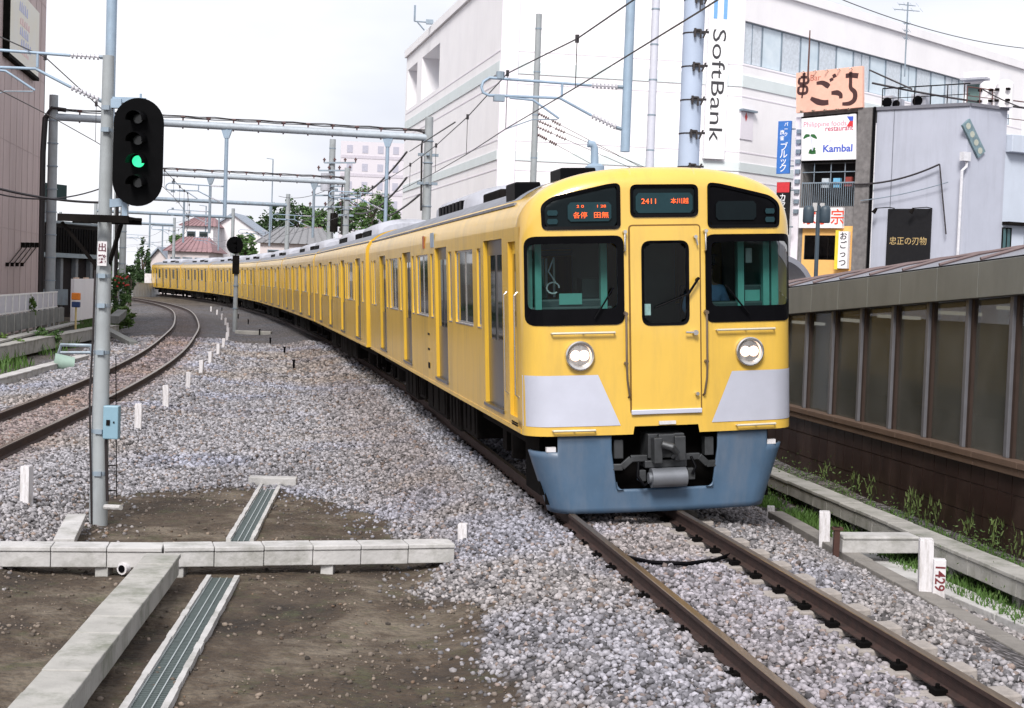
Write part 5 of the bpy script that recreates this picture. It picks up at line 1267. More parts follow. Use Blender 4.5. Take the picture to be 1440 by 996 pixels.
# rooftop gear of the store
def aerial(label, x, y, Y, hpx, kind=0):
    P_ = at(x, y, Y); s_ = Y/FPX; t = thing('rooftop_aerial', label, 'aerial', P_); m = MB(); m.tube([P_, P_+Vector((0, 0, hpx*s_))], .035, 6); m.build('mast', STL, t)
    m = MB()
    for k, (fr_, wd) in enumerate(((.97, 26), (.90, 38), (.72, 10), (.62, 8), (.52, 8))[:5 if kind == 0 else 2]):
        z = P_.z+hpx*s_*fr_; m.tube([(P_.x-wd*s_/2, P_.y, z), (P_.x+wd*s_/2, P_.y+.3, z)], .02, 5)
        for j in range(4): xx = P_.x+(-.5+j/3)*wd*s_; m.tube([(xx, P_.y-.25, z-.12), (xx, P_.y+.25, z+.12)], .012, 4)
    m.build('elements', STL, t); return t
aerial('tall television aerial above the restaurant roofs', 1272, 108, 70, 103)
m = MB(); P0 = at(1136, 112, 71); m.tube([P0, P0+Vector((0, 0, 2.3))], [.05, .03], 6); tag(m.build('flag_pole', mat('rusty pole', (.10, .04, .03), .7), loc=tuple(P0)), 'thin rusty pole rising above the salmon pink sign', 'pole')
t = thing('security_camera', 'small camera bracket standing up from the far roof edge of the white store', 'camera', at(583, 30, 95)); P0 = at(583, 30, 95); s_ = 95/FPX
m = MB(); m.tube([P0+Vector((0, 0, 22*s_)), P0], .07, 6); m.tube([P0, P0+Vector((24*s_, 0, -1*s_))], .05, 6); m.tube([P0+Vector((4*s_, 0, -1*s_)), P0+Vector((14*s_, 0, -12*s_))], .05, 6); m.build('bracket', STL, t)
m = MB(); m.box(P0.x+16*s_, P0.x+26*s_, P0.y-.15, P0.y+.15, P0.z-.15, P0.z+.12); m.build('camera_body', STL, t)

# ------------------------------------------------------------------ restaurant block and grey building
cor = Vector((20.27, 68.0)); lef = Vector((16.8, 70.8)); rig = Vector((22.4, 69.2))
pF = Plane((lef.x, lef.y, 0), cor-lef); pG = Plane((cor.x, cor.y, 0), rig-cor); LF = (cor-lef).length; LG = 2.46
GB = mat('pale blue grey render', (.42, .44, .52), .8, var=.05, scale=.8, dirt=((.28, .29, .34), .5, (1.6, 1.6, .15)))
GB2 = mat('pale blue panel', (.50, .55, .64), .7, var=.05, scale=.7, dirt=((.38, .40, .46), .4, (1, 1, .2)))
ztopF = pF.px(1343, 147)[1]
gb = thing('grey_building', 'pale blue-grey rendered building with black signboard and rusty roof railings', 'building', (cor.x, cor.y, 0))
m = MB(); e = [lef, cor, rig, rig+Vector((-3.0, 5.2)), lef+Vector((2.4, 6.0))]
for i in range(5): a, b_ = e[i], e[(i+1) % 5]; m.poly([(a.x, a.y, -.5), (b_.x, b_.y, -.5), (b_.x, b_.y, ztopF), (a.x, a.y, ztopF)])
m.poly([(p.x, p.y, ztopF-.02) for p in e]); m.build('wall', GB, gb)
m = MB(); pbox(m, pF, -.02, LF+.06, .002, .09, ztopF-.10, ztopF+.05); pbox(m, pG, .07, LG, .002, .09, ztopF-.10, ztopF+.05); m.build('coping', mat('coping grey', (.16, .16, .19), .6), gb)
for xx in (1256,): m = MB(); u = pF.px(xx, 200)[0]; pbox(m, pF, u-.02, u+.02, .002, .012, 2, ztopF-.12); m.build('expansion_joint', mat('joint grey', (.20, .21, .25), .8), gb)
q = pr_rect(pF, 1250, 294, 1308, 365); q = (q[0], q[1], q[2]-.8, q[3]); m = MB(); pbox(m, pF, *q[:2], .003, .10, *q[2:]); m.build('signboard', mat('sign black', (.012, .012, .014), .5, spec=.2), gb, bevel=.01)
u, v = pF.px(1278, 340); text('忠正の刃物', .40, pF.tm(u, v, .103), mat('gold ink', (.50, .36, .16), .5), gb, 'signboard_lettering', .003, sx=.93)
for px_ in (1237, 1289):
    u, v = pF.px(px_, 297); m = MB(); m.M = pF.M; m.tube([(u+.75, .02, v+.12), (u+.70, .5, v+.14), (u+.05, .52, v+.10)], .022, 5); m.tube([(u+.08, .50, v+.10), (u-.06, .55, v-.12)], [.06, .11], 10); m.build('sign_lamp', SOOT, gb)
m = MB(); m.M = pG.M; u = pG.px(1350, 230)[0]; v = pG.px(1352, 225)[1]; m.box(u-.05, u+.4, .002, .25, v-.05, v+.35); m.tube([(u+.30, .12, v), (u+.28, .12, v-.3), (u+.02, .12, v-.5), (u+.0, .12, v-5.5)], .07, 8); m.build('downpipe', mat('white pvc', (.62, .62, .66), .5), gb)
# slanting sign on the side face
p0 = pG.px(1356, 172); p1 = pG.px(1378, 218); m = MB(); m.M = pG.M; d = Vector((p1[0]-p0[0], p1[1]-p0[1])).normalized(); s_ = Vector((-d.y, d.x))*.27
m.prism([(p0[0]-s_.x, .01, p0[1]-s_.y), (p1[0]-s_.x, .01, p1[1]-s_.y), (p1[0]+s_.x, .01, p1[1]+s_.y), (p0[0]+s_.x, .01, p0[1]+s_.y)], (0, .12, 0)); m.build('slanted_sign', mat('slate sign', (.15, .22, .25), .6, var=.3, scale=5), gb)
m = MB(); m.M = pG.M
for k in range(4):
    c0 = Vector(p0)+(Vector(p1)-Vector(p0))*((k+.5)/4); m.prism([(c0.x+.15*math.cos(t_), .132, c0.y+.15*math.sin(t_)) for t_ in [math.pi*j/4 for j in range(8)]], (0, .006, 0))
m.build('sign_characters', mat('faded sage', (.40, .42, .36), .7), gb)
# railings and plant on the roof
RST = mat('rust red steel', (.10, .035, .03), .7, var=.3)
def rail_run(pl, u0, u1, z0, h, st, m_, par, name='railing', n0=-.25):
    m = MB(); m.M = pl.M; m.tube([(u0, n0, z0+h), (u1, n0, z0+h)], .03, 5); m.tube([(u0, n0, z0+h*.5), (u1, n0, z0+h*.5)], .02, 5)
    k = u0
    while k < u1+.01: m.tube([(k, n0, z0), (k, n0, z0+h)], .025, 5); k += st
    return m.build(name, m_, par)
rail_run(pF, .1, LF-.1, ztopF, .95, .8, SOOT, gb); rail_run(pG, .1, LG, ztopF, .8, .8, RST, gb)
for k, (x, y, wd, h, mm) in enumerate(((1235, 150, 14, 16, ACG), (1278, 148, 22, 16, ACG), (1248, 150, 10, 12, ACG))):
    P0 = pF.px(x, y); t = thing('air_conditioner', ['small air conditioner beside the salmon pink sign', 'wider air conditioner with dark fan on the grey roof', 'narrow air conditioner between its two neighbours on the grey roof'][k], 'air conditioner', tuple(pF.O+pF.u*P0[0]-pF.n*1.2+pF.z*(ztopF)), group='air conditioners on the grey roof')
    sc_ = 68/FPX; m = MB(); pbox(m, pF, P0[0]-wd*sc_/2, P0[0]+wd*sc_/2, -1.5, -1.0, ztopF+.05, ztopF+.05+h*sc_*1.3); m.build('casing', mm, t, bevel=.02)
    m = MB(); m.M = pF.M; m.tube([(P0[0]-.03, -1.0, ztopF+.05+h*sc_*.65), (P0[0]-.03, -.98, ztopF+.05+h*sc_*.65)], h*sc_*.48, 16); m.build('fan', BLK, t)
t = thing('roof_hut', 'small pale hut with green door on the roof of the grey building', 'roof hut', tuple(pF.O+pF.u*3.4-pF.n*3+pF.z*ztopF)); m = MB(); pbox(m, pF, 2.9, 4.6, -4.5, -3.0, ztopF, ztopF+1.9); m.build('wall', WHB, t); m = MB(); pbox(m, pF, 3.1, 3.75, -2.99, -2.95, ztopF, ztopF+1.3); m.build('door', mat('dull green door', (.10, .16, .15), .6), t); m = MB(); pbox(m, pF, 2.95, 4.2, -2.99, -2.4, ztopF+1.45, ztopF+1.55); m.build('canopy', ACG, t)
t = thing('water_tank', 'cluster of white roof tanks with dark fittings beside the roof hut', 'tank', tuple(pF.O+pF.u*5.2-pF.n*2+pF.z*ztopF)); m = MB(); m.M = pF.M
for a in (4.5, 5.3): m.tube([(a, -2, ztopF), (a, -2, ztopF+1.1), (a, -2, ztopF+1.25)], [.38, .38, .2], 14)
m.build('tank', WHB, t, smooth=40); m = MB(); m.M = pF.M
for a in (4.3, 4.8, 5.1, 5.6):
    for z in (.3, .8): m.box(a-.08, a+.08, -1.7, -1.5, ztopF+z-.05, ztopF+z+.05)
m.build('fitting', SOOT, t)
# low wing running on to the right
w2 = thing('low_wing', 'lower pale blue wing with a dark window and overhanging flat roof beside the grey building', 'building', (rig.x, rig.y, 0)); zt = pG.px(1402, 205)[1]
m = MB(); pbox(m, pG, LG+.02, 11, -5, -.05, -.5, zt-.25); m.build('wall', GB2, w2); m = MB(); pbox(m, pG, LG+.03, 11.2, -5, .35, zt-.25, zt+.55); m.build('roof', GB2, w2, bevel=.03)
q = pr_rect(pG, 1371, 317, 1415, 352); q2 = pG.px(1440, 312)
window(w2, pG, LG-.9+.95, q[1]+.3, q[2], q[3], -.045, 1, mat('teal window', (.05, .11, .12), .15, spec=.3), SOOT); 
window(w2, pG, q[1]+1.2, q[1]+3.0, q[2], q[3], -.045, 1, DGL, SOOT); m = MB(); pbox(m, pG, LG+.04, 8, -.04, .35, q[3]+.12, q[3]+.26); m.build('window_hood', SOOT, w2)
rail_run(pG, LG+.3, 9, zt+.55, 1.7, 1.6, RST, w2, n0=-.6)
# restaurant block
uR0 = pF.px(1126, 250)[0]; zs2 = pF.px(1210, 152)[1]
rb = thing('restaurant_block', 'narrow restaurant block with stacked signs, caged dark balcony and orange shop front', 'building', tuple(pF.O+pF.u*uR0))
qb = pr_rect(pF, 1130, 229, 1206, 290); sh = pr_rect(pF, 1132, 331, 1180, 366)
m = wall_holes(pF, uR0, -.05, -.5, zs2, [(qb[0], qb[1], qb[2], qb[3]), (sh[0], sh[1], sh[2], sh[3])], 1.0); m.M = None
m.M = pF.M; m.poly([(uR0, 0, -.5), (uR0, -6, -.5), (uR0, -6, zs2), (uR0, 0, zs2)]); m.poly([(uR0, 0, zs2), (-.05, 0, zs2), (-.05, -6, zs2), (uR0, -6, zs2)]); m.M = None; m.build('wall', mat('stained wall', (.20, .19, .19), .8, var=.2, dirt=((.05, .045, .045), .6, (2, 2, .5))), rb)
m = MB(); pbox(m, pF, qb[0]-.01, qb[1]+.01, -1.04, -1.0, qb[2]-.01, qb[3]+.01); m.build('balcony_back', mat('dark interior', (.015, .013, .014), .8), rb)
m = MB(); pbox(m, pF, sh[0]-.01, sh[1]+.01, -1.04, -1.0, sh[2]-.01, sh[3]+.01); m.build('shop_interior', mat('dark interior', (.02,)*3), rb)
m = MB(); m.M = pF.M; k = qb[0]
while k < qb[1]: m.box(k, k+.02, .02, .05, qb[2], qb[2]+1.1); k += .11
m.box(qb[0], qb[1], .015, .055, qb[2]+1.1, qb[2]+1.16); m.box(qb[0], qb[1], .015, .055, qb[3]-.5, qb[3]-.46)
for k in (.2, .5, .75): x = qb[0]+(qb[1]-qb[0])*k; m.box(x, x+.04, .0, .03, qb[2]+1.16, qb[3])
m.build('balcony_grille', STL, rb)
for x, cc, z in ((1160, (.45, .5, .55), .9), (1176, (.15, .4, .6), .9), (1192, (.25, .04, .03), .95)):
    u = pF.px(x, 260)[0]; m = MB(); pbox(m, pF, u-.18, u+.18, -.2, -.02, qb[2]+z, qb[2]+z+.45); m.build('balcony_crate', mat('crate '+str(x), cc, .7), rb)
fr = pr_rect(pF, 1128, 318, 1203, 420)
ORG = mat('orange shop front', (.78, .44, .14), .7, var=.06)
m = wall_holes(pF, fr[0]+.06, fr[1], -.5, fr[3]-.0, [(sh[0], sh[1], sh[2], sh[3])], .0); 
for i in range(len(m.v)): m.v[i] = tuple(Vector(m.v[i])+pF.n*.04)
m.build('shop_front', ORG, rb)
window(rb, pF, *sh, -.05, 2, glass_mat('shop glass', (.4, .45, .45), .8), SOOT)
qs = pr_rect(pF, 1128, 293, 1188, 317); m = MB(); pbox(m, pF, qs[0], qs[1], .05, .30, qs[2]-.15, qs[3]); m.build('fascia_sign', mat('white sign board', (.82, .80, .82), .5, var=.03), rb, bevel=.01)
u, v = pF.px(1162, 306); text('家亭宗', .78, pF.tm(u, v-.05, .304), mat('red brush ink', (.70, .07, .03), .6), rb, 'fascia_lettering', .003, sx=.95, bold=.01)
qv = pr_rect(pF, 1184, 326, 1195, 378); m = MB(); pbox(m, pF, qv[0], qv[1], .08, .32, qv[2], qv[3]); m.build('vertical_sign', mat('white sign board', (.8,)*3), rb)
m = MB(); pbox(m, pF, qv[0]-.16, qv[0]-.003, .07, .34, qv[2]-.05, qv[3]+.05); m.build('sign_edge', mat('yellow edge', (.75, .60, .05), .5), rb)
uc = (qv[0]+qv[1])/2
for k, ch in enumerate('おごっつ'): text(ch, .40, pF.tm(uc, qv[3]-.25-k*.42, .323), INK, rb, 'vertical_lettering', .002, bold=.008)
def board(par, corners, n0, th, m_, name='sign_board', bevel=.01):
    pts = [pF.px(*c) for c in corners]; m = MB(); m.M = pF.M; m.prism([(a, n0, b_) for a, b_ in pts], (0, th, 0)); return m.build(name, m_, par, bevel=bevel), pts
SAL = mat('salmon sign', (.78, .42, .32), .6, var=.05, col2=(.80, .48, .38))
_, pts = board(rb, [(1124, 160), (1124, 104), (1217, 94), (1217, 152)], .10, .22, SAL, 'salmon_sign')
m = MB(); uu0, uu1 = pts[0][0], pts[2][0]
for k in range(5): u = uu0+(uu1-uu0)*(k+.6)/5.4; m.M = pF.M; m.tube([(u, .15, zs2+.0+1.72), (u, .5, zs2+1.86), (u-.05, .55, zs2+1.78)], [.02, .025, .05], 6); m.tube([(u, .30, zs2-.02), (u, .55, zs2-.10)], [.02, .06], 6)
m.build('sign_lamps', CHR, rb)
BRN = mat('brush brown ink', (.055, .018, .018), .6)
def brush(strokes, x0, y0, x1, y1, n0, par, m_, r):   # strokes in 0..1 of the picture box, laid on the facade
    m = MB(); m.M = pF.M
    for st in strokes:
        P_ = [pF.px(x0+(x1-x0)*a, y0+(y1-y0)*b_) for a, b_, w__ in st]; n_ = len(P_); L_, R_ = [], []
        dense = []
        for i in range(n_-1):
            for k in range(5):
                t_ = k/5; pa, pb, pc, pd = P_[max(i-1, 0)], P_[i], P_[i+1], P_[min(i+2, n_-1)]
                f = lambda q: .5*(2*pb[q]+(pc[q]-pa[q])*t_+(2*pa[q]-5*pb[q]+4*pc[q]-pd[q])*t_*t_+(3*pb[q]-pa[q]-3*pc[q]+pd[q])*t_**3)
                dense.append((f(0), f(1), st[i][2]*(1-t_)+st[i+1][2]*t_))
        dense.append((*P_[-1], st[-1][2]))
        for i, (a, b_, w__) in enumerate(dense):
            p = dense[max(i-1, 0)]; q = dense[min(i+1, len(dense)-1)]; d = Vector((q[0]-p[0], q[1]-p[1])); d = d.normalized() if d.length else Vector((1, 0)); nn = Vector((-d.y, d.x))*r*w__
            L_.append((a+nn.x, n0, b_+nn.y)); R_.append((a-nn.x, n0, b_-nn.y))
        for i in range(len(L_)-1): m.poly([L_[i], L_[i+1], R_[i+1], R_[i]])
    return m.build('brush_lettering', m_, par)
# brushed characters, in the coordinates of the enlarged view of the sign (872 x 996 over 140 x 160 picture points)
Zb = (1090, 80, 1230, 240)
def zb(pts): return [(a/872, b_/996, w__) for a, b_, w__ in pts]
brush([zb([(390, 240, .7), (440, 235, 1), (480, 255, 1.3), (500, 270, 1)]), zb([(540, 160, .8), (552, 190, 1)]), zb([(515, 195, .8), (525, 220, 1)]),
       zb([(340, 370, .8), (400, 400, 1.4), (450, 410, 1.3), (495, 405, 1.1)]),
       zb([(520, 325, .8), (570, 322, 1.2), (600, 340, 1.0), (602, 372, .8)]),
       zb([(645, 175, 1), (700, 170, 1.1), (755, 175, 1.2)]), zb([(690, 140, .8), (688, 220, .8), (690, 280, .9), (725, 320, 1.1), (722, 380, 1.1), (680, 415, 1), (615, 420, .7)]),
       zb([(245, 190, .6), (240, 240, .7), (310, 235, .7), (312, 190, .6), (250, 188, .6)]), zb([(235, 270, .6), (235, 325, .7), (300, 322, .7), (302, 270, .6), (240, 268, .6)]), zb([(282, 150, .8), (278, 260, .6), (262, 370, .4)])], *Zb, .325, rb, BRN, .105)
u, v = pF.px(1151, 111); text('Bar', .42, pF.tm(u, v, .324), mat('faded red ink', (.45, .12, .08), .6), rb, 'small_lettering', .002)
WSB = mat('white lit sign board', (.84, .83, .85), .5, var=.02)
_, pts = board(rb, [(1131, 227), (1131, 168), (1207, 161), (1207, 225)], .10, .20, WSB, 'menu_sign')
m = MB(); k = [pF.px(*c_) for c_ in [(1129, 230), (1129, 165), (1209, 158), (1209, 228)]]; m.M = pF.M; m.prism([(a, .06, b_) for a, b_ in k], (0, .10, 0)); m.build('sign_frame', SOOT, rb)
def onF(body, x, y, size, m_, sx=1., bold=0., align='CENTER'):
    u, v = pF.px(x, y); return text(body, size, pF.tm(u, v, .304), m_, rb, 'sign_lettering', .002, sx=sx, bold=bold, align=align)
PK = mat('pink ink', (.62, .22, .32), .6); RD2 = mat('crimson ink', (.50, .05, .12), .6); BL2 = mat('royal blue ink', (.05, .10, .50), .6); LB2 = mat('faded lavender ink', (.55, .58, .75), .6)
onF('Philippine foods', 1164, 175.5, .36, PK, 1.0); onF('restaurant', 1184, 181.5, .36, RD2, .98, .004); onF('Yoshikoshi', 1176, 199, .26, LB2); onF('Kambal', 1182, 210, .48, BL2, 1.1, .012)
m = MB(); a, b_ = pF.px(1195, 168.5); s_ = .33
m.M = pF.M; m.poly([(a, .305, b_-.1), (a+s_, .305, b_-.1), (a+s_, .305, b_+.12), (a, .305, b_+.12)]); m.build('flag_upper', BL2, rb)
m = MB(); m.M = pF.M; m.poly([(a, .305, b_-.36), (a+s_, .305, b_-.36), (a+s_, .305, b_-.102), (a, .305, b_-.102)]); m.build('flag_lower', mat('flag red', (.6, .03, .04), .6), rb)
m = MB(); m.M = pF.M; m.poly([(a-.004, .308, b_+.12), (a+.16, .308, b_-.1), (a-.004, .308, b_-.36)]); m.build('flag_wedge', WSB, rb)
GRK = mat('dark green ink', (.02, .12, .03), .6); ZZ = (1090, 80, 1230, 240)
brush([zb([(275, 722, .3), (300, 698, 1), (330, 696, .5)]), zb([(338, 692, .5), (365, 700, 1), (392, 722, .3)]), zb([(322, 835, 1), (350, 842, 1), (382, 838, 1)]), zb([(335, 815, .6), (345, 840, .6)]), zb([(372, 800, .6), (360, 838, .6)])], *ZZ, .306, rb, GRK, .09)
brush([zb([(335, 700, .25), (345, 740, .25), (355, 830, .25)])], *ZZ, .306, rb, LB2, .09)
# column and pipe between the two buildings
m = MB(); a = pF.px(1206, 200)[0]; pbox(m, pF, a+.05, -.16, .0, .20, -.5, zs2-.02); m.build('side_column', mat('stained column', (.16, .15, .15), .8, var=.3, scale=4), rb); m = MB(); m.M = pF.M; m.tube([(-.08, .12, -.5), (-.08, .12, zs2)], .07, 8); m.build('drainpipe', BLK, rb)
# left edge pier with vents and the two banner signs
m = MB(); a0 = pF.px(1118, 200)[0]; pbox(m, pF, a0, uR0-.02, -1, .0, -.5, pF.px(1124, 165)[1]); m.build('edge_pier', LAV, rb)
m = MB()
for k in range(9): z = pF.px(1120, 185+k*14)[1]; pbox(m, pF, a0+.12, uR0-.03, .003, .12, z-.12, z+.08)
m.build('pier_vents', STL, rb)
def vbanner(label, xa, ya, xb, yb, m_, chars, size, ink, xoff=0):
    q = pr_rect(pF, xa, ya, xb, yb); O_ = pF.O+pF.u*q[0]+pF.n*.6; t = thing('banner_sign', label, 'sign', tuple(O_)+() if False else (O_.x, O_.y, q[2]), 'vertical banner signs at the restaurant corner')
    m = MB(); pbox(m, pF, q[0], q[1], .6, .75, q[2], q[3]); m.build('board', m_, t, bevel=.01); m = MB()
    for z in (.15, .85): pbox(m, pF, q[1]-.1, q[1]+.12, -.1 if False else .45, .6, q[2]+(q[3]-q[2])*z-.03, q[2]+(q[3]-q[2])*z+.03)
    m.build('bracket', STL, t)
    for k, (ch, v_, sz, du_, ik) in enumerate(chars): text(ch, sz, pF.tm((q[0]+q[1])/2+du_, q[2]+(q[3]-q[2])*v_, .753), ik, t, 'banner_lettering', .002, bold=.004)
    return t
WI = mat('white ink', (.8, .8, .82), .6)
vbanner('blue vertical banner sign with white Japanese characters beside the white store', 1105, 173, 1119.5, 246, mat('banner blue', (.04, .16, .50), .5), [('ブ', .50, .45, .02, WI), ('ル', .36, .45, .02, WI), ('ッ', .23, .42, .02, WI), ('ク', .10, .45, .02, WI), ('麻', .78, .24, -.10, WI), ('雀', .67, .24, -.10, WI), ('パ', .93, .22, .10, WI), ('ー', .84, .22, .10, WI), ('ク', .74, .22, .10, WI)], .4, WI)
rdm = mat('banner red', (.55, .03, .04), .6)
t = vbanner('black vertical banner sign with red ends partly hidden by the train', 1103, 258, 1118, 331, mat('banner black', (.012, .012, .014), .5, spec=.2), [('カ', .70, .38, .0, WI), ('ラ', .58, .38, 0, WI), ('オ', .46, .38, 0, WI), ('ケ', .34, .38, 0, WI), ('館', .22, .38, 0, WI)], .4, WI)
q = pr_rect(pF, 1103, 258, 1118, 331); m = MB(); pbox(m, pF, q[0]+.01, q[1]-.01, .752, .758, q[3]-.5, q[3]-.01); pbox(m, pF, q[0]+.01, q[1]-.01, .752, .758, q[2]+.01, q[2]+.45); m.build('red_end', rdm, t)
# wires on the grey building
def onpl(pl, x, y, n0=.3): a = pl.px(x, y); return pl.O+pl.u*a[0]+pl.n*n0+pl.z*a[1]
wire(onpl(pF, 1203, 260), onpl(pF, 1325, 232), 'thick dark cable slung across the grey wall', .25, .045)
wire(onpl(pF, 1214, 283), onpl(pF, 1337, 257), 'thinner grey cable below the thick one on the grey wall', .1, .022, STL)
wire(onpl(pF, 1325, 232), onpl(pF, 1334, 330), 'dark cable dropping down the corner of the grey building', 0, .035)
wire(onpl(pF, 1224, 99, .1), onpl(pF, 1284, 126, .1), 'dark stay cable running down from the salmon pink sign', 0, .04)
wire(onpl(pF, 1230, 118, .3), onpl(pG, 1440, 155, .6), 'dark service cable crossing above the grey roof', .1, .05)
wire(onpl(pG, 1368, 128, .6), onpl(pG, 1445, 160, .6), 'thin service cable above the low wing', .1, .03)
wire(at(1180, -2, 60), at(1440, 68, 75), 'thin cable high above the roofs across the white store', .3, .02)
# street lamp and arched canopy just beyond the enclosure
P0 = at(1148, 392, 40); tp = at(1151, 292, 40); t = thing('street_lamp', 'dark double-headed street lamp standing behind the enclosure roof', 'street lamp', (P0.x, P0.y, -.4)); m = MB(); m.tube([(P0.x, P0.y, -.4), (tp.x, tp.y, tp.z+.05)], .055, 10); m.box(tp.x-.28, tp.x+.26, tp.y-.03, tp.y+.03, tp.z-.12, tp.z-.05); m.build('post', mat('slate blue paint', (.035, .055, .075), .5), t)
for sx, hx in ((-1, 1137), (1, 1160)):
    c = at(hx, 301, 40); m = MB(); n_ = 16; prof = [(.0, .22), (.09, .215), (.135, .18), (.15, .10), (.15, -.20), (.13, -.24)]
    vs = [(c.x+r_*math.cos(2*math.pi*j/n_), c.y+r_*math.sin(2*math.pi*j/n_), c.z+z) for r_, z in prof for j in range(n_)]; fs = [(i*n_+j, i*n_+(j+1) % n_, (i+1)*n_+(j+1) % n_, (i+1)*n_+j) for i in range(len(prof)-1) for j in range(n_)]
    m.add(vs, fs); m.build('lamp_head', mat('slate blue paint', (.035,)*3), t, smooth=50)
    m = MB(); x = tp.x+sx*.10; m.box(x-.05, x+.05, tp.y-.06, tp.y+.04, tp.z-.10, tp.z+.12); m.build('lamp_bracket', CHR, t)
t = thing('arched_canopy', 'grey arched canopy end beyond the enclosure, beside the train', 'canopy', at(1120, 400, 38)); m = MB(); vs = []
c = at(1098, 402, 38)
pts = [(c.x+.95*math.sin(a)*1.0-.1, c.z-.15+.95*math.cos(a)) for a in [math.pi/2*k/10 for k in range(11)]]
for k in range(10):
    (a, z), (b_, z2) = pts[k], pts[k+1]; m.poly([(a, 38, z), (b_, 38, z2), (b_, 46, z2), (a, 46, z)]); m.poly([(a, 38, z), (b_, 38, z2), (b_*.86+c.x*.14, 38, z2*.86+(c.z-.15)*.14), (a*.86+c.x*.14, 38, z*.86+(c.z-.15)*.14)])
m.box(c.x+.7, c.x+.85, 38.05, 46, -.4, c.z-.15); m.build('arch', RFM, t)
# poles in front of the store
def pole(x0, y0, x1, y1, Y, r, label, m_=POLEC, name='utility_pole', cat='pole', bands=0, zb=-.4):
    a = at(x0, y0, Y); b_ = at(x1, y1, Y); d = (a-b_); c = b_+d*((zb-b_.z)/d.z) if abs(d.z) > .1 else b_; c.x = a.x; t = thing(name, label, cat, (a.x, a.y, zb)); m = MB(); m.tube([(a.x, a.y, zb), (a.x, a.y, a.z)], [r*1.2, r], 14); m.build('pole', m_, t, smooth=50)
    if bands:
        m = MB()
        for k in range(bands): z = a.z-.6-k*(a.z-3)/bands; m.tube([(a.x, a.y, z-.03), (a.x, a.y, z+.03)], r*1.12, 12)
        m.build('pole_bands', STL, t)
    return t, a
t, a = pole(758, 20, 748, 240, 62, .125, 'slim concrete utility pole carrying three wires in front of the white store', bands=6)
for k, (py, ex, ey) in enumerate(((152, 870, 214), (163, 905, 222), (172, 915, 236), (182, 838, 232))):
    p0 = at(752, py+5, 62); p1 = at(ex+90, ey+52, 60); w1 = MB(); w1.tube([p0, p1], .011, 4); w1.build('line_wire', WIRE, t)
    m = MB(); insulator(m, p0+(p1-p0)*.01, p0+(p1-p0)*.10, .07, 6); insulator(m, p0+(p1-p0)*.12, p0+(p1-p0)*.18, .07, 4); m.build('line_insulator', INS, t)
pole(925, -60, 922, 226, 55, .14, 'tall slim pale pole between the hanging post and the broad column', mat('pale lilac pole', (.55, .56, .64), .6, var=.05), bands=9)
# transformer pole
t, a = pole(468, 196, 464, 330, 99, .20, 'crowded transformer pole with crossarms, insulators and drum beside the second gantry', POLEC, 'transformer_pole', bands=5)
s_ = 99/FPX
for k, (py, x0, x1) in enumerate(((229, 456, 500), (240, 448, 492), (262, 446, 490), (275, 440, 510), (291, 436, 500))):
    p0, p1 = at(x0, py, 98.7), at(x1, py, 98.7); m = MB(); m.bar(p0, p1, .10, .10)
    o = m.build('crossarm', STL, t); m = MB()
    for j in range(4): q = p0+(p1-p0)*(j/3); m.tube([q, q+Vector((0, 0, .32))], .05, 6); m.tube([q+Vector((0, 0, .16)), q+Vector((0, 0, .24))], .10, 8)
    m.build('pin_insulator', INS, o)
for x, y, h, r_ in ((458, 244, 24, .32), (470, 300, 26, .26)): p0 = at(x, y, 98.5); m = MB(); m.tube([p0, p0+Vector((0, 0, -h*s_))], r_, 12); m.build('transformer', ACG if r_ > .3 else SOOT, t, smooth=40)
# heavy feeder cables from the first gantry's column
gq = at(575, 212, 65)
for k, (xa, ya, xb, yb, sg, r_) in enumerate(((572, 214, 486, 282, .5, .05), (572, 250, 500, 300, .5, .05), (590, 274, 546, 304, .1, .05), (576, 213, 640, 172, .0, .02), (486, 278, 520, 292, .3, .04), (470, 285, 420, 310, .4, .03), (470, 262, 392, 276, .4, .02))):
    wire(at(xa, ya, 65 if k < 4 else 97), at(xb, yb, 90 if k < 3 else (40 if k == 3 else 118)), ['upper heavy black feeder cable sloping down from the gantry column', 'lower heavy black feeder cable sloping down from the gantry column', 'short black feeder cable from the foot of the gantry column to the train roof line', 'thin feeder wire running towards the camera from the gantry column', 'sagging cable under the transformer pole', 'cable from the transformer pole down to the third gantry', 'thin upper cable from the transformer pole to the third gantry'][k], sg, r_)
# small signal between the tracks
P0 = gp(330, 467, -.32); t = thing('dwarf_signal', 'distant signal with black head on a thin post between the two tracks', 'railway signal', P0); hp = at(331, 345, P0.y); m = MB(); m.tube([P0-Vector((0, 0, .2)), (P0.x, P0.y, hp.z+.3)], .11, 10); m.build('post', POLEC, t, smooth=50)
m = MB(); m.M = Matrix.Translation(hp); pts = [(.40*math.cos(a), -.16, .42*math.sin(a)) for a in [2*math.pi*k/18 for k in range(18)]]; m.prism(pts, (0, .04, 0)); m.box(-.26, .26, -.12, .2, -.36, .36); m.build('signal_head', BOARD, t); m = MB(); m.M = Matrix.Translation(hp)
for z in (.2, -.05, -.25): m.tube([(0, -.17, z), (0, -.30, z)], .10, 12)
m.build('signal_hood', BOARD, t); m = MB()
for z in (.8, 1.9, 2.6): m.tube([(P0.x, P0.y, z), (P0.x, P0.y, z+.06)], .14, 10)
m.build('post_clamps', STL, t); m = MB(); m.box(P0.x-.16, P0.x+.16, P0.y-.2, P0.y-.1, hp.z-1.4, hp.z-.5); m.build('relay_box', SOOT, t)
m = MB(); q = gp(355, 468, -.25); m.box(q.x-.8, q.x+.9, q.y-.2, q.y+.2, -.4, -.16); tag(m.build('foundation_block', CONC, bevel=.03), 'low grey concrete footing beside the distant signal', 'concrete block')
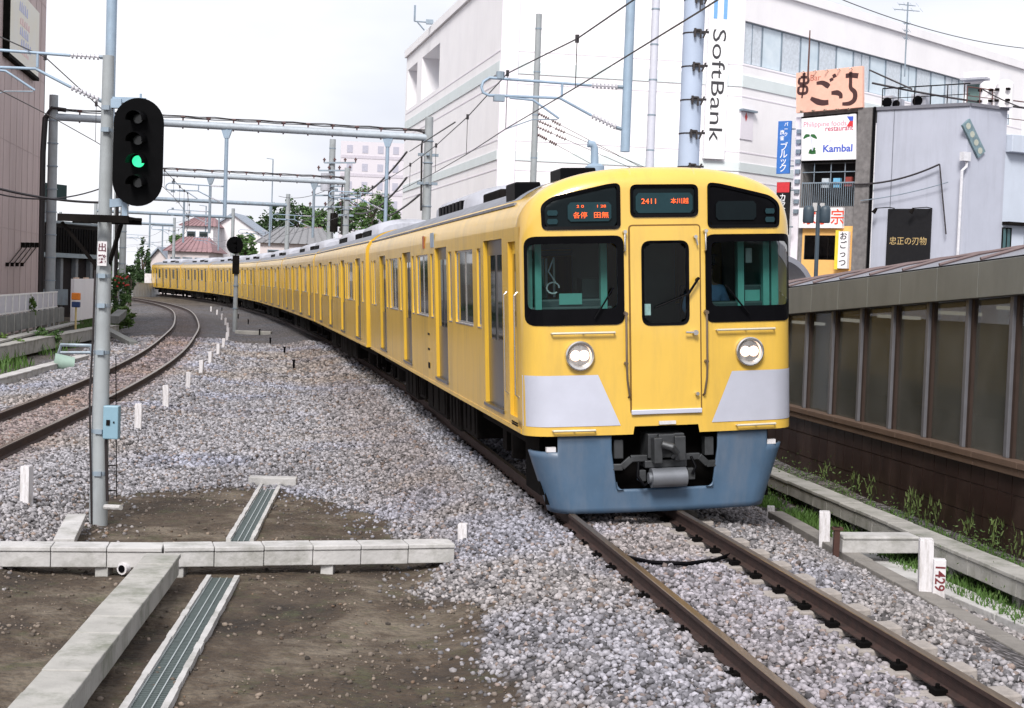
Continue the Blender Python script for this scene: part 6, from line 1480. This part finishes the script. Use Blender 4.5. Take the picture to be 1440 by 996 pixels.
# black cable marker stubs along the train
for k, (x, y) in enumerate(((413, 517), (400, 497), (380, 483), (365, 470), (349, 455), (335, 447), (312, 437))):
    q = gp(x, y, -.25); m = MB(); m.tube([(q.x, q.y, -.4), (q.x, q.y, -.05)], .035, 8); m.tube([(q.x, q.y, -.06), (q.x, q.y, -.02)], .05, 8); o = m.build('marker_stub', BLK, loc=(q.x, q.y, -.3)); tag(o, 'small black stub in the ballast along the shaded side of the train', 'marker stub', 'black stubs beside the train')

# ------------------------------------------------------------------ west side of the line
TAN = mat('mauve tan cladding', (.46, .365, .355), .7, var=.05, scale=.5, dirt=((.31, .23, .215), .5, (1.2, 1.2, .12)))
P0 = at(57, 412, 70); pT = Plane((P0.x+4.8, P0.y-29.6, 0), (-.16, .987)); LT = 30.0; HT = 21
tb = thing('clad_building', 'tall windowless mauve-tan building with a faded billboard at the picture edge', 'building', (P0.x, P0.y, 0))
m = MB(); pbox(m, pT, 0, LT, -14, 0, -.5, HT); m.build('wall', TAN, tb)
m = MB()
for k in range(1, 20): pbox(m, pT, k*1.5, k*1.5+.025, .001, .012, 0, HT-.1)
for z in (4, 7.5, 11, 14.5, 18): pbox(m, pT, 0, LT-.05, .001, .010, z, z+.03)
m.build('cladding_joint', mat('cladding joint', (.40, .32, .31), .8), tb)
a = pT.px(4, 78); b_ = pT.px(47, 106); c_ = pT.px(48, 18)
BILL = mat('faded billboard', (.72, .68, .55), .6, var=.06, scale=.6, col2=(.70, .70, .66))
u0, u1 = a[0], (b_[0]+c_[0])/2; v0 = (a[1]+b_[1])/2; v1 = c_[1]
m = MB(); pbox(m, pT, u0, u1, .02, .22, v0, v1); m.build('billboard', BILL, tb)
m = MB(); pbox(m, pT, u0-.12, u1+.02, .01, .26, v0-.14, v0-.002); pbox(m, pT, u0-.13, u0-.002, .01, .26, v0, v1); m.build('billboard_frame', SOOT, tb)
fl = mat('faded lilac ink', (.45, .48, .68), .7); fp = mat('faded pink ink', (.72, .50, .50), .7)
for k, (fu, fv, wd, h, mm) in enumerate(((.45, .80, .30, .07, fl), (.50, .60, .34, .05, fp), (.48, .46, .30, .06, fl), (.55, .30, .36, .06, fl), (.5, .17, .3, .03, fp))):
    m = MB(); m.M = pT.M; uu = u0+(u1-u0)*fu; vv = v0+(v1-v0)*fv; 
    for j in range(5): a_ = uu+(-.5+j/5)*wd*(u1-u0); m.prism([(a_, .222, vv-h*3), (a_+wd*(u1-u0)*.14, .222, vv-h*3), (a_+wd*(u1-u0)*.12, .222, vv+h*3), (a_+.1, .222, vv+h*3*(.6+.4*(j % 2)))], (0, .006, 0))
    m.build('billboard_mark', mm, tb)
for k in range(4):      # brackets and stay rods on the wall
    x = 8+k*7.2; u, v = pT.px(30+k*6.6, 345); u2, v2 = pT.px(8+k*7, 372)
    m = MB(); m.M = pT.M; m.box(u-.14, u+.14, .0, .16, v-.10, v+.12); m.tube([(u, .1, v), (u2, .1, v2)], .022, 5); m.box(u2-.08, u2+.08, 0, .12, v2-.08, v2+.08); m.build('stay_bracket', SOOT, tb)
# dark apartment house behind it
P0 = at(56, 400, 84); pA = Plane((P0.x, P0.y, 0), (-.16, .987))
pA = Plane((at(58, 400, 84).x, 84, 0), (.30, .954)); ab = thing('dark_apartment_house', 'dark apartment house with black balcony slats beyond the mauve building', 'building', (pA.O.x, 84, 0))
DK = mat('dark brown siding', (.030, .026, .028), .6, var=.2, spec=.2); GW = mat('grey green siding', (.22, .24, .26), .7, var=.1)
def zpx(pl, x, y): return pl.px(x, y)[1]
uE = pA.px(137, 350)[0]
m = MB(); pbox(m, pA, -6, uE, -8, 0, -.5, zpx(pA, 100, 316)); m.build('wall', DK, ab)
m = MB(); pbox(m, pA, -3, pA.px(83, 300)[0], -8, -.4, zpx(pA, 100, 316)+.01, zpx(pA, 70, 280)); m.build('upper_wall', GW, ab); m = MB(); pbox(m, pA, -4, pA.px(84, 300)[0]+.5, -8.5, .1, zpx(pA, 70, 280), zpx(pA, 70, 258)); m.build('roof', mat('dark roof', (.02, .045, .045), .6, spec=.2), ab)
m = MB(); pbox(m, pA, -5, uE, .02, .6, zpx(pA, 100, 363), zpx(pA, 100, 357)); pbox(m, pA, -5, uE, .02, .6, zpx(pA, 100, 316), zpx(pA, 100, 313)); m.build('balcony_slab', mat('slab grey', (.25, .30, .33), .7), ab)
m = MB(); k = -5
while k < uE: pbox(m, pA, k, k+.16, .45, .5, zpx(pA, 100, 356), zpx(pA, 100, 322)); k += .26
m.build('balcony_slats', BLK, ab)
for k in range(3): u = uE*(.25+.27*k); m = MB(); pbox(m, pA, u, u+.25, .01, .3, 0, zpx(pA, 100, 364)); m.build('pillar', GW, ab)
m = MB(); pbox(m, pA, -4, uE*.35, .4, .45, .4, 1.3); m.build('rail_panel', STL, ab)
for k, x in enumerate((107, 121)): c = at(x, 398, 82); m = MB(); m.tube([c-Vector((0, 0, .6)), c], .05, 6); m.tube([c, c+Vector((0, 0, .3))], .16, 10); tag(m.build('globe_lamp', mat('peach lamp', (.75, .55, .42), .5), loc=tuple(c)), ['small peach coloured garden lamp nearer the mast', 'small peach coloured garden lamp closer to the bush'][k], 'lamp', 'garden lamps by the dark apartment house')
# white sheet fence, concrete post fence, kerbs on the west side
def fence_line(pts, z0, z1, wd, par, name, mt, step, gap=.0, post=None, thick=.05):
    for i in range(len(pts)-1):
        a, b_ = Vector((*pts[i], 0)), Vector((*pts[i+1], 0)); L = (b_-a).length; n_ = max(1, int(L/step)); d = (b_-a)/n_
        for k in range(n_):
            p, q = a+d*k+d*gap*.5, a+d*(k+1)-d*gap*.5; m = MB(); m.bar((p.x, p.y, (z0+z1)/2), (q.x, q.y, (z0+z1)/2), thick, z1-z0); m.build(name, mt, par)
            if post: m = MB(); m.bar((p.x, p.y, z0-.3), (p.x, p.y, z1+.03), .09, .09); m.build('post', post, par)
f0 = at(0, 428, 48.3); f1 = at(80, 421, 61); dr = (f1-f0); a = (f0-dr*1.3).xy; b_ = f1.xy
wf = thing('panel_fence', 'white framed translucent panel fence above the concrete wall', 'fence', (a.x, a.y, .9)); fence_line([tuple(a), tuple(b_)], .93, 1.48, .05, wf, 'panel', mat('translucent white panel', (.52, .52, .58), .5, var=.06), 1.3, .10, mat('white frame', (.75,)*3, .5))
m = MB(); m.bar((a.x, a.y, 1.50), (b_.x, b_.y, 1.50), .07, .05); m.bar((a.x, a.y, .90), (b_.x, b_.y, .90), .07, .05); m.build('rail', mat('white frame', (.75,)*3, .5), wf)
cf = thing('concrete_fence', 'grey concrete slab fence with a ledge below the white panel fence', 'fence', (a.x, a.y, -.3))
CONCD = mat('dark mossy concrete', (.16, .165, .16), .85, var=.25, scale=3, dirt=((.05, .055, .045), .7, (3, 3, .7)))
o_ = Vector((.18, .03)); fence_line([tuple(a+o_), tuple(b_+o_+(b_-a)*.02)], .30, .86, .05, cf, 'slab', CONCD, 1.5, .01, CONC, .08)
o_ = Vector((.75, .1)); fence_line([tuple(a+o_), tuple(b_+o_)], -.35, .22, .05, cf, 'lower_slab', CONCD, .55, .02, None, .10)
m = MB(); m.bar((a.x+.75, a.y+.1, .25), (b_.x+.75, b_.y+.1, .25), .35, .06); m.build('ledge', CONC, cf)
k0 = at(-60, 503, 40); k1 = at(0, 497, 42.7); k2 = at(130, 467, 58)
trough('cable_trough', 'long mossy concrete kerb trough below the concrete slab fence', [(at(-160, 530, 34)).xy, k1.xy, (at(60, 483, 49)).xy, k2.xy, at(160, 462, 62).xy], .45, .42, .20, CONC, feet=False)
e0 = gp(-200, 575, -.18); e1 = gp(0, 533, -.18); e2 = gp(118, 502, -.18)
trough('cable_trough', 'pale edged concrete trough lying right beside the empty track', [e0.xy, e1.xy, e2.xy], .32, .24, -.12, CONCW, feet=False)
q = at(88, 511, 40.5); t = thing('pipe_section', 'short wide greenish pipe lying open-ended beside the pale trough', 'pipe', q); m = MB(); GP = mat('greenish pipe', (.26, .36, .31), .7, var=.15, scale=4); ax_ = Vector((.86, .30, -.10)).normalized()
n_ = 20; s0_ = q-ax_*.22; s1_ = q+ax_*.30; u_ = ax_.cross(Vector((0, 0, 1))).normalized(); v_ = u_.cross(ax_)
vs = [c_+u_*(r_*math.cos(2*math.pi*j/n_))+v_*(r_*math.sin(2*math.pi*j/n_)) for c_, r_ in ((s1_, .20), (s0_, .25), (s0_, .215), (s1_, .17)) for j in range(n_)]
m.add(vs, [(i*n_+j, i*n_+(j+1) % n_, (i+1)*n_+(j+1) % n_, (i+1)*n_+j) for i in range(3) for j in range(n_)]+[tuple(range(3*n_, 4*n_))]); m.build('pipe', GP, t, smooth=40); m = MB(); m.tube([s0_+ax_*.10, s0_+ax_*.13], .21, 18); m.build('dark_inside', BLK, t); m = MB(); m.box(q.x-.3, q.x+.4, q.y-.1, q.y+.1, -.4, q.z-.2); m.build('saddle', CONC, t)
m = MB(); c = [at(82, 500, 46), at(86, 485, 46), at(128, 486, 46), at(130, 512, 46)]; m.tube(c, .06, 6); m.tube([at(85, 496, 46), at(129, 496, 46)], .05, 6); tag(m.build('tubular_barrier', STL, smooth=50, loc=tuple(c[0])), 'low bent grey tube barrier behind the greenish pipe', 'barrier')
m = MB(); a = at(146, 462, 60); b_ = at(188, 484, 52); m.bar(a, b_, .30, .16); m.bar(at(160, 450, 62), at(172, 440, 66), .4, .3); tag(m.build('fallen_beam', CONCD, loc=tuple(a)), 'dark concrete beam lying askew beside the empty track', 'concrete beam')
t = thing('track_telephone', 'small orange and blue trackside device on a thin yellow post', 'trackside device', at(107, 440, 58)); m = MB(); m.tube([(at(106, 470, 58).x, 58, -.2), at(107, 425, 58)], .04, 6); m.build('post', mat('cream yellow post', (.62, .48, .22), .6), t); m = MB(); p = at(107, 417, 58); m.box(p.x-.16, p.x+.16, 57.9, 58.1, p.z-.14, p.z+.14); m.build('orange_case', mat('orange device', (.75, .22, .02), .5), t, bevel=.03); m = MB(); p = at(107, 428, 58); m.box(p.x-.15, p.x+.15, 57.9, 58.1, p.z-.12, p.z+.1); m.build('blue_case', mat('navy device', (.02, .05, .15), .5), t, bevel=.03)
w3 = thing('white_wall', 'plain white garden wall in front of the dark apartment house', 'wall', at(120, 440, 74)); m = MB(); a = at(102, 400, 70); b_ = at(150, 400, 82); m.bar((a.x, a.y, 1.0), (b_.x, b_.y, 1.0), .15, 2.0); m.build('wall', WHB, w3)
# leafy things
LEAFD = mat('deep green leaf', (.025, .055, .018), .7, var=.5, scale=1.2, col2=(.05, .10, .03)); LEAFM = mat('mid green leaf', (.045, .10, .025), .7, var=.4, scale=1.0, col2=(.10, .19, .05)); LEAFY = mat('yellow green leaf', (.10, .16, .03), .7, var=.4, scale=2, col2=(.05, .11, .02))
BARK = mat('bark', (.09, .07, .055), .9, var=.3)
def crown(par, c, rx, ry, rz, n_cl, n_leaf, ls, mt, name='crown', seed=0):
    r = random.Random(seed); V, F = [], []
    cl = []
    for i in range(n_cl):
        a = r.uniform(0, 6.28); b_ = math.acos(r.uniform(-1, 1)); d = r.uniform(.35, 1.0)**.6; cl.append((c[0]+rx*d*math.sin(b_)*math.cos(a), c[1]+ry*d*math.sin(b_)*math.sin(a), c[2]+rz*d*math.cos(b_), r.uniform(.18, .36)))
    for (x, y, z, q) in cl:
        for k in range(n_leaf):
            g_ = [r.gauss(0, .5) for _ in range(3)]; p = Vector((x+g_[0]*q*rx, y+g_[1]*q*ry, z+g_[2]*q*rz*.9)); s_ = ls*r.uniform(.6, 1.5)
            e1 = Vector((r.gauss(0, 1), r.gauss(0, 1), r.gauss(0, .6))).normalized(); e2 = e1.cross(Vector((r.gauss(0, 1), r.gauss(0, 1), r.gauss(0, 1)))).normalized(); k0 = len(V)
            V += [p-e1*s_, p-e2*s_*.5, p+e1*s_, p+e2*s_*.5]; F.append((k0, k0+1, k0+2, k0+3))
    mb = MB(); mb.v = [tuple(v) for v in V]; mb.f = F; mb.m = [0]*len(F); return mb.build(name, mt, par)
def tree(label, px, y0, y1, Y, wpx, mt, cat='tree', n_cl=26, n_leaf=60, ls=None, seed=1, name='tree', trunk=True, grp=None, lift=.25):
    s_ = Y/FPX; top = at(px, y0, Y); bot = at(px, y1, Y); t = thing(name, label, cat, (bot.x, Y, min(bot.z, -.4) if trunk else bot.z), grp); H = top.z-bot.z; rz = H*(1-lift)/2; c = (bot.x, Y, top.z-rz)
    if trunk:
        m = MB(); zb_ = min(bot.z, -.4); m.tube([(bot.x, Y, zb_), (bot.x+.1, Y, c[2]-rz*.3), (bot.x-.1, Y, c[2]+rz*.4)], [H*.035+.06, H*.02+.04, .03], 8)
        r = random.Random(seed)
        for k in range(5): a = r.uniform(0, 6.28); m.tube([(bot.x, Y, c[2]-rz*.5), (bot.x+math.cos(a)*wpx*s_*.3, Y+math.sin(a)*wpx*s_*.3, c[2]+rz*r.uniform(-.1, .5))], [H*.015+.03, .02], 5)
        m.build('trunk', BARK, t)
    crown(t, c, wpx*s_/2, wpx*s_/2, rz, n_cl, n_leaf, ls or max(.10, s_*2.2), mt, seed=seed); return t
tree('leafy bush with red flowers between the two masts at the track side', 168, 388, 446, 70, 30, LEAFM, 'bush', 26, 70, .075, 3, 'flowering_bush', False, lift=0)
b = bpy.data.objects['flowering_bush']; m = MB(); r_ = random.Random(4)
for k in range(14):
    p = at(174+r_.uniform(-14, 8), 396+r_.uniform(-8, 9), 69.2); m.tube([p, p+Vector((.02, .0, .06))], .045, 5)
m.build('blossom', mat('red blossom', (.55, .04, .04), .6), b)
tree('low yellow-green bush at the foot of the second mast', 172, 432, 462, 66, 36, LEAFY, 'bush', 18, 60, .08, 5, 'bush', False, lift=0)
tree('small green shrub growing over the kerb trough under the concrete fence', 62, 462, 486, 50, 44, LEAFM, 'bush', 16, 50, .06, 6, 'bush', False, lift=0)
tree('pale green shrub at the picture edge under the concrete fence', 12, 470, 500, 45, 40, LEAFY, 'bush', 16, 50, .06, 7, 'bush', False, lift=0)
tree('creeper climbing the white panel fence', 45, 414, 448, 54, 9, LEAFY, 'creeper', 12, 30, .05, 8, 'creeper', False, lift=0)
tree('dark slender tree standing at the end of the train', 199, 340, 408, 172, 20, LEAFD, seed=9, lift=.1)
tree('light green tree behind the flowering bush', 160, 352, 402, 130, 26, LEAFM, seed=10, lift=.15)
tree('dark tree beyond the first mast, left of the slender one', 182, 372, 420, 120, 18, LEAFD, seed=33, lift=.1)
for k, (x, y0, y1, Y, wd, mm, lb) in enumerate(((350, 306, 350, 260, 40, LEAFD, 'round dark green tree behind the distant signal'), (388, 291, 345, 255, 52, LEAFD, 'broad dark green tree at the top of the wooded rise'), (418, 284, 340, 250, 46, LEAFD, 'tall dark green tree behind the third gantry pole'), (446, 296, 340, 245, 46, LEAFM, 'green tree behind the transformer pole'), (487, 284, 338, 200, 44, LEAFD, 'dark leafy tree right of the transformer pole'), (520, 262, 336, 130, 56, LEAFM, 'bright feathery green tree rising behind the train roofs'), (545, 290, 330, 135, 30, LEAFM, 'smaller green tree at the foot of the pale tower block'), (318, 322, 345, 240, 30, LEAFD, 'low dark tree beside the white gabled house'), (255, 330, 350, 235, 34, LEAFM, 'low green tree behind the red roofed house'), (345, 330, 372, 190, 30, LEAFM, 'green garden tree below the white gabled house'))):
    tree(lb, x, y0, y1, Y, wd, mm, seed=20+k, n_cl=30, n_leaf=80, grp='trees beyond the curve', lift=.1)
# distant houses
def house(label, xa, xb, ye, yr, Y, wall, roofm, gable='side', yb=420, wins=3, depth=9, eave=.5, name='house'):
    s_ = Y/FPX; A = at(xa, ye, Y); B = at(xb, ye, Y); Z = at((xa+xb)/2, yr, Y).z; z0 = min(0, at(xa, yb, Y).z); t = thing(name, label, 'house', ((A.x+B.x)/2, Y, z0)); ze = (A.z+B.z)/2
    m = MB(); m.box(A.x, B.x, Y, Y+depth, z0, ze)
    if gable == 'front': m.prism([(A.x, Y, ze), (B.x, Y, ze), ((A.x+B.x)/2, Y, Z)], (0, depth, 0))
    m.build('wall', wall, t); m = MB(); mid = (A.x+B.x)/2
    if gable == 'front':
        for sx, X in ((-1, A.x), (1, B.x)): m.prism([(X+sx*eave, Y-.5, ze-.35), (mid, Y-.5, Z+.05), (mid, Y-.5, Z+.3), (X+sx*eave, Y-.5, ze-.1)], (0, depth+1, 0))
    else:
        q_ = (B.x-A.x)*.18; m.v = [(A.x-eave, Y-eave, ze), (B.x+eave, Y-eave, ze), (B.x+eave, Y+depth+eave, ze), (A.x-eave, Y+depth+eave, ze), (A.x+q_, Y+depth/2, Z), (B.x-q_, Y+depth/2, Z)]
        m.f = [(0, 1, 5, 4), (1, 2, 5), (2, 3, 4, 5), (3, 0, 4), (0, 3, 2, 1)]; m.m = [0]*5
        for k in range(10): u = k/9; m.tube([(A.x-eave+(B.x-A.x+2*eave)*u, Y-eave-.02, ze+.05), (A.x+q_+(B.x-A.x-2*q_)*u, Y+depth/2-.02, Z+.05)], .06, 4)
    m.build('roof', roofm, t)
    for k in range(wins):
        x = A.x+(B.x-A.x)*(k+.7)/(wins+.4); m = MB(); m.box(x-.7, x+.5, Y-.08, Y-.01, ze-2.0, ze-.7); o = m.build('window', STL, t); m = MB(); m.box(x-.62, x+.42, Y-.10, Y-.082, ze-1.92, ze-.78); m.build('pane', DGL, o)
    return t
HW = mat('white house render', (.72, .70, .72), .8, var=.04); HP = mat('pinkish house render', (.60, .54, .54), .8, var=.05)
RR = mat('faded red roof tile', (.27, .16, .17), .7, var=.2, scale=4); RG = mat('grey roof tile', (.20, .20, .21), .7, var=.15, scale=4); RB = mat('blue grey roof', (.26, .30, .36), .6, var=.1)
house('pale grey gabled house at the very end of the track', 206, 240, 372, 350, 188, HP, RB, 'front', wins=2)
house('low house with a wide faded red tile roof beyond the last car', 236, 294, 354, 332, 184, HP, RR, 'side', wins=3)
house('white two-storey house with a broad grey-edged gable above the red roof', 262, 392, 345, 302, 205, HW, RB, 'front', wins=2)
house('white upper storey house with a small dark red roof', 258, 300, 318, 304, 200, HW, RR, 'side', wins=2)
house('house with a wide grey tile roof beyond the middle cars', 366, 462, 343, 318, 160, HP, RG, 'side', wins=3)
0 and house('small pale house with a grey roof between the bush and the slender tree', 160, 186, 386, 374, 150, HW, RG, 'side', wins=1)
house('pinkish house behind the transformer pole', 415, 450, 338, 318, 175, HP, RR, 'side', wins=1)
t = thing('signboard_panel', 'blank white panel board beside the dark slender tree', 'board', at(208, 408, 170)); m = MB(); a = at(203, 402, 170); b_ = at(213, 385, 170); m.box(a.x, b_.x, 170, 170.1, a.z, b_.z); m.build('panel', WHT, t); m = MB(); m.box(a.x+.1, a.x+.25, 170.1, 170.2, -.4, a.z); m.build('leg', STL, t)
m = MB(); a = at(186, 402, 160); b_ = at(225, 402, 172)
n_ = 18
for k in range(n_): p = a+(b_-a)*(k/n_); q = a+(b_-a)*((k+.8)/n_); m.bar((p.x, p.y, .45), (q.x, q.y, .45), .06, 1.5)
m.bar((a.x, a.y, 1.25), (b_.x, b_.y, 1.25), .1, .08); tag(m.build('far_fence', mat('pale fence', (.50, .52, .55), .7), loc=(a.x, a.y, 0)), 'pale slatted fence crossing behind the end of the train', 'fence')
# pale tower block behind the trees
pTB = Plane((at(476, 320, 240).x, 240, 0), (1, .12)); tb2 = thing('tower_block', 'pale mauve tower block half hidden by the first gantry and white store', 'building', tuple(pTB.O)); zt = pTB.px(480, 198)[1]; ue = pTB.px(575, 300)[0]
PAL = mat('pale mauve render', (.60, .57, .62), .8, var=.03); m = MB(); pbox(m, pTB, 0, ue+8, -14, 0, -.5, zt); m.build('wall', PAL, tb2)
m = MB()
for k in range(7): z = zt-2.2-k*2.9; pbox(m, pTB, .1, ue+7.9, .01, .06, z-.5, z)
m.build('floor_band', mat('mauve band', (.50, .47, .53), .8), tb2)
m = MB(); 
for i in range(7):
    for k in range(6): z = zt-2.1-k*2.9; u = 1+i*(ue+6)/7; pbox(m, pTB, u, u+.9, .01, .05, z+.3, z+1.5)
m.build('window', mat('dim mauve glass', (.40, .40, .48), .4), tb2)
# thin distant lamp and hazy wire posts
for k, (x, y0, y1, Y, lb) in enumerate(((384, 224, 330, 210, 'thin bent street lamp post rising behind the third gantry'), (290, 290, 350, 200, 'thin bare post behind the red roofed house'))):
    a = at(x, y0, Y); m = MB(); m.tube([(a.x, Y, -.4), a], .09, 6); m.tube([a, a+Vector((-.9, 0, .1))], .06, 6); tag(m.build('lamp_post', STL, loc=(a.x, Y, -.4)), lb, 'lamp post')
wire(at(-40, 255, 55), at(150, 285, 62), 'heavy black cable slung from the mauve building to the first gantry pole', .2, .05)
wire(at(-40, 262, 55), at(150, 262, 62), 'second black cable slung from the mauve building', .5, .03)
pts = []
for i in range(5000):
    Y_ = random.uniform(38, 95); s = PL.sy(Y_); p = PL.side(s, -random.uniform(3.3, 5.6)); 
    if vnoise(np.array([p.x]), np.array([p.y]), 2.2, 60)[0] > .42: pts.append((p.x, p.y, -.42))
blades('grass', 'rough green grass and weeds along the outer side of the empty track', pts, .15, .55, GRASS, .02)

# hose lying across between the rails in front of the train
a = [gp(868, 772, -.12), gp(880, 783, -.10), gp(915, 791, -.09), gp(965, 793, -.09), gp(1005, 788, -.09), gp(1028, 780, -.09)]
m = MB(); m.tube(a, .02, 8); tag(m.build('cable_hose', BLK, smooth=60, loc=tuple(a[0])), 'black hose lying across the ballast between the rails in front of the train', 'hose')
